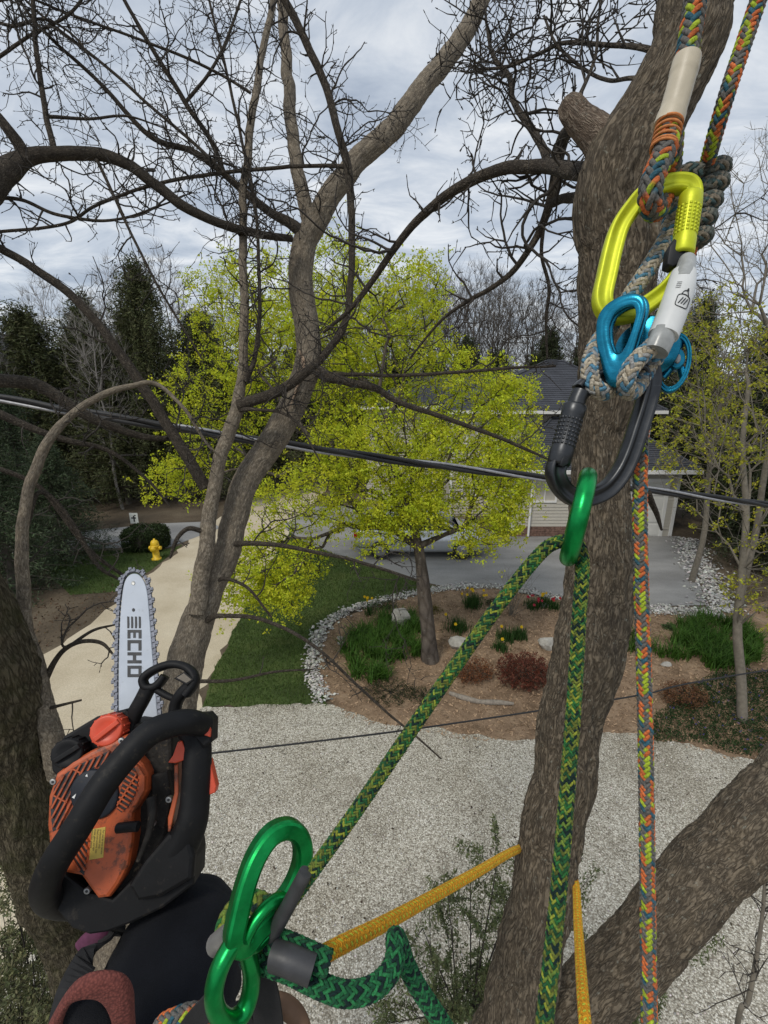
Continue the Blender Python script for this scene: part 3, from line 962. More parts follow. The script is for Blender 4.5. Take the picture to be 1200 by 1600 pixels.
# ------------------------------------------------------------------ hydrant, sign, clipped hedge
M['hydrant'] = simple('hydrant', (0.72, 0.47, 0.02), 0.5, var=0.2, scale=12)
M['post'] = simple('post', (0.22, 0.25, 0.28), 0.6, 0.4, var=0.2)
M['sign_face'] = simple('sign_face', (0.74, 0.76, 0.72), 0.5, var=0.05)
M['ink'] = simple('ink', (0.02, 0.022, 0.025), 0.6, var=0.1)
hp = G(245, 874)
hyd = thing('fire_hydrant', 'yellow fire hydrant standing by the drive', 'fire hydrant', hp)
g = Geo(); lathe(g, [(0.16, 0), (0.16, 0.05), (0.11, 0.06), (0.105, 0.45), (0.14, 0.47), (0.14, 0.52), (0.12, 0.53)], hp, 18); part('barrel', g, M['hydrant'], hyd)
g = Geo(); lathe(g, [(0.125, 0.52), (0.135, 0.56), (0.12, 0.64), (0.08, 0.69), (0.03, 0.70), (0.03, 0.75), (0.0, 0.75)], hp, 18); part('bonnet', g, M['hydrant'], hyd)
for ax_, r_, ln_ in (((1, 0, 0), 0.055, 0.2), ((-1, 0, 0), 0.055, 0.2), ((0, -1, 0), 0.075, 0.2)):
    g = Geo(); lathe(g, [(r_ * 0.8, 0.05), (r_ * 0.8, ln_ - 0.07), (r_ * 1.2, ln_ - 0.06), (r_ * 1.2, ln_), (0.0, ln_)], hp + A(0, 0, 0.42), 14, ax_); part('outlet', g, M['hydrant'], hyd)
sp = G(221, 850)
sgn = thing('street_sign', 'small white sign with a black symbol on a thin post', 'sign', sp)
dsg = 18.2
g = Geo(); tube(g, np.array([sp, sp + A(0, 0, 0.5), sp + A(-0.03, 0, 1.15)]), 0.03, 8); part('post', g, M['post'], sgn)
sc_ = sp + A(-0.1, 0.0, 1.02)
g = Geo(); box(g, sc_[0] - 0.16, sc_[0] + 0.14, sc_[1] - 0.05, sc_[1] - 0.035, sc_[2] - 0.2, sc_[2] + 0.2); pl_ = part('plate', g, M['sign_face'], sgn, False)
g = Geo(); yy = sc_[1] - 0.055
box(g, sc_[0] - 0.03, sc_[0] + 0.02, yy, yy + 0.004, sc_[2] - 0.13, sc_[2] + 0.1)
box(g, sc_[0] - 0.1, sc_[0] + 0.07, yy - 0.001, yy + 0.003, sc_[2] - 0.01, sc_[2] + 0.04)
box(g, sc_[0] + 0.02, sc_[0] + 0.07, yy - 0.001, yy + 0.003, sc_[2] + 0.09, sc_[2] + 0.13)
part('symbol', g, M['ink'], pl_, False)

def needle_cols(base, v=0.4):
    return lambda c, n: gcols(len(c), base, v)
hb = G(222, 866)
V = RNG.normal(size=(5200, 3)); V = unit(V) ** 1
V = np.sign(V) * np.abs(V) ** 0.6 * A(0.72, 0.55, 0.42) + hb + A(-0.1, 0.6, 0.40)
V[:, 2] = np.maximum(V[:, 2], 0.02)
g = Geo(); leaves(g, V, 3, 0.06, 0.03, 0.6, needle_cols((0.028, 0.045, 0.013)))
hed = thing('hedge', 'rounded clipped dark green hedge behind the hydrant', 'hedge', hb)
part('foliage', g, M['needle'], hed, False, kind='stuff')
g = Geo(); lathe(g, [(0.0, 0.0), (0.45, 0.02), (0.5, 0.4), (0.38, 0.62), (0.0, 0.68)], hb + A(-0.1, 0.6, 0), 14); part('stems', g, M['twig'], hed)

# ------------------------------------------------------------------ tree growing
def grow(trunk, targets, seg=0.3, bf=0.35, jit=0.06, r_tip=0.006, expo=0.45, sag=0.0):
    """connect targets to a growing skeleton: short routes, smooth radii"""
    T0 = np.asarray(trunk, float)
    cap = len(T0) + len(targets) * 14
    X = np.zeros((cap, 3)); PL = np.zeros(cap); par = np.full(cap, -1)
    n = len(T0); X[:n] = T0
    for i in range(1, n):
        par[i] = i - 1; PL[i] = PL[i - 1] + np.linalg.norm(T0[i] - T0[i - 1])
    free0 = max(1, int(n * 0.35))
    tg = np.asarray(targets, float)
    order = np.argsort(np.linalg.norm(tg - T0[int(n * 0.7)], axis=1))
    for t in tg[order]:
        d = np.linalg.norm(X[free0:n] - t, axis=1)
        j = free0 + int(np.argmin(d + bf * PL[free0:n] + 0.25 * np.maximum(0, X[free0:n, 2] - t[2])))
        L = np.linalg.norm(X[j] - t)
        k = min(12, max(1, int(L / seg)))
        a = X[j].copy(); prev = j
        g0 = unit(a - X[par[j]]) * L * 0.35 if par[j] >= 0 else A(0, 0, 0)
        for q in range(1, k + 1):
            if n >= cap: break
            u = q / k
            p = a * (1 - u) + t * u + g0 * u * (1 - u) * 1.4 + RNG.normal(size=3) * jit * L * (0 if q == k else 0.35) - A(0, 0, sag * L * u * u)
            X[n] = p; par[n] = prev; PL[n] = PL[prev] + np.linalg.norm(p - X[prev]); prev = n; n += 1
    X, par = X[:n], par[:n]
    cnt = np.zeros(n); haschild = np.zeros(n, bool); haschild[par[par >= 0]] = True
    cnt[~haschild] = 1
    for i in range(n - 1, 0, -1):
        cnt[par[i]] += cnt[i]
    rad = r_tip * np.maximum(cnt, 1) ** expo
    return X, par, rad, ~haschild

def crown_pts(n, blobs):
    """random points in a union of ellipsoids: rows cx, cy, cz, rx, ry, rz, weight"""
    B = np.asarray(blobs, float)
    p = B[:, 6] / B[:, 6].sum()
    k = RNG.choice(len(B), n, p=p)
    v = unit(RNG.normal(size=(n, 3))) * RNG.uniform(0.15, 1, (n, 1)) ** (1 / 2.2)
    return B[k, :3] + v * B[k, 3:6]

def tree_parts(root, X, par, rad, trunk_n, mat, mat2=None, m=8, thr=0.02):
    """trunk (with the heavy limbs) and the fine branches as two parts"""
    e = np.arange(1, len(X))
    P0, P1, r0, r1 = X[par[e]], X[e], rad[par[e]], rad[e]
    r0 = np.minimum(r0, r1 * 1.8)
    tr = (e < trunk_n)
    hv = (~tr) & (r1 > thr)
    g = Geo()
    tp = X[:trunk_n]
    sp_ = spline(np.c_[tp, rad[:trunk_n]], trunk_n * 3)
    tube(g, sp_[:, :3], sp_[:, 3], 12, bark=0.05)
    part('trunk', g, mat, root)
    if hv.any():
        g = Geo(); frusta(g, P0[hv], P1[hv], r0[hv], r1[hv], m); part('limbs', g, mat, root, kind='stuff')
    fn = (~tr) & (r1 <= thr)
    g = Geo(); frusta(g, P0[fn], P1[fn], r0[fn], r1[fn], 3); part('twigs', g, mat2 or mat, root, kind='stuff')

# ---- the yellow-green maple in the bed
mb = G(672, 1032)
mh = lambda *p: A(*p)
maple = thing('maple_tree', 'maple covered in yellow green blossom growing in the garden bed', 'tree', mb)
trunk = [mb, mb + A(-0.05, 0, 0.6), mb + A(-0.12, 0.02, 1.2), mb + A(-0.18, 0.05, 1.7), mb + A(-0.22, 0.1, 2.1), mb + A(-0.3, 0.2, 2.6), mb + A(-0.5, 0.3, 3.3), mb + A(-0.8, 0.4, 4.2), mb + A(-1.0, 0.5, 5.2)]
def bl(px, py, d, rx, ry, rz, w):
    c = W(A(px), A(py), A(d))[0]
    return (*c, rx, ry, rz, w)
mblobs = [bl(600, 700, 10.0, 1.7, 1.8, 1.1, 1.3), bl(700, 720, 9.8, 1.5, 1.6, 1.0, 0.8), bl(480, 560, 10.6, 1.9, 1.8, 1.5, 1.3),
          bl(600, 540, 10.4, 1.7, 1.7, 1.5, 1.2), bl(400, 480, 11.0, 1.7, 1.6, 1.2, 0.9), bl(640, 460, 10.6, 1.0, 1.2, 0.9, 0.35), bl(330, 640, 11.2, 1.3, 1.4, 1.4, 0.55),
          bl(500, 770, 10.0, 1.6, 1.5, 0.8, 0.6), bl(440, 880, 9.6, 1.0, 1.0, 0.7, 0.5), bl(370, 915, 9.6, 0.7, 0.7, 0.45, 0.22), bl(440, 930, 9.3, 0.6, 0.6, 0.35, 0.16), bl(770, 790, 9.3, 0.8, 0.7, 0.5, 0.22), bl(280, 750, 11.0, 0.8, 0.9, 0.5, 0.22),
          bl(780, 720, 9.6, 0.8, 1.0, 0.9, 0.3), bl(760, 830, 9.2, 0.6, 0.6, 0.5, 0.16), bl(640, 790, 9.4, 0.9, 0.8, 0.45, 0.42), bl(590, 830, 9.6, 0.7, 0.7, 0.4, 0.22), bl(790, 640, 9.8, 0.8, 0.9, 0.7, 0.28), bl(740, 600, 10.0, 0.9, 1.0, 0.7, 0.28), bl(810, 730, 9.5, 0.5, 0.7, 0.6, 0.16), bl(520, 420, 10.8, 1.0, 1.2, 0.7, 0.35)]
T = crown_pts(2300, mblobs)
X, par, rad, tips = grow(trunk, T, 0.35, 0.3, 0.10, 0.0075, 0.40)
rad[:len(trunk)] = np.interp(np.arange(len(trunk)), [0, 1, 3, 5, 8], [0.20, 0.155, 0.14, 0.10, 0.045])
tree_parts(maple, X, par, rad, len(trunk), M['bark_maple'], M['twig'])
fine = np.where(rad < 0.017)[0]
ctr = np.vstack([X[fine] + RNG.normal(size=(len(fine), 3)) * s_ for s_ in (0.03, 0.08, 0.11, 0.14, 0.17, 0.20, 0.22)])
ctr = ctr[RNG.permutation(len(ctr))[:18500]]
print('maple clusters', len(ctr))
def maple_cols(c, n):
    k = len(c)
    base = A(0.60, 0.64, 0.04) * RNG.uniform(0.72, 1.15, (k // n, 1)) * np.c_[RNG.uniform(0.88, 1.08, k // n), np.ones(k // n), np.ones(k // n)]
    return np.repeat(base, n, 0) * RNG.uniform(0.8, 1.15, (k, 1))
g = Geo(); leaves(g, ctr, 12, 0.062, 0.026, 0.66, maple_cols)
part('blossom', g, M['leaf'], maple, False, kind='stuff')

# ---- bare woodland trees far behind, and birches
def bare_tree(name, label, cat, h, spread, n, group, loc, mat, lean=0.0, r0=0.16):
    root = thing(name, label, cat, (0, 0, 0), group)
    tr = [A(lean * z * 0.1 + 0.08 * math.sin(z), 0.06 * math.cos(z * 1.3), z) for z in np.linspace(0, h * 0.75, 9)]
    T = crown_pts(n, [(0, 0, h * 0.62, spread, spread, h * 0.36, 1.0), (lean * h * 0.06, 0, h * 0.8, spread * 0.7, spread * 0.7, h * 0.2, 0.6)])
    X, par, rad, tips = grow(tr, T, 0.5, 0.75, 0.07, 0.008, 0.42)
    rad[:9] = np.linspace(r0, 0.03, 9)
    tree_parts(root, X, par, rad, 9, mat, mat, 5, 0.03)
    # finest spray at the tips
    ti = np.where(tips)[0]
    k = 7
    P0 = np.repeat(X[ti], k, 0)
    dr = unit(np.repeat(X[ti] - X[par[ti]], k, 0)) + RNG.normal(size=(len(P0), 3)) * 0.55 + A(0, 0, 0.35)
    P1 = P0 + unit(dr) * RNG.uniform(0.3, 0.9, (len(P0), 1))
    g = Geo(); frusta(g, P0, P1, np.full(len(P0), 0.007), np.full(len(P0), 0.003), 3)
    part('spray', g, mat, root, kind='stuff')
    return root
places = [(-1.5, 38, 13.5), (0.6, 41, 14.0), (2.4, 37, 12.4), (4.0, 42, 14.5), (5.3, 36.5, 12.2), (6.8, 40, 14.4), (8.3, 37, 13.0), (9.6, 43, 14.8), (10.9, 38, 12.8), (12.6, 41, 13.6), (15.5, 39, 13.0), (-4.5, 42, 13.0), (18.5, 36, 13.0), (-8, 44, 13.5), (2.0, 48, 15.5), (6.0, 50, 16.0), (11, 49, 16.0), (22, 40, 14)] + [(-6 + k * 0.95 + 0.6 * math.sin(k * 2.3), 33 + 5 * ((k * 0.618) % 1), 9.5 + 4 * ((k * 0.381) % 1)) for k in range(30)]
protos = {}
for i, (x, y, h) in enumerate(places):
    k = i % 3
    lab = 'leafless grey tree of the wood behind the house'
    if k not in protos:
        protos[k] = bare_tree('bare_tree', lab, 'tree', 12.0, (2.3, 1.9, 2.7)[k], 240, 'bare trees behind the house', None, M['bark_far'], (0.3, -0.3, 0.1)[k], 0.13)
        o = protos[k]; o.location = (x, y, 0); o.scale = (h / 12,) * 3
    else:
        copy_tree(protos[k], (x, y, 0), i * 1.7, h / 12)

M['birch'] = simple('birch', (0.26, 0.24, 0.22), 0.9, var=0.4, scale=5)
b0 = None
for i, (x, y, h) in enumerate([(-15.5, 29, 12.2), (-13.0, 30.5, 13.4), (-20.0, 30, 12.0), (-10.4, 32, 12.6), (-17.2, 21.2, 8.8), (-12.4, 21.4, 9.4)]):
    lab = ['second', 'third', 'first', 'fourth'][i] + ' thin pale birch from the left behind the dark cedars' if i < 4 else ['left', 'right'][i - 4] + ' one of two thin birches in front of the dark cedars'
    if b0 is None:
        b0 = bare_tree('birch_tree', lab, 'tree', 12.5, 1.7, 320, 'birches behind the cedars', None, M['birch'], 0.2, 0.1)
        b0.location = (x, y, 0)
    else:
        copy_tree(b0, (x, y, 0), i * 2.1, h / 12.5)['label'] = lab

# ---- conifers
def conifer(name, label, h, r, nb, per, size, base, group=None, droop=0.25, tr=0.14, loc=(0, 0, 0), bottom=0.06, power=0.9, up=0.0, gap=0.12):
    root = thing(name, label, 'tree', (0, 0, 0), group)
    g = Geo(); z = np.linspace(0, h * 0.97, 8)
    tube(g, np.c_[0.05 * np.sin(z), 0.05 * np.cos(z * 1.2), z], np.linspace(tr, 0.015, 8), 8, bark=0.06)
    part('trunk', g, M['bark_far'], root)
    B0, B1, C = [], [], []
    for k in range(nb):
        u = (k + RNG.uniform(0, 1)) / nb
        zz = h * (bottom + (0.985 - bottom) * u)
        L = r * ((1 - u) ** power * 0.92 + 0.06) * RNG.uniform(0.45, 1.15)
        a = k * 2.39996 + RNG.uniform(-0.4, 0.4)
        d = A(math.cos(a), math.sin(a), 0)
        st = A(0, 0, zz)
        en = st + d * L + A(0, 0, -droop * L + up * L)
        B0.append(st); B1.append(en)
        t = RNG.uniform(0.2, 1.02, (per, 1)) ** 0.8
        side = np.cross(d, A(0, 0, 1))
        C.append(st + (en - st) * t + side * RNG.normal(size=(per, 1)) * L * 0.16 * (1.15 - t) + A(0, 0, 1) * RNG.normal(size=(per, 1)) * gap * 0.6)
    C = np.vstack(C)
    g = Geo(); frusta(g, np.array(B0), np.array(B1), np.full(nb, 0.022), np.full(nb, 0.006), 4); part('branches', g, M['bark_far'], root, kind='stuff')
    g = Geo(); leaves(g, C, 5, 0.10, size, 0.22, needle_cols(base, 0.5), up=up * 2 - 0.3)
    part('foliage', g, M['needle'], root, False, kind='stuff')
    return root

ced = None
ORD = ['first', 'second', 'third', 'fourth', 'fifth', 'sixth', 'seventh', 'eighth', 'ninth', 'tenth', 'eleventh', 'twelfth', 'thirteenth', 'fourteenth']
def by_column(lst):
    """rank of each place as the photograph shows them from left to right"""
    v = [p[0] / (p[1] * math.cos(PITCH) + 1.0) for p in lst]
    o = sorted(range(len(v)), key=lambda k: v[k])
    return [o.index(k) for k in range(len(v))]
lst = [(-11.2, 23.2, 10.8, 1.0), (-14.0, 23.6, 9.4, 1.05), (-16.2, 22.5, 8.8, 1.1), (-8.9, 24.5, 8.8, 1.0), (-6.8, 25.5, 7.8, 1.05), (-18.6, 22.4, 7.9, 1.1), (-12.6, 25.0, 9.2, 1.2), (-4.6, 27, 7.6, 1.2), (-2.2, 29, 7.4, 1.2), (-20.8, 24.5, 8.0, 1.1), (-10.0, 26.5, 9.0, 1.2), (-15.2, 25.5, 8.4, 1.3), (-7.6, 23.4, 6.6, 1.0), (-12.6, 22.4, 7.4, 1.0)]
for i, ((x, y, h, s), rk) in enumerate(zip(lst, by_column(lst))):
    lab = ORD[rk] + ' dark cedar from the left in the row beyond the street'
    if ced is None:
        ced = conifer('cedar_tree', lab, 10, 2.7, 230, 38, 0.09, (0.080, 0.088, 0.036), 'cedars beyond the street', droop=0.05, power=0.5, up=0.25, gap=0.5)
        ced.location = (x, y, 0); ced.scale = (s, s, h / 10)
    else:
        c = copy_tree(ced, (x, y, 0), i * 1.3, (s * RNG.uniform(0.85, 1.15), s * RNG.uniform(0.85, 1.15), h / 10)); c['label'] = lab

spr = None
for i, (x, y, h) in enumerate([(-10.7, 12.4, 5.4), (-13.0, 13.6, 6.0), (-10.9, 15.0, 4.2), (-15.0, 12.0, 5.8), (-13.2, 16.6, 6.2)]):
    lab = ['bushy dark spruce at the left edge beside the sandy drive', 'taller spruce behind the one beside the drive', 'short spruce nearest the verge and hydrant', 'spruce standing furthest left at the frame edge', 'spruce in the back of the left cluster by the street'][i]
    if spr is None:
        spr = conifer('spruce_tree', lab, 5.5, 2.1, 150, 46, 0.055, (0.062, 0.086, 0.044), 'spruces beside the drive', droop=0.18, power=0.8, bottom=0.03, up=0.0, gap=0.2)
        spr.location = (x, y, 0); spr.scale = (1, 1, h / 5.5)
    else:
        c = copy_tree(spr, (x, y, 0), i * 2.0, (1, 1, h / 5.5)); c['label'] = lab

pin = None
back = [(5.2, 31, 8.2, 1.2), (7.4, 32, 7.4, 1.2), (11.0, 33, 8.8, 1.3), (9.6, 31, 7.2, 1.1), (3.2, 33, 7.2, 1.2), (1.0, 34, 7.4, 1.3), (13.2, 32, 8.6, 1.3)]
right = [(13.0, 20.5, 8.8, 1.1), (14.6, 18.4, 8.4, 1.2), (16.6, 19.6, 9.2, 1.2), (13.4, 16.2, 6.4, 1.0), (15.6, 15.4, 7.4, 1.2), (18.2, 17, 9, 1.3), (13.0, 23.5, 9.0, 1.2), (12.2, 13.9, 5.6, 0.9), (14.2, 13.2, 6.4, 1.0)]
for i, ((x, y, h, s), lab, grp) in enumerate(
        [(p, ORD[k] + ' dark pine from the left above the house roof', 'pines behind the house') for p, k in zip(back, by_column(back))] +
        [(p, ORD[k] + ' dark evergreen to the right of the garage', 'evergreens right of the garage') for p, k in zip(right, by_column(right))]):
    if pin is None:
        pin = conifer('pine_tree', lab, 8, 2.0, 180, 36, 0.085, (0.045, 0.056, 0.024), grp, droop=0.0, power=0.55, up=0.15, gap=0.35)
        pin.location = (x, y, 0); pin.scale = (s, s, h / 8)
    else:
        c = copy_tree(pin, (x, y, 0), i * 1.1, (s, s, h / 8)); c['label'] = lab; c['group'] = grp

# ---- young yellow-budded trees on the right
def bud_tree(name, label, base, trunk, blobs, n, m_per, size, rt, budcol=(0.30, 0.30, 0.03), frac=0.6, r_tip=0.005, mat='bark_limb', expo=0.4):
    root = thing(name, label, 'tree', base)
    T = crown_pts(n, blobs)
    X, par, rad, tips = grow(trunk, T, 0.3, 0.55, 0.08, r_tip, expo)
    k = len(trunk)
    rad[:k] = np.interp(np.arange(k), [0, k - 1], [rt, rt * 0.4])
    tree_parts(root, X, par, rad, k, M['young_bark'], M['young_bark'], 6)
    ti = np.where(tips)[0]
    pick = ti[RNG.random(len(ti)) < frac]
    P0 = np.repeat(X[ti], 3, 0); dr = unit(np.repeat(X[ti] - X[par[ti]], 3, 0)) + RNG.normal(size=(len(P0), 3)) * 0.6
    P1 = P0 + unit(dr) * RNG.uniform(0.1, 0.35, (len(P0), 1))
    g = Geo(); frusta(g, P0, P1, np.full(len(P0), 0.004), np.full(len(P0), 0.002), 3); part('spray', g, M['young_bark'], root, kind='stuff')
    if m_per:
        C = np.vstack([X[pick], X[pick] + RNG.normal(size=(len(pick), 3)) * 0.1])
        g = Geo(); leaves(g, C, m_per, 0.05, size, 0.6, lambda c, n_: gcols(len(c), budcol, 0.4)); part('buds', g, M['leaf'], root, False, kind='stuff')
    return root
M['young_bark'] = simple('young_bark', (0.16, 0.14, 0.11), 0.9, var=0.3, scale=14, bump=0.3, bscale=60, bdist=0.004)
b = G(1160, 1128)
tr = [b, W(A(1158), A(1060), A(8.45))[0], W(A(1152), A(980), A(8.3))[0], W(A(1160), A(890), A(8.2))[0], W(A(1166), A(800), A(8.2))[0], W(A(1160), A(700), A(8.2))[0], W(A(1170), A(600), A(8.2))[0]]
bud_tree('young_maple', 'young grey-stemmed tree with yellow buds at the right edge', b, tr, [bl(1140, 620, 8.2, 1.1, 1.2, 1.2, 1), bl(1180, 780, 8.0, 1.1, 1.1, 1.1, 0.9), bl(1120, 520, 8.4, 0.8, 0.9, 0.8, 0.6), bl(1230, 600, 8.2, 1.1, 1.2, 1.6, 0.8), bl(1090, 740, 8.3, 0.7, 0.8, 0.7, 0.4), bl(1190, 930, 8.0, 0.6, 0.6, 0.5, 0.3)], 620, 12, 0.026, 0.085, (0.40, 0.40, 0.04), 1.0)
b = A(8.6, 10.2, 0)
tr = [b, b + A(-0.1, 0, 1.2), b + A(0.0, 0.1, 2.6), b + A(-0.2, 0, 4.2), b + A(-0.1, 0, 6.0), b + A(0.1, 0, 7.6)]
bud_tree('bare_sapling', 'tall leafless tree with fine twigs against the sky at right', b, tr, [bl(1170, 330, 10.5, 1.3, 1.3, 1.8, 1), bl(1130, 420, 10.5, 1.1, 1.2, 1.2, 0.7), bl(1260, 300, 10.5, 1.5, 1.2, 2.0, 0.8)], 620, 4, 0.014, 0.09, (0.22, 0.19, 0.06), 0.6, 0.0045)
b = A(9.4, 13.2, 0)
tr = [b, b + A(0.1, 0, 1.5), b + A(0.0, 0.1, 3.0), b + A(-0.2, 0, 4.5), b + A(-0.1, 0, 6.0)]
bud_tree('budding_shrub_tree', 'yellow-budded tree in front of the dark evergreens right of the pulley', b, tr, [bl(1110, 560, 12.8, 1.2, 1.2, 1.6, 1), bl(1180, 620, 12.8, 1.6, 1.3, 2.0, 1), bl(1080, 680, 12.6, 0.9, 1.0, 1.0, 0.5)], 700, 14, 0.034, 0.09, (0.38, 0.39, 0.04), 1.0)

# ------------------------------------------------------------------ planting in the bed
def strap_plant(name, label, poly_pix, n, h, w, base, lean=0.7, group=None, clump=0):
    P = scatter(gp(poly_pix), n * 4)[:n]
    if clump:
        c = P[:clump]; P = c[RNG.integers(0, clump, n)] + RNG.normal(size=(n, 2)) * 0.07
    g = Geo(); blades(g, P, RNG.uniform(h * 0.6, h * 1.2, len(P)), w, lean, gcols(len(P), base, 0.45), 0.012, 4, 0.28)
    o = part(name, g, M['leaf'], None, False, loc=A(*P.mean(0), 0.012))
    return tag(o, label, 'plant', group)
strap_plant('daylily_clump', 'broad mass of green strap leaves left of the maple trunk', [(530, 1060), (535, 1015), (570, 975), (640, 962), (662, 985), (655, 1030), (620, 1055), (570, 1070)], 3600, 0.42, 0.012, (0.07, 0.155, 0.022), clump=70)
strap_plant('daylily_clump', 'long mass of green strap leaves right of the striped rope', [(1018, 1028), (1060, 985), (1080, 965), (1130, 978), (1180, 985), (1180, 1045), (1120, 1048), (1060, 1035)], 3400, 0.44, 0.012, (0.065, 0.145, 0.02), clump=70)
strap_plant('daylily_clump', 'small green clump half hidden behind the big trunk', [(975, 1030), (975, 995), (1005, 990), (1018, 1025)], 400, 0.35, 0.01, (0.06, 0.12, 0.02), clump=10)
def flower_plant(px, py, label, name, col, nl=170, nf=9, h=0.33, rad=0.16, lf=(0.045, 0.10, 0.025), cat='flowers'):
    b = G(px, py)
    t = thing(name, label, cat, b)
    P = b[:2] + RNG.normal(size=(nl, 2)) * rad * 0.6
    g = Geo(); blades(g, P, RNG.uniform(h * 0.6, h * 1.1, nl), 0.009, 0.35, gcols(nl, lf, 0.4), 0.012, 3, 0.1); part('leaves', g, M['leaf'], t, False, kind='stuff')
    for k in range(nf):
        q = np.r_[b[:2] + RNG.normal(size=2) * rad * 0.75, h * RNG.uniform(0.95, 1.25)]
        g = Geo()
        tube(g, np.array([A(q[0], q[1], 0.012), A(q[0] + 0.01, q[1], q[2] * 0.6), q]), 0.004, 4, col=A(0.06, 0.12, 0.03))
        ax = unit(A(RNG.normal() * 0.5, -0.8, 0.5))
        for pt in range(6):
            an = pt * math.pi / 3
            u = unit(np.cross(ax, A(0, 0, 1))); v = np.cross(ax, u)
            d = math.cos(an) * u + math.sin(an) * v; s_ = -math.sin(an) * u + math.cos(an) * v
            g.add([q, q + d * 0.022 + s_ * 0.014, q + d * 0.045 + ax * 0.008, q + d * 0.022 - s_ * 0.014], np.array([(0, 1, 2, 3)]), np.asarray(col))
        lathe(g, [(0.010, 0), (0.013, 0.012), (0.016, 0.022)], q, 7, ax, col=np.asarray(col) * A(1.0, 0.75, 0.6))
        part('flower', g, M['petal'], t, False)
    return t
YEL = (0.80, 0.58, 0.02)
flower_plant(738, 948, 'daffodil clump with yellow flowers beside the driveway edge', 'daffodil_clump', YEL, 260, 10, 0.42, 0.20)
flower_plant(577, 960, 'three small daffodils above the left strap leaves', 'daffodil_clump', YEL, 60, 5, 0.4, 0.12)
flower_plant(716, 985, 'leafy green clump right of the maple trunk', 'daffodil_clump', YEL, 260, 2, 0.34, 0.22)
flower_plant(790, 1000, 'pale green iris clump behind the diagonal rope', 'iris_clump', YEL, 220, 1, 0.34, 0.16)
flower_plant(782, 1016, 'low green clump above the red shrubs', 'iris_clump', YEL, 160, 1, 0.26, 0.14)
flower_plant(812, 998, 'upright green clump left of the pale boulder', 'iris_clump', YEL, 200, 1, 0.34, 0.14)
flower_plant(850, 948, 'yellow tulips in the clump beside the driveway', 'tulip_clump', YEL, 140, 4, 0.36, 0.14)
flower_plant(834, 950, 'pink red tulips at the driveway edge', 'tulip_clump', (0.55, 0.05, 0.09), 160, 9, 0.30, 0.18)
flower_plant(866, 952, 'red tulips close behind the big trunk', 'tulip_clump', (0.5, 0.04, 0.05), 120, 5, 0.28, 0.12)

def boulder(px, py, sx, sy, sz, label, seed, flat=0.5, name='boulder'):
    b = G(px, py)
    u = np.linspace(0, math.pi, 18); v = np.linspace(0, 2 * np.pi, 26, endpoint=False)
    D = np.stack([np.sin(u)[:, None] * np.cos(v), np.sin(u)[:, None] * np.sin(v), np.cos(u)[:, None] * np.ones(26)], -1).reshape(-1, 3)
    n = fbm(D * 1.6 + seed, 4, seed); n2 = np.abs(fbm(D * 3.1 + seed, 3, seed + 4) - 0.5)
    # chop with a few flat faces for an angular look
    r = 0.72 + 0.6 * n - 0.25 * n2
    rg = np.random.default_rng(seed)
    for _ in range(9):
        pn = unit(rg.normal(size=3)); dd = D @ pn
        lim = rg.uniform(0.62, 0.85)
        r = np.where(dd * r > lim, lim / np.maximum(dd, 1e-3), r)
    X = D * r[:, None] * A(sx, sy, sz) + b + A(0, 0, sz * flat)
    g = Geo(); g.add(X, grid_quads(18, 26))
    return tag(part(name, g, M['boulder'], None, False, loc=b), label, 'rock', 'rocks in the garden bed')
boulder(627, 979, 0.25, 0.22, 0.33, 'upright pale boulder among the strap leaves left of the maple', 3, 0.7)
boulder(716, 1012, 0.27, 0.22, 0.19, 'low rounded boulder right of the maple trunk', 8)
boulder(856, 1012, 0.24, 0.2, 0.17, 'pale boulder half hidden by the big trunk', 12)
boulder(532, 999, 0.10, 0.08, 0.06, 'small grey stone inside the left curve of the edging', 15)
boulder(533, 1006, 0.12, 0.08, 0.05, 'flat grey stone below the small one at the left edging', 16)
boulder(848, 948, 0.16, 0.12, 0.08, 'flat stone in front of the tulips', 19)
boulder(1040, 1040, 0.13, 0.09, 0.06, 'small dark stone right of the striped rope', 21)

def twig_shrub(px, py, r, h, n, base, label, name, per=7, size=0.014, cat='shrub'):
    b = G(px, py)
    root = thing(name, label, cat, b)
    T = crown_pts(n, [(b[0], b[1], h * 0.5, r, r * 0.8, h * 0.55, 1)])
    T[:, 2] = np.maximum(T[:, 2], 0.05)
    st = [b + A(0, 0, 0), b + A(0.0, 0, 0.05), b + A(0.01, 0, 0.1)]
    X, par, rad, tips = grow(st, T, 0.1, 0.6, 0.1, 0.0022, 0.35)
    e = np.arange(1, len(X))
    g = Geo(); frusta(g, X[par[e]], X[e], rad[par[e]], rad[e], 3); part('stems', g, M['twig'], root, kind='stuff')
    g = Geo(); leaves(g, X[3:], per, 0.035, size, 0.6, lambda c, n_: gcols(len(c), base, 0.5)); part('foliage', g, M['leaf'], root, False, kind='stuff')
    return root
twig_shrub(818, 1068, 0.62, 0.60, 620, (0.17, 0.058, 0.036), 'large dark red barberry shrub left of the big trunk', 'barberry_shrub', 10, 0.018)
twig_shrub(738, 1062, 0.42, 0.45, 280, (0.24, 0.10, 0.045), 'smaller rusty shrub behind the diagonal rope', 'barberry_shrub', 8, 0.017)
twig_shrub(1065, 1098, 0.45, 0.38, 340, (0.20, 0.10, 0.05), 'rusty brown shrub right of the striped rope', 'barberry_shrub', 8, 0.016)
twig_shrub(672, 955, 0.4, 0.10, 120, (0.14, 0.13, 0.02), 'low yellowish groundcover patch behind the maple trunk', 'sedum_patch', 8, cat='plant')
twig_shrub(775, 945, 0.35, 0.16, 130, (0.05, 0.07, 0.025), 'low green mound beside the daffodils', 'low_shrub', 8, cat='plant')
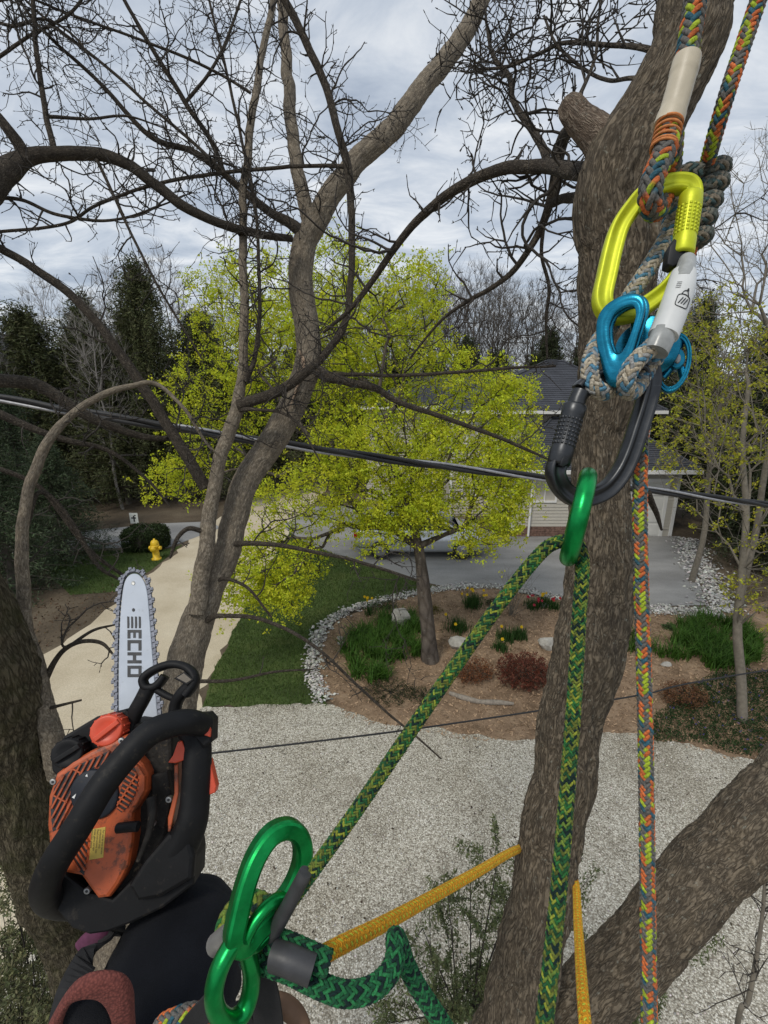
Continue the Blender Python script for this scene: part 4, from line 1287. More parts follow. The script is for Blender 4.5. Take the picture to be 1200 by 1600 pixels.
twig_shrub(600, 950, 0.40, 0.18, 160, (0.05, 0.08, 0.025), 'low green mound behind the upright boulder', 'low_shrub', 8, cat='plant')
twig_shrub(610, 1085, 0.55, 0.14, 260, (0.05, 0.062, 0.024), 'sparse low shrub in front of the strap leaves', 'low_shrub', 7, cat='plant')
twig_shrub(660, 1090, 0.35, 0.12, 110, (0.05, 0.062, 0.024), 'sparse low shrub left of the driftwood', 'low_shrub', 6, cat='plant')
twig_shrub(1045, 982, 0.16, 0.08, 40, (0.10, 0.15, 0.06), 'small broad-leaved rosette right of the striped rope', 'low_shrub', 8, 0.03, cat='plant')
# periwinkle
pv = gp([(1010, 1130), (1040, 1108), (1085, 1070), (1120, 1055), (1230, 1050), (1260, 1190), (1150, 1180), (1080, 1162), (1020, 1160)])
P = scatter(pv, 9000)[:5200]
g = Geo(); leaves(g, np.c_[P, RNG.uniform(0.03, 0.12, len(P))], 4, 0.03, 0.018, 0.5, lambda c, n_: gcols(len(c), (0.034, 0.07, 0.022), 0.5))
fl = P[RNG.random(len(P)) < 0.025]
leaves(g, np.c_[fl, np.full(len(fl), 0.13)], 4, 0.012, 0.012, 0.7, lambda c, n_: gcols(len(c), (0.11, 0.10, 0.35), 0.2))
tag(part('periwinkle', g, M['leaf'], None, False, loc=A(0, 0, 0)), 'dark green periwinkle ground cover with small blue flowers', 'ground cover', kind='stuff')
# driftwood
lp = np.array([G(702, 1086), G(725, 1094), G(750, 1100), G(775, 1101), G(802, 1103)]) + A(0, 0, 0.05)
g = Geo(); q = spline(np.c_[lp, [0.035, 0.05, 0.045, 0.05, 0.03]], 24); tube(g, q[:, :3], q[:, 3], 10, bark=0.12, seed=4)
M['driftwood'] = simple('driftwood', (0.22, 0.19, 0.155), 0.9, var=0.35, scale=25, bump=0.6, bscale=60, bdist=0.01)
tag(part('driftwood', g, M['driftwood']), 'grey driftwood branch lying on the mulch', 'log')
# bare many-stemmed shrub by the drive
b = G(798, 962)
sh = thing('bare_shrub', 'leafless many-stemmed shrub by the driveway behind the rope', 'shrub', b)
g = Geo(); P0, P1, r0, r1 = [], [], [], []
for k in range(22):
    d = unit(A(RNG.normal() * 0.45, RNG.normal() * 0.4, 1.4)); p = b + RNG.normal(size=3) * A(0.05, 0.05, 0)
    for s_ in range(6):
        q = p + d * RNG.uniform(0.15, 0.25); P0.append(p); P1.append(q); r0.append(0.007 - s_ * 0.0009); r1.append(0.006 - s_ * 0.0009)
        if s_ > 2:
            P0.append(q); P1.append(q + unit(d + RNG.normal(size=3) * 0.6) * 0.18); r0.append(0.003); r1.append(0.0015)
        p = q; d = unit(d + RNG.normal(size=3) * 0.12)
frusta(g, P0, P1, r0, r1, 4); part('stems', g, M['young_bark'], sh, kind='stuff')

# ------------------------------------------------------------------ the two near trees
LIMBS = []          # (tree, dense points, radii) for the twigs
def limb_pts(spec, step=0.012):
    S = np.asarray(spec, float)
    n = max(24, 12 * len(S))
    Q = spline(S, n)
    P = W(Q[:, 0], Q[:, 1], Q[:, 2])
    r = np.maximum(Q[:, 3], 1.5) * 0.455 * Q[:, 2] / F
    out, s = resample(np.c_[P, r], step)
    return out[:, :3], out[:, 3]

def limb(root, name, spec, mat, bark=0.05, m=14, twigs=True, ends=None, step=None, label=None, furrow=None):
    P, r = limb_pts(spec, step or max(0.006, 0.35 * float(np.mean([s[3] * 0.5 * s[2] / F for s in spec]))))
    if ends is not None:                      # carry the limb on through world points (towards the ground)
        E = np.asarray(ends, float)
        Q = spline(np.vstack([np.c_[P[-3:], r[-3:]][::1][-1:], E]), 60)
        P = np.vstack([P, Q[1:, :3]]); r = np.r_[r, Q[1:, 3]]
    # slow waver so that no limb is a drawn curve
    L = np.r_[0, np.cumsum(np.linalg.norm(np.diff(P, axis=0), axis=1))]
    sd_ = len(LIMBS)
    wob = np.stack([fbm(np.c_[L * 9, L * 0 + sd_ * 3.1, L * 0 + k * 5.7], 2, sd_) - 0.5 for k in range(3)], 1)
    P = P + wob * np.minimum(r * 0.9, 0.02)[:, None]
    g = Geo(); tube(g, P, r, m, bark=bark, seed=sd_, furrow=furrow)
    o = part(name, g, mat, root, label=label)
    LIMBS.append((root, P, r, twigs))
    return o

# --- right tree
gr0 = A(0.75, 1.25, 0.0)
rt = thing('climbing_tree', 'near tree with dark furrowed bark that the climber is roped to', 'tree', gr0)
stem = [(1400, -1100, 0.52, 74), (1270, -650, 0.56, 84), (1180, -330, 0.60, 94), (1125, -150, 0.64, 104), (1092, 0, 0.66, 114), (1066, 100, 0.67, 112), (1020, 190, 0.68, 116), (980, 255, 0.69, 138), (966, 330, 0.70, 136), (966, 400, 0.71, 126), (958, 500, 0.73, 112), (948, 600, 0.75, 96), (940, 700, 0.77, 86), (936, 800, 0.79, 94), (932, 900, 0.81, 106), (925, 1000, 0.82, 112), (903, 1100, 0.83, 100), (880, 1200, 0.83, 98), (864, 1300, 0.83, 100), (846, 1400, 0.82, 98), (824, 1500, 0.82, 104), (803, 1600, 0.82, 122), (785, 1700, 0.85, 140)]
limb(rt, 'stem', stem, M['bark_right'], 0.05, 120, False, furrow=(0.016, 0.0046), ends=[(0.33, 0.42, 4.2, 0.085), (0.45, 0.7, 3.2, 0.10), (0.6, 1.0, 1.8, 0.12), (0.7, 1.2, 0.5, 0.14), (0.75, 1.25, -0.1, 0.2)], step=0.005)
fork = [(1480, 980, 1.15, 88), (1330, 1125, 1.02, 98), (1200, 1258, 0.95, 106), (1130, 1335, 0.92, 108), (1060, 1412, 0.90, 108), (990, 1490, 0.88, 104), (925, 1562, 0.87, 104), (870, 1630, 0.87, 112), (820, 1720, 0.88, 120)]
limb(rt, 'fork_limb', fork, M['bark_right'], 0.05, 120, False, step=0.005, furrow=(0.017, 0.0044))
limb(rt, 'cut_stub', [(965, 265, 0.70, 75), (935, 225, 0.70, 62), (912, 198, 0.70, 50), (896, 176, 0.70, 45), (886, 162, 0.70, 40), (882, 157, 0.70, 30)], M['stub_bark'], 0.10, 60, False, label='pale rough sawn branch stub', furrow=(0.012, 0.0022))
limb(rt, 'branch', [(930, 268, 0.72, 36), (900, 268, 0.78, 27), (860, 262, 0.88, 22), (800, 261, 0.97, 20), (750, 274, 1.03, 18), (700, 302, 1.09, 16), (660, 335, 1.14, 14), (620, 384, 1.2, 12), (580, 440, 1.25, 10), (548, 482, 1.28, 8), (505, 520, 1.32, 5)], M['bark_limb'])
limb(rt, 'branch', [(935, 312, 0.74, 26), (905, 309, 0.82, 18), (880, 310, 0.90, 15), (862, 318, 0.95, 14)], M['bark_limb'], twigs=False)
limb(rt, 'branch', [(893, 200, 0.80, 20), (880, 215, 0.93, 21), (872, 245, 0.96, 20), (864, 300, 0.96, 16), (848, 352, 1.0, 13), (825, 392, 1.03, 11), (800, 425, 1.07, 10), (768, 450, 1.1, 8), (735, 468, 1.14, 7), (690, 500, 1.2, 5), (640, 560, 1.25, 3)], M['bark_limb'])
limb(rt, 'branch', [(858, 258, 0.93, 14), (840, 215, 0.98, 13), (815, 180, 1.02, 11), (800, 150, 1.05, 9), (795, 120, 1.08, 8), (772, 90, 1.1, 7), (762, 50, 1.12, 5), (757, 0, 1.15, 4)], M['bark_limb'])
limb(rt, 'branch', [(848, 355, 1.0, 7), (846, 400, 1.02, 6), (858, 450, 1.05, 6), (853, 500, 1.08, 5), (855, 560, 1.1, 3.5)], M['bark_limb'])
limb(rt, 'branch', [(900, 160, 0.72, 7), (930, 90, 0.8, 5.5), (935, 30, 0.85, 4.5), (945, -30, 0.9, 4)], M['bark_limb'])
limb(rt, 'branch', [(1040, 85, 0.68, 12), (1000, 75, 0.72, 9), (940, 70, 0.82, 7), (880, 68, 0.9, 6.5), (840, 85, 0.98, 6), (790, 105, 1.05, 5), (740, 108, 1.1, 4)], M['bark_limb'])
limb(rt, 'branch', [(1030, 125, 0.68, 9), (985, 122, 0.72, 7), (950, 125, 0.78, 6), (915, 110, 0.84, 5.5), (870, 70, 0.9, 4.5), (850, 25, 0.95, 4)], M['bark_limb'])
limb(rt, 'branch', [(1012, 770, 0.83, 12), (1020, 790, 0.86, 10), (1027, 805, 0.88, 8), (1034, 828, 0.9, 4)], M['bark_limb'], twigs=False, label='short broken twig stub')

# --- centre and left tree: several stems from one mossy trunk
gl0 = A(-1.35, 1.75, 0.0)
lt = thing('leaning_tree', 'many-stemmed bare tree with mossy trunk behind the chainsaw', 'tree', gl0)
moss = [(-160, 700, 1.0, 110), (-85, 860, 1.08, 112), (-42, 960, 1.15, 112), (-10, 1050, 1.22, 114), (18, 1140, 1.32, 116), (48, 1260, 1.42, 112), (80, 1370, 1.55, 98), (112, 1460, 1.68, 84), (150, 1590, 1.86, 78)]
limb(lt, 'trunk', moss, M['bark_moss'], 0.12, 90, False, furrow=(0.022, 0.006), ends=[(-1.2, 1.0, 3.0, 0.13), (-1.28, 1.4, 1.8, 0.15), (-1.35, 1.75, 0.4, 0.18), (-1.35, 1.75, -0.1, 0.26)], step=0.008)
main = [(150, 1580, 1.72, 66), (205, 1420, 1.60, 66), (250, 1260, 1.55, 66), (272, 1150, 1.55, 64), (284, 1060, 1.58, 62), (306, 980, 1.62, 54), (334, 912, 1.66, 44), (354, 865, 1.69, 42), (378, 767, 1.74, 42), (408, 715, 1.78, 44), (438, 670, 1.81, 45), (471, 600, 1.85, 44), (482, 550, 1.88, 42), (478, 500, 1.9, 42), (470, 450, 1.9, 40), (474, 400, 1.9, 40), (488, 355, 1.9, 38), (520, 297, 1.92, 36), (572, 238, 1.95, 35), (620, 195, 2.0, 35), (665, 132, 2.05, 33), (700, 90, 2.1, 31), (735, 35, 2.15, 29), (765, -30, 2.2, 27), (830, -170, 2.3, 20)]
limb(lt, 'stem', main, M['bark_center'], 0.05, 90, True, step=0.007, furrow=(0.015, 0.0026))
limb(lt, 'stem', [(305, 960, 1.58, 30), (318, 880, 1.6, 27), (330, 800, 1.62, 24), (340, 740, 1.63, 22), (356, 680, 1.64, 22), (372, 635, 1.65, 21), (379, 590, 1.66, 16), (381, 540, 1.67, 15), (381, 450, 1.68, 14), (378, 360, 1.7, 13), (381, 300, 1.72, 13), (390, 210, 1.75, 13), (398, 150, 1.78, 12), (414, 65, 1.82, 11), (428, 0, 1.85, 10), (445, -90, 1.9, 8)], M['bark_center'], 0.07, 18)
limb(lt, 'stem', [(487, 362, 1.9, 26), (470, 292, 1.92, 23), (456, 215, 1.95, 21), (452, 150, 2.0, 20), (446, 90, 2.05, 18), (440, 0, 2.1, 16), (430, -120, 2.2, 12)], M['bark_center'], 0.06, 18)
B = M['bark_limb']
for sp_ in [
    [(372, 632, 1.64, 20), (402, 624, 1.63, 18), (440, 608, 1.62, 17), (480, 580, 1.61, 15), (515, 545, 1.6, 13), (542, 497, 1.58, 11), (549, 430, 1.57, 11), (549, 340, 1.56, 12), (545, 265, 1.55, 14), (528, 205, 1.53, 13), (512, 150, 1.52, 13), (492, 95, 1.5, 13), (466, 42, 1.48, 13), (440, -10, 1.46, 13), (400, -90, 1.44, 14)],
    [(383, 596, 1.65, 10), (398, 560, 1.65, 8), (405, 500, 1.66, 7), (405, 440, 1.67, 6), (402, 350, 1.68, 5.5), (392, 280, 1.7, 5), (382, 240, 1.72, 5), (372, 190, 1.74, 5), (345, 75, 1.78, 4.5), (327, 0, 1.8, 4), (315, -60, 1.8, 4)],
    [(480, 372, 1.9, 22), (455, 350, 1.88, 18), (430, 336, 1.86, 15), (400, 315, 1.84, 13), (350, 272, 1.8, 11), (300, 236, 1.76, 10), (250, 221, 1.72, 9), (215, 195, 1.7, 8), (175, 150, 1.68, 7), (130, 105, 1.65, 6), (80, 60, 1.6, 5), (40, 15, 1.58, 4.5), (10, -40, 1.56, 4)],
    [(352, 275, 1.8, 9), (325, 212, 1.78, 8), (290, 160, 1.75, 8), (235, 70, 1.7, 7), (195, 0, 1.66, 6), (170, -50, 1.64, 6)],
    [(290, 160, 1.75, 6), (330, 110, 1.76, 5), (355, 60, 1.77, 4.5), (378, -5, 1.78, 4)],
    [(385, 300, 1.72, 6), (300, 222, 1.68, 5.5), (240, 170, 1.65, 5), (190, 125, 1.62, 5), (130, 75, 1.6, 4.5), (60, 20, 1.58, 4), (20, -20, 1.56, 3.5)],
    [(392, 146, 1.76, 5), (350, 120, 1.74, 4.5), (290, 90, 1.7, 4.5), (200, 55, 1.66, 4), (130, 30, 1.62, 4), (55, 0, 1.6, 3.5)],
    [(546, 262, 1.555, 8), (520, 259, 1.6, 6.5), (480, 259, 1.65, 6), (430, 262, 1.7, 6), (330, 272, 1.7, 6), (230, 291, 1.68, 5.5), (150, 322, 1.66, 5), (100, 350, 1.64, 5), (0, 362, 1.6, 5), (-80, 372, 1.58, 4)],
    [(322, 762, 1.63, 20), (300, 725, 1.62, 19), (268, 672, 1.6, 18), (240, 630, 1.58, 17), (215, 595, 1.56, 17), (165, 522, 1.52, 15), (120, 470, 1.5, 14), (80, 437, 1.48, 14), (30, 405, 1.45, 13), (-40, 365, 1.42, 13)],
    [(495, 578, 1.84, 22), (520, 590, 1.83, 17), (545, 597, 1.82, 14), (585, 605, 1.82, 12), (620, 627, 1.82, 10), (700, 655, 1.8, 8), (760, 676, 1.8, 7), (830, 705, 1.78, 5), (866, 722, 1.76, 3)],
    [(500, 583, 1.86, 7), (560, 585, 1.8, 6), (620, 587, 1.75, 6), (720, 581, 1.7, 5.5), (800, 575, 1.66, 5), (868, 572, 1.64, 4)],
    [(358, 852, 1.68, 12), (385, 849, 1.66, 9), (440, 853, 1.62, 7.5), (530, 870, 1.6, 6), (600, 890, 1.58, 5), (655, 907, 1.56, 3)],
    [(322, 970, 1.6, 12), (345, 962, 1.58, 8), (400, 966, 1.54, 7), (460, 990, 1.5, 6), (510, 1025, 1.48, 5), (560, 1072, 1.46, 5), (610, 1118, 1.44, 4), (650, 1150, 1.42, 3.5), (690, 1186, 1.4, 2.5)],
    [(335, 910, 1.64, 8), (355, 905, 1.63, 6), (390, 922, 1.62, 5), (425, 965, 1.6, 3.5)],
    [(316, 830, 1.6, 9), (296, 826, 1.58, 8), (280, 838, 1.57, 7), (271, 858, 1.56, 6), (266, 872, 1.55, 3)],
    [(300, 1065, 1.52, 7), (370, 1062, 1.5, 5), (430, 1050, 1.48, 4), (490, 1046, 1.46, 2.5)],
    [(372, 640, 1.64, 9), (400, 640, 1.6, 6), (440, 645, 1.58, 5), (470, 668, 1.56, 4), (500, 720, 1.54, 2.5)],
]:
    limb(lt, 'branch', sp_, B)
# left arch and the curved stem that rise from the mossy trunk
limb(lt, 'stem', [(-160, 480, 1.2, 70), (-70, 345, 1.35, 58), (-20, 292, 1.42, 52), (8, 268, 1.45, 40), (40, 247, 1.48, 27), (80, 241, 1.5, 22), (150, 240, 1.53, 20), (195, 255, 1.55, 18), (240, 285, 1.57, 17), (290, 322, 1.6, 16), (345, 348, 1.64, 14), (400, 365, 1.7, 13), (455, 373, 1.8, 11)], B, 0.07, 18)
limb(lt, 'stem', [(95, 1210, 1.34, 40), (72, 1110, 1.3, 32), (52, 1030, 1.28, 26), (40, 960, 1.28, 22), (36, 890, 1.28, 20), (38, 820, 1.29, 18), (50, 750, 1.3, 17), (75, 690, 1.31, 15), (115, 645, 1.33, 13), (165, 615, 1.35, 11), (210, 603, 1.37, 9), (245, 600, 1.39, 7), (290, 640, 1.4, 6), (320, 690, 1.42, 5), (345, 715, 1.44, 3)], M['bark_center'], 0.07, 16)
for sp_ in [
    [(42, 250, 1.48, 22), (30, 225, 1.46, 19), (15, 205, 1.44, 17), (-10, 175, 1.42, 15), (-50, 140, 1.4, 12)],
    [(84, 240, 1.5, 10), (74, 185, 1.5, 9), (62, 110, 1.5, 8), (52, 20, 1.5, 7), (47, -60, 1.5, 6)],
    [(150, 245, 1.53, 6), (175, 300, 1.54, 5), (200, 355, 1.55, 4.5), (250, 452, 1.56, 4), (315, 560, 1.58, 3)],
    [(-40, 596, 1.4, 24), (20, 597, 1.44, 22), (65, 605, 1.48, 20), (115, 638, 1.52, 18), (165, 664, 1.56, 15), (220, 682, 1.6, 11), (270, 686, 1.64, 8)],
    [(-40, 630, 1.3, 16), (10, 652, 1.34, 14), (60, 673, 1.38, 12), (110, 688, 1.42, 10), (170, 704, 1.46, 7), (230, 750, 1.5, 5), (265, 790, 1.52, 3)],
    [(62, 1078, 1.3, 13), (85, 1035, 1.3, 9), (105, 1012, 1.3, 8), (130, 1002, 1.3, 7), (158, 1005, 1.3, 6), (178, 1024, 1.3, 3)],
    [(110, 1008, 1.3, 6), (145, 985, 1.32, 5), (180, 976, 1.34, 3)],
    [(72, 1108, 1.3, 7), (95, 1102, 1.28, 5), (127, 1094, 1.26, 3.5)],
    [(-30, 1085, 1.1, 12), (0, 1022, 1.15, 10), (20, 1030, 1.2, 8), (45, 1045, 1.26, 5)],
    [(38, 830, 1.29, 9), (60, 770, 1.32, 8), (100, 800, 1.36, 8), (150, 880, 1.42, 7), (185, 905, 1.46, 4)],
    [(-40, 720, 1.3, 9), (60, 760, 1.38, 8), (130, 850, 1.46, 7), (200, 905, 1.52, 5)],
    [(-30, 110, 1.5, 6), (40, 60, 1.52, 5), (110, 20, 1.54, 4.5), (150, -40, 1.56, 4)],
    [(-40, 20, 1.5, 5), (20, 40, 1.5, 5), (70, 30, 1.52, 4), (120, 60, 1.54, 3.5), (150, 110, 1.56, 2.5)],
    [(-40, 310, 1.44, 7), (30, 312, 1.48, 6), (90, 335, 1.52, 5.5), (170, 345, 1.56, 4.5), (250, 322, 1.6, 3), (300, 300, 1.62, 1.5)],
    [(73, 182, 1.5, 6), (140, 186, 1.58, 4.5), (200, 182, 1.6, 3.5), (270, 205, 1.64, 1.5)],
]:
    limb(lt, 'branch', sp_, B)
# bare scar on the main stem
g = Geo(); q = spline(A((466, 545, 1.815, 2), (474, 566, 1.80, 11), (470, 590, 1.79, 12), (462, 610, 1.77, 7), (452, 640, 1.755, 2)).reshape(-1, 4), 20)
tube(g, W(q[:, 0], q[:, 1], q[:, 2]), q[:, 3] * 0.5 * q[:, 2] / F, 8, flat=0.4); part('scar', g, M['cut_wood'], lt, label='pale bare patch on the bark')

# fine twigs of both trees
def make_twigs(root, density, seed):
    rg = np.random.default_rng(seed)
    P0, P1, r0, r1 = [], [], [], []
    def seg(a, b, ra, rb):
        P0.append(a); P1.append(b); r0.append(ra); r1.append(rb)
    def spur(p, d, L, r, lvl):
        n = max(2, int(L / 0.018))
        prev = p
        bend = rg.normal(size=3) * 0.30 + A(0, 0, 0.10)
        for i in range(n):
            d = unit(d + bend * 0.30 + rg.normal(size=3) * 0.24)
            q = prev + d * (L / n)
            ra = r * (1 - 0.65 * i / n)
            seg(prev, q, ra, r * (1 - 0.65 * (i + 1) / n))
            if lvl > 0 and rg.random() < (0.42 if lvl > 1 else 0.38):
                side = unit(np.cross(d, rg.normal(size=3)))
                spur(q, unit(d * 0.55 + side), L * rg.uniform(0.16, 0.45), max(ra * 0.72, 0.0014), lvl - 1)
            elif rg.random() < 0.32:
                side = unit(np.cross(d, rg.normal(size=3)))
                seg(q, q + unit(side + d * 0.6) * rg.uniform(0.004, 0.012), max(ra * 0.7, 0.001), 0.001)
            prev = q
        seg(prev, prev + d * 0.006, max(r * 0.5, 0.0014), 0.0006)
    for ro, P, r, tw in LIMBS:
        if ro is not root or not tw:
            continue
        L = np.r_[0, np.cumsum(np.linalg.norm(np.diff(P, axis=0), axis=1))]
        T = unit(np.gradient(P, axis=0))
        n = int(L[-1] * density)
        for s_ in np.sort(rg.uniform(0.08, L[-1], n)):
            k = min(np.searchsorted(L, s_), len(P) - 1)
            if r[k] > 0.022 and rg.random() < 0.75:
                continue
            # the fresh sawn working space round the stems stays clear
            c = P[k] - C0; dz = c.dot(FWD); py = 800 - F * c.dot(UP) / dz
            keep = 1.0 if py < 480 else (0.55 if py < 720 else 0.30)
            if rg.random() > keep:
                continue
            side = unit(np.cross(T[k], rg.normal(size=3)))
            d = unit(side + T[k] * rg.uniform(0.1, 0.8) + A(0, 0, 0.25))
            spur(P[k] + side * r[k] * 0.6, d, float(rg.choice([0.06, 0.12, 0.22, 0.36], p=[0.34, 0.30, 0.22, 0.14])) * rg.uniform(0.7, 1.3), min(r[k] * 0.6, rg.uniform(0.0024, 0.0040)), 2)
    g = Geo(); frusta(g, np.array(P0), np.array(P1), np.array(r0), np.array(r1), 4)
    part('twigs', g, M['twig'], root, kind='stuff')
    return len(P0)
n1_ = make_twigs(rt, 27, 5); n2_ = make_twigs(lt, 21, 6)
print('twig segments', n1_, n2_)

# ------------------------------------------------------------------ cables
M['cable'] = simple('cable', (0.012, 0.012, 0.013), 0.6, var=0.3, scale=40)
M['bare_wire'] = simple('bare_wire', (0.34, 0.34, 0.35), 0.5, 0.6, var=0.25, scale=60)
cp = spline(A((-900, 520, 1.6), (-250, 594, 1.95), (0, 624, 2.1), (120, 644, 2.15), (250, 664, 2.2), (400, 688, 2.3), (550, 710, 2.4), (700, 729, 2.5), (850, 747, 2.6), (1020, 766, 2.75), (1200, 789, 2.9), (1700, 850, 3.4), (2600, 900, 5.0)).reshape(-1, 3), 200)
CP, s_ = resample(W(cp[:, 0], cp[:, 1], cp[:, 2]), 0.02)
T_, U_, V_ = frames(CP)
cab = thing('service_cable', 'twisted black overhead cable with a bare steel wire crossing the view', 'cable', CP[0])
for k in range(3):
    ph = s_ * 2 * np.pi / 1.25 + k * 2 * np.pi / 3
    Pk = CP + 0.0125 * (np.cos(ph)[:, None] * U_ + np.sin(ph)[:, None] * V_)
    g = Geo(); tube(g, Pk, 0.0112 if k else 0.0072, 10)
    part('conductor' if k else 'messenger_wire', g, M['cable'] if k else M['bare_wire'], cab)
cp = spline(A((-500, 1270, 2.4), (250, 1186, 2.9), (330, 1177, 3.0), (480, 1160, 3.15), (640, 1140, 3.3), (845, 1110, 3.5), (1000, 1086, 3.7), (1200, 1047, 4.0), (2200, 900, 6)).reshape(-1, 3), 120)
g = Geo(); tube(g, W(cp[:, 0], cp[:, 1], cp[:, 2]), 0.0062, 8)
tag(part('overhead_wire', g, M['cable']), 'thin black wire running low across the gravel view', 'wire')

# ------------------------------------------------------------------ feathery cedar tops below the climber
def cedar_spray(name, label, base, tops, cols=(0.10, 0.12, 0.05)):
    root = thing(name, label, 'tree', base)
    P0, P1, r0, r1, C = [], [], [], [], []
    top = np.array(tops)
    st = np.asarray(base, float)
    mean = top.mean(0) - A(0, 0, 0.5)
    tr = np.linspace(st, mean, 8); tr[1:-1] += RNG.normal(size=(6, 3)) * 0.02
    g = Geo(); tube(g, tr, np.linspace(0.06, 0.018, 8), 8); part('trunk', g, M['bark_far'], root)
    for t in top:
        j = RNG.integers(4, 8); a = tr[j]
        for i in range(6):
            P0.append(a + (t - a) * i / 6); P1.append(a + (t - a) * (i + 1) / 6); r0.append(0.007 - i * 0.0009); r1.append(0.0061 - i * 0.0009)
        d0 = unit(t - a)
        for q in range(6):
            o_ = a + (t - a) * RNG.uniform(0.45, 1.0)
            d = unit(d0 + RNG.normal(size=3) * 0.75)
            nrm = unit(np.cross(d, RNG.normal(size=3)))
            L = RNG.uniform(0.10, 0.24)
            P0.append(o_); P1.append(o_ + d * L); r0.append(0.002); r1.append(0.001)
            for w_ in np.linspace(0.2, 1, 7):
                for sgn_ in (-1, 1):
                    e = o_ + d * L * w_
                    dd = unit(d * 0.8 + nrm * sgn_)
                    ll = L * 0.34 * (1.15 - w_ * 0.7)
                    C += [e + dd * ll * f for f in (0.25, 0.5, 0.75, 1.0)]
    g = Geo(); frusta(g, np.array(P0), np.array(P1), np.array(r0), np.array(r1), 4); part('branches', g, M['twig'], root, kind='stuff')
    g = Geo(); leaves(g, np.array(C), 3, 0.005, 0.010, 0.36, lambda c, n_: gcols(len(c), cols, 0.4)); part('foliage', g, M['needle'], root, False, kind='stuff')
    return root
def spots(lst, d):
    return [W(A(x), A(y), A(d + RNG.uniform(-0.25, 0.25)))[0] for x, y in lst]
cedar_spray('cedar_tree', 'feathery green cedar top behind the lower rope and trunk', A(0.55, 2.1, 0), spots([(780, 1330), (735, 1365), (700, 1395), (755, 1420), (700, 1460), (765, 1480), (730, 1530), (760, 1560), (690, 1580), (640, 1560), (720, 1600), (660, 1450), (800, 1420), (820, 1350), (840, 1520), (600, 1600), (910, 1340), (905, 1390), (640, 1500)], 2.2))
cedar_spray('cedar_tree', 'sparse cedar sprays below the lower right limb', A(1.3, 2.0, 0), spots([(1010, 1530), (1060, 1500), (960, 1600), (1030, 1580), (915, 1510), (930, 1560)], 2.2))
cedar_spray('cedar_tree', 'olive cedar sprays in the lower left corner', A(-2.3, 1.4, 0), spots([(10, 1350), (30, 1400), (5, 1430), (50, 1440), (20, 1480), (70, 1500), (30, 1530), (60, 1560), (10, 1580), (85, 1590), (40, 1610), (-20, 1400), (-20, 1500), (-10, 1560), (90, 1540), (50, 1490), (15, 1520), (75, 1620)], 1.9), (0.14, 0.145, 0.07))
# bare sapling at the lower right edge
b = A(2.6, 2.0, 0.0)
sap = thing('bare_sapling', 'thin leafless sapling at the lower right edge', 'tree', b)
tops = [W(A(x), A(y), A(d))[0] for x, y, d in ((1196, 1360, 2.1), (1190, 1440, 2.15), (1170, 1560, 2.2), (1150, 1620, 2.3))]
g = Geo(); q = spline(np.c_[np.array([tops[0], tops[1], tops[2], tops[3], b]), [0.006, 0.008, 0.011, 0.013, 0.03]], 40); tube(g, q[:, :3], q[:, 3], 8); part('stem', g, M['young_bark'], sap)
LIMBS.append((sap, q[:26, :3], q[:26, 3], True))
rg_keep = LIMBS[-1]
P0, P1, r0, r1 = [], [], [], []
for k in range(26):
    i = RNG.integers(0, 26); p = q[i, :3]; d = unit(A(RNG.normal() * 0.8 - 0.3, RNG.normal() * 0.6, 0.7)); L = RNG.uniform(0.1, 0.35)
    for s_2 in range(5):
        d = unit(d + RNG.normal(size=3) * 0.2); e = p + d * L / 5
        P0.append(p); P1.append(e); r0.append(0.0032 - s_2 * 0.0004); r1.append(0.0028 - s_2 * 0.0004)
        if s_2:
            P0.append(e); P1.append(e + unit(d + RNG.normal(size=3) * 0.8) * 0.05); r0.append(0.002); r1.append(0.001)
        p = e
g = Geo(); frusta(g, P0, P1, r0, r1, 4); part('twigs', g, M['twig'], sap, kind='stuff')

# ------------------------------------------------------------------ ropes
def braid(geo, P, Rr, n=8, pitch=6.0, colfun=None, per=26, core=(0.02, 0.03, 0.025), m=5, taper=None):
    """braided cover of 2n strands laid two over, two under, round a solid core"""
    p = pitch * Rr
    P, s = resample(np.asarray(P, float), p / per)
    T, U, V = frames(P)
    Rv = np.full(len(P), Rr) if taper is None else Rr * np.interp(s / s[-1], np.linspace(0, 1, len(taper)), taper)
    tube(geo, P, Rv * 0.80, 14, col=A(*core))
    sw = 2 * np.pi / (2 * n) * 0.86
    ph = np.linspace(0, 2 * np.pi, m, endpoint=False)
    rg = np.random.default_rng(n * 31 + len(P))
    for dr in (1, -1):
        for i in range(n):
            th = 2 * np.pi * i / n + dr * 2 * np.pi * s / p
            q = th * n / np.pi
            rr = Rv * (0.84 + dr * 0.115 * np.cos(2 * np.pi * (q - 0.5) / 4))
            er = np.cos(th)[:, None] * U + np.sin(th)[:, None] * V
            c = P + rr[:, None] * er
            t = unit(np.gradient(c, axis=0))
            b = unit(np.cross(t, er)); e2 = np.cross(b, t)
            hw = Rv * sw * 0.80; ht = Rv * 0.17
            X = c[:, None] + (np.cos(ph)[None, :] * hw[:, None])[..., None] * b[:, None] + (np.sin(ph)[None, :] * ht[:, None])[..., None] * e2[:, None]
            col = np.asarray(colfun(i, dr, s), float)
            if col.ndim == 1:
                col = np.broadcast_to(col, (len(s), 3))
            X = X.reshape(-1, 3)
            Q = grid_quads(len(s), m)
            if dr < 0:
                Q = Q[:, ::-1]
            geo.add(X, np.ascontiguousarray(Q), np.repeat(col * rg.uniform(0.85, 1.12), m, 0), X.copy())
    return geo

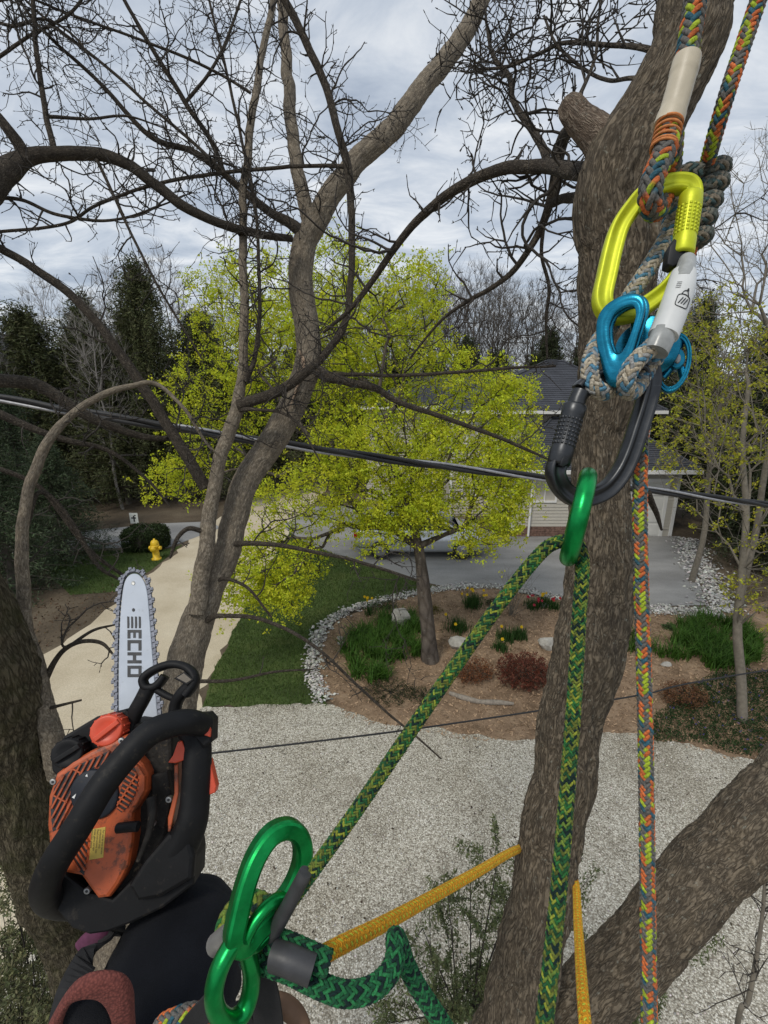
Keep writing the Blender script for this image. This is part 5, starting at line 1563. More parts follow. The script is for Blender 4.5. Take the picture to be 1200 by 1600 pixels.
LIME, GRN, DTL = A(0.27, 0.30, 0.035), A(0.025, 0.14, 0.035), A(0.006, 0.022, 0.02)
def green_rope_cols(i, dr, s):
    k = np.floor(s / 0.0085 + i * 0.37).astype(np.int64)
    h = hash3(k, np.full_like(k, i * 7 + 3), np.full_like(k, dr + 5), 4)
    base = np.where((h < 0.24)[:, None], LIME, np.where((h < 0.55)[:, None], GRN, DTL))
    pal = [LIME, GRN, DTL, LIME * 0.75, DTL, GRN, LIME, DTL * 1.3, GRN, LIME * 0.85, DTL, GRN * 0.8][(i * 5 + (dr > 0) * 3) % 12]
    return base * 0.55 + pal * 0.45
ORG, LIM2, TEA, GRY = A(0.56, 0.145, 0.045), A(0.36, 0.46, 0.035), A(0.035, 0.11, 0.15), A(0.13, 0.125, 0.115)
def multi_cols(off=0.0, L=0.062):
    def f(i, dr, s):
        u = (s / L + off + (0.04 * i if dr > 0 else 0.42 + 0.05 * i)) % 1.0
        c = np.where((u < 0.23)[:, None], ORG, np.where((u < 0.40)[:, None], LIM2, np.where((u < 0.50)[:, None], TEA, GRY)))
        if i % 4 == 3:
            c = np.where((u < 0.5)[:, None], ORG * 0.95, np.where((u < 0.75)[:, None], LIM2 * 0.9, GRY))
        if i == 5:
            c = np.where((u < 0.5)[:, None], TEA, GRY)
        return c
    return f
YOR, YLM = A(0.78, 0.36, 0.02), A(0.55, 0.62, 0.06)
def yellow_cols(i, dr, s):
    return YLM if (i % 3 == 0 and dr > 0) else YOR * (1.0 if i % 2 else 0.85)
def dark_green_cols(i, dr, s):
    return [A(0.018, 0.15, 0.05), A(0.012, 0.085, 0.036), A(0.024, 0.18, 0.06), A(0.006, 0.022, 0.02)][(i + (dr > 0)) % 4]
def cord_cols(i, dr, s):
    return [A(0.40, 0.34, 0.25), A(0.28, 0.28, 0.27), A(0.09, 0.22, 0.32), A(0.46, 0.41, 0.32)][(i * 3 + (dr > 0) * 2) % 4]
def hitch_cols(i, dr, s):
    return [A(0.13, 0.13, 0.11), A(0.05, 0.085, 0.085), A(0.19, 0.16, 0.12), A(0.075, 0.09, 0.08)][(i * 3 + (dr > 0) * 2) % 4]

def pxpath(pts, n=60):
    Q = spline(np.asarray(pts, float), n)
    return W(Q[:, 0], Q[:, 1], Q[:, 2])

# green and yellow lanyard, from the figure-eight up through the ring and down again
gpath = pxpath([(392, 1500, 0.345), (415, 1470, 0.338), (440, 1430, 0.33), (478, 1376, 0.325), (560, 1262, 0.328), (650, 1130, 0.333), (740, 1000, 0.338), (800, 918, 0.342), (845, 864, 0.345), (868, 848, 0.346), (890, 846, 0.347), (905, 855, 0.347), (910, 890, 0.343), (905, 960, 0.338), (898, 1080, 0.325), (885, 1250, 0.308), (872, 1400, 0.292), (858, 1530, 0.278), (848, 1620, 0.268), (835, 1760, 0.255)], 160)
g = Geo(); braid(g, gpath, 0.0047, 12, 6.6, green_rope_cols, per=40, m=5)
tag(part('climbing_rope', g, M['rope'], kind=None), 'green and yellow braided rope running through the green ring', 'rope')

# many-coloured climbing line
g = Geo(); braid(g, pxpath([(1560, -900, 0.24), (1400, -520, 0.27), (1240, -150, 0.30), (1205, -60, 0.31), (1185, 0, 0.32), (1160, 75, 0.325), (1135, 150, 0.33), (1113, 225, 0.35), (1102, 270, 0.372), (1092, 330, 0.378), (1076, 400, 0.38), (1052, 480, 0.38), (1028, 550, 0.378), (1006, 640, 0.37), (1001, 720, 0.372), (1000, 820, 0.372), (1002, 920, 0.37), (1007, 1080, 0.366), (1010, 1250, 0.36), (1012, 1420, 0.355), (1014, 1560, 0.35), (1016, 1700, 0.345)], 140), 0.0052, 8, 6.0, multi_cols(0.1))
tag(part('climbing_rope', g, M['rope']), 'orange lime and grey flecked rope hanging down past the garage', 'rope')
M['sleeve'] = simple('sleeve', (0.50, 0.44, 0.33), 0.45, var=0.12, scale=60, bump=0.15, bscale=90)
eye = thing('spliced_rope', 'flecked rope ending in a spliced eye with a cream sleeve', 'rope', W(A(1015), A(320), A(0.345))[0])
g = Geo(); braid(g, pxpath([(1210, -900, 0.27), (1158, -520, 0.295), (1105, -150, 0.325), (1096, -50, 0.33), (1087, 0, 0.333), (1078, 60, 0.335), (1066, 120, 0.337), (1052, 180, 0.338), (1042, 225, 0.338)], 60), 0.0072, 8, 6.0, multi_cols(0.4))
part('rope_leg', g, M['rope'], eye)
g = Geo(); braid(g, pxpath([(1045, 215, 0.336), (1036, 245, 0.334), (1024, 270, 0.333), (1017, 295, 0.333), (1016, 316, 0.337), (1022, 328, 0.347), (1031, 322, 0.357), (1040, 296, 0.36), (1046, 266, 0.355), (1048, 235, 0.345), (1050, 205, 0.34)], 60), 0.0076, 8, 6.0, multi_cols(0.7))
part('eye', g, M['rope'], eye)
slq = pxpath([(1074, 90, 0.3355), (1067, 118, 0.3365), (1056, 158, 0.3375), (1044, 196, 0.338)], 24)
g = Geo(); tube(g, slq, np.interp(np.linspace(0, 1, 24), [0, 0.06, 0.3, 0.33, 0.8, 0.85, 1], [0.0088, 0.0092, 0.0095, 0.0090, 0.0090, 0.0096, 0.0098]), 26)
part('sleeve', g, M['sleeve'], eye, label='cream heat-shrink sleeve')
g = Geo()
wq = pxpath([(1047, 190, 0.337), (1041, 215, 0.3365), (1036, 236, 0.335)], 12)
for k in range(6):
    c = wq[1 + k * 2 - (1 if k == 5 else 0)]
    t = unit(wq[-1] - wq[0]); a = unit(np.cross(t, A(0, 0, 1))); b_ = np.cross(t, a)
    th = np.linspace(0, 2 * np.pi, 22)
    tube(g, c + 0.0083 * (np.cos(th)[:, None] * a + np.sin(th)[:, None] * b_), 0.0010, 6, caps=False)
M['whip'] = simple('whip', (0.55, 0.20, 0.06), 0.8, var=0.3, scale=300, bump=0.3, bscale=900)
part('whipping', g, M['whip'], eye)

# yellow flip-line round the big stem
g = Geo(); braid(g, pxpath([(505, 1492, 0.345), (540, 1473, 0.37), (600, 1443, 0.43), (680, 1399, 0.54), (750, 1360, 0.66), (798, 1332, 0.78), (830, 1322, 0.90), (860, 1328, 0.915), (885, 1345, 0.88), (899, 1378, 0.80), (903, 1440, 0.68), (908, 1520, 0.55), (914, 1600, 0.47), (925, 1720, 0.42)], 120), 0.0058, 12, 6.0, yellow_cols, core=(0.3, 0.14, 0.01))
tag(part('flip_line', g, M['rope']), 'orange and yellow rope looped round the big trunk', 'rope')

# thick dark green lanyard with a taped splice
lan = thing('lanyard', 'thick dark green rope with grey taped splice at the figure-eight', 'rope', W(A(480), A(1530), A(0.33))[0])
g = Geo(); braid(g, pxpath([(386, 1498, 0.345), (415, 1504, 0.335), (455, 1518, 0.328), (500, 1540, 0.325), (540, 1553, 0.325), (580, 1545, 0.33), (608, 1520, 0.34), (618, 1490, 0.35), (617, 1468, 0.36), (622, 1470, 0.372), (634, 1505, 0.38), (655, 1545, 0.385), (685, 1590, 0.39), (730, 1660, 0.40)], 80), 0.0070, 12, 7.0, dark_green_cols, per=40, m=5)
part('rope_loop', g, M['rope'], lan)
g = Geo(); braid(g, pxpath([(420, 1468, 0.337), (450, 1478, 0.332), (490, 1496, 0.328), (514, 1506, 0.327)], 24), 0.0078, 12, 7.0, dark_green_cols, per=40, m=5)
part('rope_end', g, M['rope'], lan)
M['tape'] = simple('tape', (0.04, 0.04, 0.043), 0.5, 0.0, var=0.35, scale=70, bump=0.2, bscale=120)
g = Geo(); tube(g, pxpath([(428, 1493, 0.325), (450, 1500, 0.322), (488, 1516, 0.32)], 14), 0.0096, 24, flat=0.95); part('tape', g, M['tape'], lan)
g = Geo(); tube(g, pxpath([(424, 1462, 0.334), (445, 1425, 0.326), (470, 1378, 0.321), (478, 1362, 0.320)], 16), np.linspace(0.0054, 0.0046, 16), 18); part('splice_tail', g, M['tape'], lan)

# grey blue hitch cord round the pulley, knot coils on the line, printed sleeve
cord = thing('hitch_cord', 'grey and blue braided cord knotted on the rope with a white printed sleeve', 'rope', W(A(1010), A(560), A(0.35))[0])
for pth in ([(1062, 285, 0.372), (1052, 330, 0.372), (1042, 370, 0.37), (1022, 405, 0.365), (1005, 432, 0.364), (985, 462, 0.364), (960, 500, 0.366), (935, 545, 0.36)],
            [(938, 528, 0.366), (926, 552, 0.352), (921, 580, 0.345), (928, 604, 0.343), (944, 612, 0.348), (962, 604, 0.358), (972, 580, 0.364)],
            [(1032, 528, 0.333), (1015, 545, 0.331), (998, 560, 0.330), (984, 578, 0.330), (978, 598, 0.333), (984, 612, 0.342), (996, 604, 0.352), (1012, 578, 0.356), (1026, 556, 0.352), (1036, 535, 0.345)]):
    g = Geo(); braid(g, pxpath(pth, 40), 0.0060, 8, 5.4, cord_cols, core=(0.12, 0.11, 0.09)); part('cord', g, M['rope'], cord)
for k, (cx, cy, rx, ry, rr_) in enumerate([(1107, 270, 21, 4, 0.0058), (1104, 294, 20, 4, 0.0058), (1094, 322, 19, 4, 0.0058), (1086, 348, 18, 4, 0.0056), (1080, 376, 18, 5, 0.0056)]):
    th = np.linspace(0, 2 * np.pi, 40, endpoint=True)
    cen = W(A(cx), A(cy), A(0.376))[0]
    pth = cen + np.cos(th)[:, None] * RT * 0.0098 + np.sin(th)[:, None] * FWD * 0.0098 + (np.sin(th * 0.5) ** 2)[:, None] * UP * (-0.003) + np.cos(th)[:, None] * UP * 0.002
    g = Geo(); braid(g, pth, rr_, 7, 5.0, hitch_cols, core=(0.04, 0.045, 0.04)); part('coil', g, M['rope'], cord)
g = Geo(); braid(g, pxpath([(1056, 310, 0.372), (1060, 282, 0.368), (1072, 268, 0.364), (1095, 268, 0.362)], 24), 0.0056, 7, 5.0, hitch_cols, core=(0.04, 0.045, 0.04)); part('coil', g, M['rope'], cord)
M['white_sleeve'] = simple('white_sleeve', (0.62, 0.63, 0.62), 0.35, var=0.10, scale=40, bump=0.15, bscale=70)
M['clear_sleeve'] = simple('clear_sleeve', (0.33, 0.34, 0.33), 0.3, var=0.45, scale=55, bump=0.3, bscale=90)
slp = pxpath([(1068, 428, 0.338), (1062, 455, 0.334), (1050, 490, 0.331), (1036, 525, 0.329)], 22)
g = Geo(); tube(g, slp, np.interp(np.linspace(0, 1, 22), [0, 0.3, 1], [0.0082, 0.0094, 0.0098]), 24); sv = part('sleeve', g, M['white_sleeve'], cord, label='white printed sleeve')
g = Geo(); tube(g, pxpath([(1074, 408, 0.341), (1070, 425, 0.3375), (1066, 442, 0.3355)], 10), np.linspace(0.0072, 0.0093, 10), 22, flat=0.8); part('sleeve_end', g, M['clear_sleeve'], cord)
g = Geo(); tube(g, pxpath([(1037, 522, 0.3292), (1031, 536, 0.328), (1025, 550, 0.328)], 10), np.linspace(0.0100, 0.0096, 10), 22, flat=0.8); part('sleeve_end', g, M['clear_sleeve'], cord)
g = Geo()
sax = unit(slp[-1] - slp[0]); sev = unit(-FWD - sax * (-FWD).dot(sax)); sside = np.cross(sax, sev)
if sside.dot(RT) < 0: sside = -sside
def on_sleeve(u, v):
    """u across in millimetres, v along in millimetres from the sleeve's upper end"""
    c = np.array([np.interp(v / 1000, np.r_[0, np.cumsum(np.linalg.norm(np.diff(slp, axis=0), axis=1))], slp[:, k]) for k in range(3)])
    ph = u / 1000 / 0.0097
    return c + 0.0099 * (math.cos(ph) * sev + math.sin(ph) * sside)
def mark(pts, closed=False, r=0.00030):
    P = np.array([on_sleeve(*p) for p in pts])
    P = closed_spline(P, 40) if closed else spline(P, 12)
    tube(g, np.vstack([P, P[:1]]) if closed else P, r, 5)
mark([(-4, 27), (-4.4, 31), (-4, 35), (0, 36), (4, 35), (4.4, 31), (4, 27), (0, 26)], True)
for k in (-1.8, 0, 1.8):
    mark([(k + 0.9, 28.5), (k, 31), (k - 0.9, 33.5)], r=0.00038)
mark([(-2.4, 26), (-1.5, 23.5), (0.5, 22.5), (1.5, 24), (2.5, 26)])
mark([(0.2, 22.5), (0.8, 20.5), (1.5, 22.5)])
for v_ in (12.5, 14.0, 15.5, 17.0):
    mark([(-7.5, v_ + 4), (-4.5, v_ + 4)], r=0.00016)
part('printed_mark', g, M['ink'], sv)

# ------------------------------------------------------------------ karabiners, pulley, rings
def anod(name, col, rough=0.32, met=0.85, var=0.12, scr=0.25):
    m, nt, b, o = nmat(name)
    v = coords(nt); vs = coords(nt, (1, 1, 7))
    c = ramp(nt, noise(nt, v, 90, 5), [(0.3, tuple(x * (1 - var) for x in col)), (0.7, tuple(x * (1 + var) for x in col))])
    sc2 = ramp(nt, noise(nt, vs, 110, 6, 0.75), [(0.60, (0, 0, 0)), (0.70, (scr,) * 3)])
    c = mixc(nt, sc2, c, tuple(min(1, x * 0.6 + 0.16) for x in col))
    nt.links.new(c, b.inputs['Base Color']); b.inputs['Metallic'].default_value = met
    rr = N(nt, 'ShaderNodeMapRange'); rr.inputs['To Min'].default_value = rough - 0.08; rr.inputs['To Max'].default_value = rough + 0.14
    nt.links.new(noise(nt, vs, 180, 4), rr.inputs['Value']); nt.links.new(rr.outputs[0], b.inputs['Roughness'])
    bumpn(nt, b, noise(nt, vs, 300, 3), 0.08, 0.0004)
    return m
M['yellow_metal'] = anod('yellow_metal', (0.55, 0.60, 0.02), 0.46, 0.40, 0.12, 0.25)
M['black_metal'] = anod('black_metal', (0.055, 0.057, 0.06), 0.34, 0.85, 0.15, 0.25)
M['green_metal'] = anod('green_metal', (0.010, 0.30, 0.07), 0.30, 0.88, 0.25, 0.3)
M['blue_metal'] = anod('blue_metal', (0.016, 0.19, 0.30), 0.24, 0.92, 0.35, 0.3)
M['steel'] = anod('steel', (0.32, 0.32, 0.31), 0.42, 0.6)
M['black_plastic'] = simple('black_plastic', (0.016, 0.017, 0.019), 0.5, var=0.3, scale=60, bump=0.12, bscale=500, bdist=0.0004)

def ibeam(w, t):
    """rounded I-section: half width w across, half thickness t towards the viewer"""
    return [(-w, -t * 0.55), (-w * 0.82, -t), (-w * 0.5, -t * 0.92), (-w * 0.3, -t * 0.62), (w * 0.3, -t * 0.62), (w * 0.5, -t * 0.92), (w * 0.82, -t), (w, -t * 0.55),
            (w, t * 0.55), (w * 0.82, t), (w * 0.5, t * 0.92), (w * 0.3, t * 0.62), (-w * 0.3, t * 0.62), (-w * 0.5, t * 0.92), (-w * 0.82, t), (-w, t * 0.55)]
def oval(w, t, n=14):
    a = np.linspace(0, 2 * np.pi, n, endpoint=False)
    return np.c_[w * np.cos(a), t * np.sin(a)]

def barrel(geo, a, b, r0, rows, cols_n, bump_r):
    """gate sleeve with rows of small raised squares"""
    ax = unit(b - a); L = np.linalg.norm(b - a)
    u = unit(np.cross(ax, FWD)); v = np.cross(ax, u)
    lathe(geo, [(r0 * 0.70, -0.0006), (r0 * 0.92, 0), (r0, L * 0.03), (r0 * 1.0, L * 0.25), (r0 * 0.94, L * 0.3), (r0 * 0.94, L * 0.78), (r0, L * 0.83), (r0, L * 0.97), (r0 * 0.9, L), (r0 * 0.6, L + 0.0004)], a, 32, ax)
    for i in range(rows):
        z = L * (0.30 + 0.48 * (i + 0.5) / rows)
        for j in range(cols_n):
            t = 2 * np.pi * j / cols_n
            er = math.cos(t) * u + math.sin(t) * v; et = -math.sin(t) * u + math.cos(t) * v
            hw = math.pi * r0 * 0.94 / cols_n * 0.68; hz = L * 0.48 / rows * 0.34
            c = a + ax * z + er * r0 * 0.93
            V = [c + et * sx * hw + ax * sz * hz for sx, sz in ((-1, -1), (1, -1), (1, 1), (-1, 1))]
            V += [c + et * sx * hw * 0.75 + ax * sz * hz * 0.75 + er * bump_r for sx, sz in ((-1, -1), (1, -1), (1, 1), (-1, 1))]
            geo.add(V, [(4, 5, 6, 7), (0, 1, 5, 4), (1, 2, 6, 5), (2, 3, 7, 6), (3, 0, 4, 7)], None, np.array(V))
    return geo

# yellow karabiner
ky = thing('carabiner', 'bright yellow locking carabiner holding the blue pulley', 'carabiner', W(A(1010), A(400), A(0.352))[0])
py_ = Plane(1005, 400, 0.352, -8, 4)
yo = closed_spline([(1066, 288), (1040, 290), (1008, 304), (988, 326), (968, 356), (957, 390), (948, 430), (941, 465), (946, 484), (962, 492), (988, 488), (1014, 474), (1040, 452), (1060, 425), (1072, 395), (1078, 350), (1082, 312), (1078, 294)], 120)
fr = py_.at(yo[:, 0], yo[:, 1], 0.002 * np.sin(np.linspace(0, 2 * np.pi, 120)))
sel = list(range(98, 120)) + list(range(0, 90))          # leave the gate side open
wv = np.interp(np.arange(len(sel)), [0, 14, 30, 60, 90, 111], [0.85, 1.0, 1.0, 1.08, 1.05, 0.8])
g = Geo(); sweep(g, fr[sel], ibeam(0.0064, 0.0056), False, py_.n, wv); part('frame', g, M['yellow_metal'], ky)
g = Geo(); barrel(g, py_.at(A(1066.), A(398.), A(0.002))[0], py_.at(A(1080.), A(303.), A(0.002))[0], 0.0078, 8, 16, 0.0007); part('gate_sleeve', g, M['yellow_metal'], ky)
g = Geo(); prism(g, py_, [(1046, 385), (1054, 372), (1064, 378), (1072, 392), (1068, 408), (1052, 416), (1042, 412)], -0.003, 0.006, 2); part('gate_lever', g, M['black_plastic'], ky)

# black karabiner
kb = thing('carabiner', 'black locking carabiner between the blue pulley and green ring', 'carabiner', W(A(940), A(690), A(0.35))[0])
pb_ = Plane(940, 690, 0.350, 10, -4)
bo = closed_spline([(1012, 574), (1016, 596), (1009, 630), (996, 672), (984, 708), (970, 738), (950, 763), (925, 776), (900, 778), (880, 765), (868, 742), (872, 720), (885, 680), (896, 640), (905, 615), (918, 602), (945, 590), (975, 576), (998, 566)], 120)
fb = pb_.at(bo[:, 0], bo[:, 1], -0.002 * np.ones(120))
g = Geo(); sweep(g, fb[list(range(90, 120)) + list(range(0, 70))], ibeam(0.0066, 0.0058), False, pb_.n); part('frame', g, M['black_metal'], kb)
g = Geo(); barrel(g, pb_.at(A(872.), A(726.), A(-0.002))[0], pb_.at(A(899.), A(632.), A(-0.002))[0], 0.0084, 7, 18, 0.0007); part('gate_sleeve', g, M['black_metal'], kb)
g = Geo(); tube(g, pb_.at(A(898., 902., 908.), A(640., 625., 612.), A(-0.002, -0.002, -0.002)), 0.0062, 16); part('gate_tip', g, M['black_metal'], kb)
g = Geo(); prism(g, pb_, [(878, 718), (883, 711), (888, 713), (889, 724), (880, 730), (875, 727)], 0.002, 0.0068, 1.5); part('gate_catch', g, M['black_plastic'], kb)

# blue pulley
pu = thing('pulley', 'blue anodised pulley between the two carabiners', 'pulley', W(A(1000), A(540), A(0.352))[0])
p1 = Plane(950, 530, 0.342, -38, 0)
outer = [(932, 500), (942, 480), (960, 466), (982, 458), (1000, 460), (1008, 474), (1004, 496), (997, 520), (989, 548), (980, 580), (968, 602), (954, 603), (944, 590), (937, 560), (931, 530)]
inner = [(953, 505), (960, 492), (970, 484), (982, 479), (991, 481), (993, 492), (990, 505), (986, 518), (981, 530), (976, 541), (969, 550), (961, 550), (956, 541), (953, 530), (952, 517)]
g = Geo(); ring_plate(g, p1, outer, inner, -0.0022, 0.0022, 60); part('side_plate', g, M['blue_metal'], pu, label='near blue side plate')
g = Geo(); ring_plate(g, p1, [(x + 6, y + 2) for x, y in outer], [(x + 5, y + 2) for x, y in inner], -0.0110, -0.0066, 60); part('side_plate', g, M['blue_metal'], pu, label='second blue side plate')
p2 = Plane(1055, 565, 0.362, -28, 0)
an = np.linspace(0, 2 * np.pi, 16, endpoint=False)
def ell(cx, cy, rx, ry, rot=0.0):
    c, s_ = math.cos(R(rot)), math.sin(R(rot))
    return [(cx + rx * math.cos(a) * c - ry * math.sin(a) * s_, cy + rx * math.cos(a) * s_ + ry * math.sin(a) * c) for a in an]
g = Geo(); ring_plate(g, p2, ell(1053, 566, 27, 48, 14), ell(1053, 566, 19, 38, 14), -0.004, 0.004, 60); sp1 = part('sheave_plate', g, M['blue_metal'], pu, label='round far side plate')
g = Geo(); prism(g, p2, ell(1058, 560, 13, 17, 10), -0.004, 0.0055, 2.5); part('hub', g, M['blue_metal'], pu)
g = Geo(); prism(g, p2, ell(1059, 560, 5, 7.5, 10), 0.003, 0.0075, 1); part('axle_pin', g, M['steel'], pu)
for a_, b_ in (((1060, 545), (1064, 525)), ((1050, 573), (1036, 590)), ((1064, 575), (1068, 592))):
    g = Geo(); tube(g, p2.at(A(a_[0], (a_[0] + b_[0]) / 2, b_[0]), A(a_[1], (a_[1] + b_[1]) / 2, b_[1]), np.zeros(3)), 0.0028, 10); part('spoke', g, M['blue_metal'], pu)
g = Geo(); lathe(g, [(0.004, -0.006), (0.022, -0.006), (0.0225, -0.0045), (0.018, 0), (0.0225, 0.0045), (0.022, 0.006), (0.004, 0.006)], W(A(1010), A(548), A(0.368))[0], 36, p2.n); part('sheave', g, M['blue_metal'], pu)
g = Geo(); prism(g, Plane(1005, 510, 0.355, -30, 0), [(985, 500), (1005, 490), (1030, 492), (1040, 510), (1030, 540), (1005, 555), (985, 545)], -0.006, 0.004, 3); part('body', g, M['blue_metal'], pu)

# green ring
g = Geo()
th = np.linspace(0, 2 * np.pi, 64, endpoint=False)
c_ = W(A(903), A(808), A(0.348))[0]
a_ = W(A(919), A(744), A(0.348))[0] - W(A(888), A(872), A(0.348))[0]; la = np.linalg.norm(a_) / 2; a_ = unit(a_)
b_ = unit(-FWD * 0.93 - RT * 0.36); b_ = unit(b_ - a_ * b_.dot(a_))
sweep(g, c_ + la * (np.cos(th)[:, None] * a_ + np.sin(th)[:, None] * b_), oval(0.0062, 0.0062, 20), True, np.cross(a_, b_))
tag(part('ring', g, M['green_metal']), 'smooth green metal ring hanging on the black carabiner', 'ring')

# green figure-eight
f8 = thing('figure_eight', 'shiny green figure-eight ring at the lower rope splice', 'rigging ring', W(A(380), A(1480), A(0.33))[0])
pe = Plane(400, 1440, 0.325, 30, 12)
def pl_path(pl, pts, n, closed=True):
    q = (closed_spline if closed else spline)(np.asarray(pts, float), n)
    return pl.at(q[:, 0], q[:, 1], q[:, 2] * 0.001)
big = [(366, 1466, 4), (374, 1420, 5), (386, 1374, 5), (402, 1334, 4), (424, 1304, 2), (448, 1294, 0), (466, 1304, -3), (473, 1328, -6), (468, 1360, -9), (452, 1395, -10), (428, 1425, -8), (402, 1452, -4), (382, 1474, 0)]
g = Geo(); sweep(g, pl_path(pe, big, 170), [(x * 0.0066, y * 0.0078) for x, y in ((-1, -0.55), (-0.86, -0.85), (-0.6, -1), (0.6, -1), (0.86, -0.85), (1, -0.55), (1, 0.55), (0.86, 0.85), (0.6, 1), (-0.6, 1), (-0.86, 0.85), (-1, 0.55))], True, pe.n); part('large_eye', g, M['green_metal'], f8, False)
sml = [(368, 1470, 4), (352, 1494, 6), (340, 1522, 6), (334, 1554, 4), (340, 1582, 0), (358, 1596, -5), (378, 1584, -9), (390, 1556, -10), (393, 1524, -8), (388, 1494, -4), (380, 1474, 0)]
g = Geo(); sweep(g, pl_path(pe, sml, 80), oval(0.0060, 0.0070, 16), True, pe.n); part('small_eye', g, M['green_metal'], f8)
mid_ = [(384, 1470, 4), (398, 1440, 6), (418, 1416, 6), (436, 1404, 3), (446, 1410, -2), (440, 1430, -6), (420, 1455, -6), (398, 1478, -2)]
g = Geo(); sweep(g, pl_path(pe, mid_, 60), oval(0.0042, 0.0050, 14), True, pe.n); part('bollard', g, M['green_metal'], f8)
g = Geo(); tube(g, W(A(338, 350, 362), A(1476, 1466, 1458), A(0.36, 0.352, 0.345)), 0.0078, 20); part('pin', g, M['steel'], f8)
g = Geo(); braid(g, pxpath([(362, 1500, 0.352), (352, 1455, 0.362), (372, 1418, 0.366), (402, 1410, 0.362), (424, 1432, 0.352), (418, 1470, 0.344)], 30), 0.0078, 8, 5.6, green_rope_cols); part('rope_wrap', g, M['rope'], lan)

# ------------------------------------------------------------------ the chainsaw
M['saw_orange'] = simple('saw_orange', (0.42, 0.085, 0.025), 0.45, var=0.22, scale=45, bump=0.08, bscale=500, bdist=0.0004, speck=((0.06, 0.03, 0.018), 55, 0.53, 0.75))
M['cap_orange'] = simple('cap_orange', (0.62, 0.075, 0.03), 0.4, var=0.08, scale=60)
M['saw_black'] = simple('saw_black', (0.005, 0.0052, 0.006), 0.6, var=0.35, scale=40, bump=0.15, bscale=420, bdist=0.0005, speck=((0.035, 0.03, 0.024), 90, 0.58, 0.55))
M['saw_grime'] = simple('saw_grime', (0.018, 0.016, 0.014), 0.75, var=0.6, scale=70, bump=0.5, bscale=160, bdist=0.002, speck=((0.13, 0.10, 0.065), 120, 0.57, 0.7))
M['disc'] = simple('disc', (0.018, 0.021, 0.028), 0.55, var=0.2, scale=50, speck=((0.06, 0.05, 0.04), 90, 0.58, 0.5))
M['bar_paint'] = simple('bar_paint', (0.42, 0.46, 0.52), 0.6, 0.0, var=0.07, scale=25, rvar=0.12, speck=((0.20, 0.20, 0.20), 70, 0.62, 0.5))
M['chain_steel'] = simple('chain_steel', (0.10, 0.11, 0.14), 0.5, 0.35, var=0.6, scale=220, rvar=0.15)
M['label_yellow'] = simple('label_yellow', (0.50, 0.36, 0.07), 0.5, var=0.15, scale=60)
M['white_mark'] = simple('white_mark', (0.75, 0.75, 0.72), 0.5, var=0.05)
M['purple'] = simple('purple', (0.12, 0.03, 0.075), 0.8, var=0.25, scale=120, bump=0.3, bscale=700)
ps = Plane(200, 1260, 0.60, 6, 16)
saw = thing('chainsaw', 'orange and black top-handle chainsaw hanging with its bar upwards', 'chainsaw', ps.at(A(200.), A(1440.), A(0.0))[0])
pbar = Plane(212, 1110, 0.70, 4, 30)

def pr(name, mat, outline, w0, w1, bev=2.0, parent=saw, sm=0, dome=0.0, pl=ps, smooth=False, label=None):
    g = Geo(); prism(g, pl, outline, w0, w1, bev, smooth_n=sm, dome=dome)
    return part(name, g, mat, parent, smooth, label=label)

for k in ('saw_black', 'saw_grime', 'disc', 'black_plastic'):
    M[k].node_tree.nodes['Principled BSDF'].inputs['Specular IOR Level'].default_value = 0.28
# guide bar with lettering, chain round it
bar_o = [(186, 1190), (185, 1120), (185, 1040), (187, 975), (190, 935), (194, 911), (200, 900), (208, 896), (217, 898), (225, 908), (230, 925), (233, 955), (238, 1020), (243, 1080), (247, 1130), (250, 1190)]
bar = pr('guide_bar', M['bar_paint'], closed_spline([bar_o[0]] + bar_o[1:], 80)[1:78], -0.002, 0.002, 1.2, pl=pbar)
def rects(name, lst, mat, pl, w, parent, t=0.0006):
    for x0, x1, y0, y1 in lst:
        g = Geo(); prism(g, pl, [(x0, y0), (x1, y0), (x1, y1), (x0, y1)], w, w + t, 0.2); part(name, g, mat, parent, False)
def glyph(lst):
    g = Geo()
    for q in lst:
        if len(q) == 4 and not isinstance(q[0], tuple):
            x0, x1, y0, y1 = q; q = [(x0, y0), (x1, y0), (x1, y1), (x0, y1)]
        prism(g, pbar, q, 0.0020, 0.0026, 0.15)
    part('letter', g, M['ink'], bar, False)
for k in range(4):
    x = 198.6 + k * 6.0
    glyph([[(x, 963), (x + 3.2, 963.5), (x + 3.6, 976), (x + 3.2, 981.5), (x + 0.2, 981.5)]])
lx0, lx1 = 199.0, 221.0
glyph([(lx0, lx1, 984, 988.4), (lx0, lx0 + 4.6, 988.3, 997.5), (208, 212, 988.3, 996.5), (lx1 - 4.6, lx1, 988.3, 997.5)])
glyph([(lx0, lx1, 1000, 1005), (lx0, lx0 + 4.8, 1004.9, 1016.5), (lx1 - 4.8, lx1, 1004.9, 1016.5)])
glyph([(lx0, lx1, 1019, 1024), (lx0, lx1, 1031.5, 1036.5), (207.4, 212.6, 1023.9, 1031.6)])
glyph([(lx0, lx1, 1040, 1044.8), (lx0, lx1, 1053.2, 1058), (lx0, lx0 + 4.8, 1044.7, 1053.3), (lx1 - 4.8, lx1, 1044.7, 1053.3)])
g = Geo(); prism(g, pbar, ell(208, 911, 3.2, 3.4), 0.0018, 0.0027, 0.5); part('nose_rivet', g, M['steel'], bar)
g = Geo(); prism(g, pbar, ell(208.5, 953, 2.4, 2.8), 0.0018, 0.0024, 0.2); part('bar_hole', g, M['ink'], bar)
co = spline([(183, 1190), (182, 1120), (182, 1040), (184, 972), (187, 932), (192, 906), (199, 896), (208, 892), (218, 894), (228, 904), (233.5, 923), (237, 955), (242, 1020), (247, 1080), (251, 1130), (254, 1190)], 400)
cw = pbar.at(co[:, 0], co[:, 1], np.zeros(400))
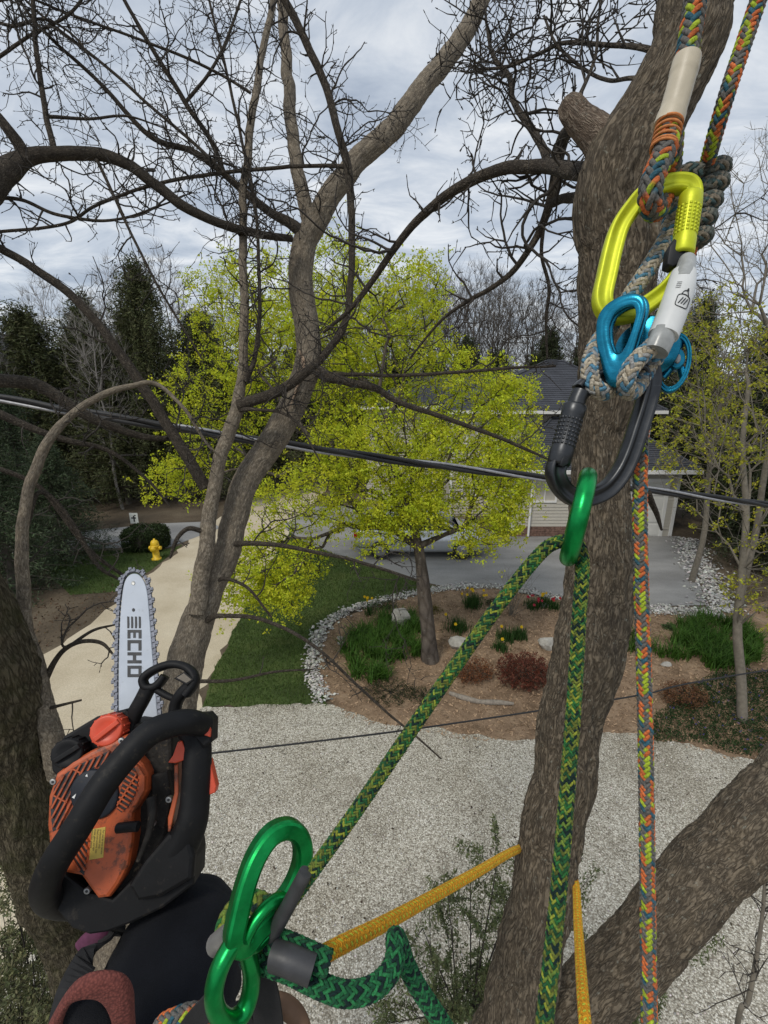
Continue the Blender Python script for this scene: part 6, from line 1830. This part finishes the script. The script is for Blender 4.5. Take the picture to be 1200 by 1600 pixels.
CWp, s_ = resample(cw, 0.0047)
Tc = unit(np.gradient(CWp, axis=0)); Oc = np.cross(Tc, pbar.n)
cen = cw.mean(0)
Oc = np.where(np.sum(Oc * (CWp - cen), 1, keepdims=True) < 0, -Oc, Oc)
ch = Geo()
def slab(c, t, o, n, lt, lo, ln):
    V = np.array([c + t * a * lt + o * b * lo + n * k * ln for k in (-1, 1) for b in (-1, 1) for a in (-1, 1)])
    ch.add(V, [(0, 2, 3, 1), (4, 5, 7, 6), (0, 1, 5, 4), (2, 6, 7, 3), (0, 4, 6, 2), (1, 3, 7, 5)], None, V)
for i in range(len(CWp)):
    c, t, o = CWp[i], Tc[i], Oc[i]
    slab(c, t, o, pbar.n, 0.0030 if i % 2 else 0.0021, 0.0024, 0.0034 if i % 2 else 0.0016)
    if i % 4 == 0:
        slab(c + o * 0.0044 + pbar.n * 0.0012, t, o, pbar.n, 0.0026, 0.0022, 0.0018)
    if i % 4 == 1:
        slab(c + o * 0.0036 + pbar.n * 0.0012, t, o, pbar.n, 0.0011, 0.0018, 0.0012)
part('chain', ch, M['chain_steel'], saw, False)

# body
pr('crankcase', M['saw_grime'], [(95, 1175), (160, 1138), (200, 1128), (250, 1135), (268, 1150), (272, 1250), (258, 1320), (230, 1380), (175, 1405), (100, 1375), (80, 1300), (86, 1220)], -0.07, -0.012, 6)
pr('tank', M['saw_black'], [(95, 1360), (140, 1395), (175, 1405), (215, 1365), (262, 1300), (300, 1318), (304, 1345), (302, 1384), (255, 1420), (205, 1444), (168, 1458), (140, 1462), (112, 1452), (84, 1420), (78, 1395)], -0.05, 0.004, 5)
pr('side_shell', M['saw_black'], [(225, 1345), (262, 1302), (296, 1312), (303, 1340), (300, 1375), (250, 1404), (214, 1410), (200, 1385)], 0.002, 0.016, 7)
pr('front_block', M['saw_black'], [(78, 1180), (100, 1150), (150, 1120), (196, 1108), (212, 1120), (206, 1155), (150, 1180), (95, 1220), (80, 1205)], -0.03, -0.010, 4)
cover_o = [(86, 1210), (112, 1190), (140, 1174), (170, 1160), (197, 1148), (205, 1155), (211, 1184), (222, 1196), (229, 1212), (228, 1238), (216, 1258), (207, 1272), (207, 1312), (200, 1354), (186, 1382), (170, 1404), (152, 1406), (140, 1390), (126, 1370), (104, 1366), (86, 1358), (75, 1320), (72, 1290), (74, 1245)]
cov = pr('starter_cover', M['saw_orange'], cover_o, -0.012, 0.014, 7)
pr('cover_rib', M['saw_orange'], [(206, 1190), (216, 1198), (226, 1214), (225, 1236), (212, 1258), (204, 1262), (216, 1236), (217, 1216)], 0.0142, 0.019, 1.5, parent=cov)
# three grilles: dark plate, the gaps' shade put in its colour, under orange slats
def grille(poly, ang, gap, wid, cross=()):
    P = np.asarray(poly, float)
    g = Geo(); prism(g, ps, P, 0.010, 0.0147, 0.5); part('grille_shade_plate', g, M['ink'], cov, False)
    d = A(math.cos(R(ang)), math.sin(R(ang))); n = A(-d[1], d[0])
    def clip(c0, dd, w_):
        t = np.linspace(-140, 140, 281)
        pts = c0 + t[:, None] * dd
        ins = inside(P, pts)
        if not ins.any(): return
        t0 = t[ins][0]; t1 = t[ins][-1]
        if t1 - t0 < 3: return
        nn = A(-dd[1], dd[0]) * w_ / 2
        a, b = c0 + dd * t0, c0 + dd * t1
        g = Geo(); prism(g, ps, [a - nn, b - nn, b + nn, a + nn], 0.0140, 0.0172, 0.7); part('slat', g, M['saw_orange'], cov, False)
    c = P.mean(0)
    pn = (P - c) @ n
    for o in np.arange(pn.min() + gap * 0.5, pn.max(), gap):
        clip(c + n * o, d, wid)
    pd = (P - c) @ d
    for o in cross:
        clip(c + d * (pd.min() + (pd.max() - pd.min()) * o), n, wid * 0.9)
grille([(82, 1300), (79, 1268), (84, 1232), (98, 1212), (124, 1194), (152, 1182), (170, 1173), (176, 1182), (160, 1196), (136, 1204), (118, 1220), (106, 1244), (102, 1270), (96, 1292)], -62, 7.5, 3.0, (0.33, 0.66))
grille([(183, 1252), (190, 1228), (200, 1200), (206, 1192), (212, 1202), (216, 1220), (212, 1240), (200, 1262), (190, 1270), (182, 1264)], 32, 7.5, 3.0, (0.5,))
grille([(106, 1336), (118, 1316), (131, 1300), (137, 1312), (135, 1340), (131, 1368), (120, 1358)], 58, 7.0, 3.0, ())
dsc = pr('recoil_disc', M['disc'], ell(146, 1242, 38, 40), 0.010, 0.0185, 4, parent=cov, sm=48, smooth=True)
for tri in ([(112, 1246), (119, 1240), (116, 1248)], [(141, 1273), (147, 1268), (147, 1273)], [(133, 1213), (136, 1209), (137, 1214)]):
    g = Geo(); prism(g, ps, tri, 0.0180, 0.0192, 0.2); part('mark', g, M['white_mark'], dsc, False)
lab = pr('warning_label', M['label_yellow'], [(143, 1296), (165, 1292), (161, 1340), (139, 1344)], 0.013, 0.0147, 0.4, parent=cov)
# print on the label, set along its long side
def text_on(parent, lines, origin, dx, dy, size, lead, mat, w):
    for i, tx in enumerate(lines):
        cu = bpy.data.curves.new('print', 'FONT'); cu.body = tx; cu.size = 1.0
        ob = bpy.data.objects.new('print', cu); COL.objects.link(ob)
        dg = bpy.context.evaluated_depsgraph_get()
        me = bpy.data.meshes.new_from_object(ob.evaluated_get(dg))
        V = np.zeros(len(me.vertices) * 3); me.vertices.foreach_get('co', V); V = V.reshape(-1, 3)
        Fc = [tuple(p.vertices) for p in me.polygons]
        bpy.data.objects.remove(ob); bpy.data.meshes.remove(me)
        if len(V) == 0: continue
        p = A(*origin)[None] + V[:, :1] * size * A(*dx)[None] + V[:, 1:2] * size * A(*dy)[None] - i * lead * A(*dy)[None]
        X = ps.at(p[:, 0], p[:, 1], np.full(len(p), w))
        g = Geo(); g.add(X, Fc, None, X.copy())
        part('print', g, mat, parent, False)
text_on(lab, ['For use by tree service', 'professionals only.', 'Read instructions. Use', 'chaps, glove and eye', 'protection always.'], (160.5, 1296.5), (-0.085, 1.0), (1.0, 0.085), 4.1, 4.3, M['ink'], 0.0151)
# caps, screws, small controls
def cap(cx, cy, rx, ry, rot, mat, w, name, label):
    g = Geo(); prism(g, ps, ell(cx, cy, rx, ry, rot), w - 0.02, w + 0.010, 3, smooth_n=40, dome=-0.003)
    o = part(name, g, mat, saw, label=label)
    c, s_ = math.cos(R(rot)), math.sin(R(rot))
    q = [(cx + a * c - b * s_, cy + a * s_ + b * c) for a, b in ((-rx * 0.86, -4), (rx * 0.86, -4), (rx * 0.86, 4), (-rx * 0.86, 4))]
    g = Geo(); prism(g, ps, q, w + 0.004, w + 0.0135, 1.5); part('grip_ridge', g, mat, o, False)
    for k in range(14):
        a = k * 2 * math.pi / 14
        x, y = rx * 1.0 * math.cos(a), ry * 1.0 * math.sin(a)
        X = ps.at(A(cx + x * c - y * s_), A(cy + x * s_ + y * c), A(w), w + 0.010)[0]
        g = Geo(); tube(g, np.array([X - ps.n * 0.012, X, X + ps.n * 0.006]), 0.0016, 6); part('knurl', g, mat, o)
cap(165, 1142, 28, 23, -38, M['cap_orange'], 0.004, 'fuel_cap', 'bright orange tank cap')
cap(103, 1178, 27, 22, -32, M['saw_black'], 0.002, 'oil_cap', 'black tank cap')
for x, y, w in ((189, 1158, 0.014), (82, 1222, 0.012), (135, 1393, 0.006), (263, 1250, 0.004), (236, 1289, 0.010)):
    g = Geo(); prism(g, ps, ell(x, y, 5.0, 5.0), w - 0.006, w + 0.003, 0.8, smooth_n=24); o = part('screw', g, M['steel'], saw)
    g = Geo(); prism(g, ps, ell(x, y, 2.2, 2.2), w + 0.002, w + 0.0035, 0.2); part('socket', g, M['ink'], o)
g = Geo(); tube(g, ps.at(A(184., 200., 216.), A(1294., 1292., 1291.), A(0.018, 0.022, 0.024)), 0.0058, 16); part('choke_knob', g, M['saw_black'], saw)
g = Geo(); q = ps.at(A(236., 238., 234., 226., 216.), A(1246., 1268., 1296., 1320., 1345.), A(0.012, 0.016, 0.017, 0.014, 0.01)); q = spline(q, 24); tube(g, q, np.interp(np.linspace(0, 1, 24), [0, 0.25, 0.5, 1], [0.006, 0.0055, 0.004, 0.003]), 10); part('lever', g, M['saw_grime'], saw)
pr('inner_strip', M['saw_orange'], [(272, 1196), (278, 1194), (279, 1240), (270, 1280), (266, 1300), (262, 1300), (262, 1278), (272, 1240)], -0.008, 0.010, 1.5)
pr('bar_plate', M['saw_grime'], [(236, 1212), (262, 1205), (268, 1250), (256, 1296), (238, 1290)], -0.014, -0.002, 2)
# handles
hq = spline(A((318, 1133, 0.01), (296, 1128, 0.035), (268, 1132, 0.05), (232, 1147, 0.062), (195, 1184, 0.072), (158, 1231, 0.078), (122, 1291, 0.078), (88, 1344, 0.066), (72, 1380, 0.044), (74, 1402, 0.010), (92, 1412, -0.03), (120, 1415, -0.06)).reshape(-1, 3), 80)
g = Geo(); tube(g, ps.at(hq[:, 0], hq[:, 1], hq[:, 2]), np.interp(np.linspace(0, 1, 80), [0, 0.1, 1], [0.0145, 0.0155, 0.0160]), 24); part('front_handle', g, M['saw_black'], saw)
hq = spline(A((292, 1132, -0.004), (306, 1152, 0.0), (308, 1190, 0.004), (306, 1235, 0.004), (302, 1275, 0.004), (292, 1305, 0.0), (272, 1340, -0.006)).reshape(-1, 3), 50)
g = Geo(); tube(g, ps.at(hq[:, 0], hq[:, 1], hq[:, 2]), np.interp(np.linspace(0, 1, 50), [0, 0.2, 0.6, 1], [0.014, 0.0150, 0.0150, 0.019]), 24, flat=1.25); part('rear_handle', g, M['saw_black'], saw)
pr('handle_end', M['saw_black'], [(300, 1118), (322, 1116), (331, 1126), (330, 1160), (318, 1170), (300, 1150)], -0.02, 0.016, 4)
pr('throttle_lock', M['cap_orange'], [(318, 1132), (329, 1136), (328, 1152), (319, 1149)], 0.012, 0.020, 1.5)
pr('throttle_trigger', M['cap_orange'], [(277, 1160), (284, 1158), (290, 1172), (288, 1188), (274, 1193), (262, 1192), (270, 1180)], 0.000, 0.016, 2)
pr('safety_lever', M['cap_orange'], [(322, 1188), (328, 1188), (338, 1230), (336, 1239), (325, 1243)], -0.012, 0.004, 2)
# front hand guard
gd_ = Geo()
pg = Plane(255, 1080, 0.655, 0, 22)
def strut(pts, wd_, th_):
    q = spline(np.asarray(pts, float), 40)
    sweep(gd_, pg.at(q[:, 0], q[:, 1], q[:, 2]), [(x * wd_, y * th_) for x, y in ((-1, -0.5), (-0.6, -1), (0.6, -1), (1, -0.5), (1, 0.5), (0.6, 1), (-0.6, 1), (-1, 0.5))], False, pg.n)
strut([(291, 1086, 0.01), (304, 1068, 0.012), (302, 1052, 0.012), (288, 1041, 0.011), (268, 1038, 0.011), (247, 1044, 0.011), (230, 1054, 0.011), (224, 1063, 0.010), (228, 1073, 0.008), (240, 1074, 0.006), (250, 1067, 0.006), (258, 1056, 0.006)], 0.0052, 0.009)
strut([(298, 1070, 0.012), (284, 1084, 0.008), (275, 1100, 0.002), (272, 1125, -0.004)], 0.0075, 0.008)
strut([(232, 1074, 0.008), (222, 1094, 0.004), (212, 1112, 0.0), (204, 1132, -0.004), (200, 1150, -0.008)], 0.0095, 0.008)
strut([(238, 1074, 0.004), (252, 1082, 0.003), (268, 1090, 0.002), (282, 1092, 0.004)], 0.0042, 0.006)
part('hand_guard', gd_, M['saw_black'], saw)
g = Geo(); prism(g, pg, [(271, 1060), (288, 1049), (304, 1062), (292, 1071)], 0.012, 0.0225, 1.5); hl = part('guard_pad', g, M['saw_black'], saw, False)
g = Geo(); prism(g, pg, [(276, 1059), (287, 1052), (299, 1062), (291, 1067)], 0.0218, 0.0232, 0.3); part('guard_label', g, M['driftwood'], saw, False)

# ------------------------------------------------------------------ the climber's leg
def cloth_mat():
    m, nt, b, o = nmat('trousers')
    v = coords(nt)
    c = ramp(nt, noise(nt, v, 14, 5), [(0.3, (0.005, 0.0057, 0.008)), (0.7, (0.0095, 0.0108, 0.015))])
    nt.links.new(c, b.inputs['Base Color']); b.inputs['Roughness'].default_value = 0.9
    b.inputs['Sheen Weight'].default_value = 0.04; b.inputs['Specular IOR Level'].default_value = 0.12
    hsum = N(nt, 'ShaderNodeMath', operation='MULTIPLY_ADD'); nt.links.new(noise(nt, v, 18, 4), hsum.inputs[0]); hsum.inputs[1].default_value = 3.0
    nt.links.new(noise(nt, v, 900, 2), hsum.inputs[2])
    bumpn(nt, b, hsum.outputs[0], 0.45, 0.004)
    return m
M['trousers'] = cloth_mat()
def knit_mat():
    m, nt, b, o = nmat('knit')
    v = coords(nt)
    d = voro(nt, v, 420, 'F1')
    c = ramp(nt, d, [(0.1, (0.20, 0.055, 0.042)), (0.8, (0.10, 0.024, 0.019))])
    nt.links.new(c, b.inputs['Base Color']); b.inputs['Roughness'].default_value = 0.9
    bumpn(nt, b, d, 0.6, -0.0015)
    return m
M['knit'] = knit_mat()
def leg_tube(g, pts, m=40, n=70, fold=0.03, seed=0):
    Q = spline(np.asarray(pts, float), n)
    P = W(Q[:, 0], Q[:, 1], Q[:, 2])
    T, U, V = frames(P)
    th = np.linspace(0, 2 * np.pi, m, endpoint=False)
    s = np.r_[0, np.cumsum(np.linalg.norm(np.diff(P, axis=0), axis=1))]
    q = np.stack([np.broadcast_to(np.cos(th) * 1.2, (n, m)), np.broadcast_to(np.sin(th) * 1.2, (n, m)), np.broadcast_to(s[:, None] * 16, (n, m))], -1)
    f = 1 + fold * 2 * (fbm(q + seed, 3, seed) - 0.5) + fold * 1.4 * (np.abs(fbm(q * A(1, 1, 2.2) + 4, 2, seed + 2) - 0.5))
    X = P[:, None] + (Q[:, 3][:, None] * f)[..., None] * (np.cos(th)[None, :, None] * U[:, None] + np.sin(th)[None, :, None] * V[:, None])
    X = X.reshape(-1, 3)
    g.add(X, grid_quads(n, m), None, X.copy())
    for k, o in ((0, -1), (n - 1, 1)):
        rg_ = X[k * m:(k + 1) * m]; g.add(rg_, [tuple(range(m))[::o]], None, rg_.copy())
g = Geo()
leg_tube(g, [(150, 2300, 0.40, 0.10), (190, 1950, 0.46, 0.098), (225, 1720, 0.52, 0.092), (255, 1580, 0.57, 0.086), (285, 1490, 0.61, 0.078), (300, 1455, 0.635, 0.066), (306, 1440, 0.66, 0.048), (306, 1438, 0.685, 0.020)], 64, 110, 0.11, 3)
leg_tube(g, [(302, 1458, 0.64, 0.058), (296, 1475, 0.70, 0.064), (285, 1530, 0.80, 0.064), (275, 1600, 0.92, 0.058), (268, 1660, 1.05, 0.05)], 36, 50, 0.05, 8)
per = thing('person', 'climber\'s bent leg in black trousers below the chainsaw', 'person', W(A(255), A(1580), A(0.57))[0])
part('trouser_leg', g, M['trousers'], per)
# maroon knit band and black cuff in the corner
pk = Plane(150, 1570, 0.42, 10, -10)
g = Geo()
bq = closed_spline([(60, 1640), (82, 1590), (108, 1552), (135, 1535), (165, 1531), (190, 1538), (203, 1558), (206, 1590), (205, 1640), (178, 1640), (170, 1600), (158, 1576), (140, 1568), (112, 1574), (96, 1600), (84, 1640)], 90)
prism(g, pk, bq, -0.008, 0.0, 7, bw=0.006)
part('knit_band', g, M['knit'], per, label='maroon knitted band')
g = Geo(); prism(g, pk, [(80, 1660), (94, 1598), (112, 1572), (140, 1565), (160, 1574), (174, 1600), (184, 1660)], -0.012, -0.008, 6, smooth_n=40, dome=0.004); part('cuff', g, M['trousers'], per)
M['webbing'] = simple('webbing', (0.012, 0.012, 0.013), 0.85, var=0.3, scale=80, bump=0.4, bscale=900, bdist=0.0006)
M['leather'] = simple('leather', (0.17, 0.095, 0.055), 0.7, var=0.3, scale=40, bump=0.3, bscale=160)
def strap(pts, hw, name='strap', mat='webbing', th_=0.0012, upv=None):
    q = spline(np.asarray(pts, float), 40)
    g = Geo(); sweep(g, W(q[:, 0], q[:, 1], q[:, 2]), [(x * hw, y * th_) for x, y in ((-1, -1), (1, -1), (1, 1), (-1, 1))], False, -FWD if upv is None else upv)
    return part(name, g, M[mat], per, False)
strap([(338, 1560, 0.33), (310, 1590, 0.335), (285, 1620, 0.34), (250, 1670, 0.35)], 0.0075)
strap([(404, 1520, 0.338), (414, 1560, 0.34), (420, 1600, 0.345), (424, 1650, 0.35)], 0.0105)
strap([(352, 1575, 0.345), (372, 1600, 0.35), (390, 1640, 0.355)], 0.012)
g = Geo(); q = spline(A((376, 1640, 0.36), (380, 1605, 0.36), (400, 1578, 0.365), (432, 1568, 0.37), (458, 1582, 0.372), (472, 1610, 0.37), (478, 1650, 0.37)).reshape(-1, 3), 40)
tube(g, W(q[:, 0], q[:, 1], q[:, 2]), 0.0075, 16); part('leather_loop', g, M['leather'], per)
g = Geo(); braid(g, pxpath([(236, 1640, 0.345), (252, 1603, 0.343), (275, 1590, 0.342), (300, 1582, 0.343), (330, 1584, 0.345)], 24), 0.0058, 8, 6, multi_cols(0.2)); tag(part('accessory_cord', g, M['rope']), 'short orange and lime cord under the figure-eight', 'cord')
# purple tether of the saw
g = Geo(); q = spline(A((128, 1480, 0.60, 0.010), (142, 1468, 0.595, 0.012), (158, 1456, 0.59, 0.011), (172, 1440, 0.60, 0.008), (180, 1425, 0.62, 0.006)).reshape(-1, 4), 30)
tube(g, W(q[:, 0], q[:, 1], q[:, 2]), q[:, 3], 14, flat=0.5)
tag(part('saw_tether', g, M['purple']), 'purple webbing tether tied below the chainsaw', 'strap')
g = Geo(); q = spline(A((90, 1640, 0.50), (105, 1560, 0.52), (135, 1500, 0.55), (165, 1470, 0.58), (180, 1450, 0.60)).reshape(-1, 3), 30)
sweep(g, W(q[:, 0], q[:, 1], q[:, 2]), [(x * 0.014, y * 0.0015) for x, y in ((-1, -1), (1, -1), (1, 1), (-1, 1))], False, -FWD); tag(part('saw_strap', g, M['webbing'], None, False), 'black webbing strap running down from the chainsaw', 'strap')
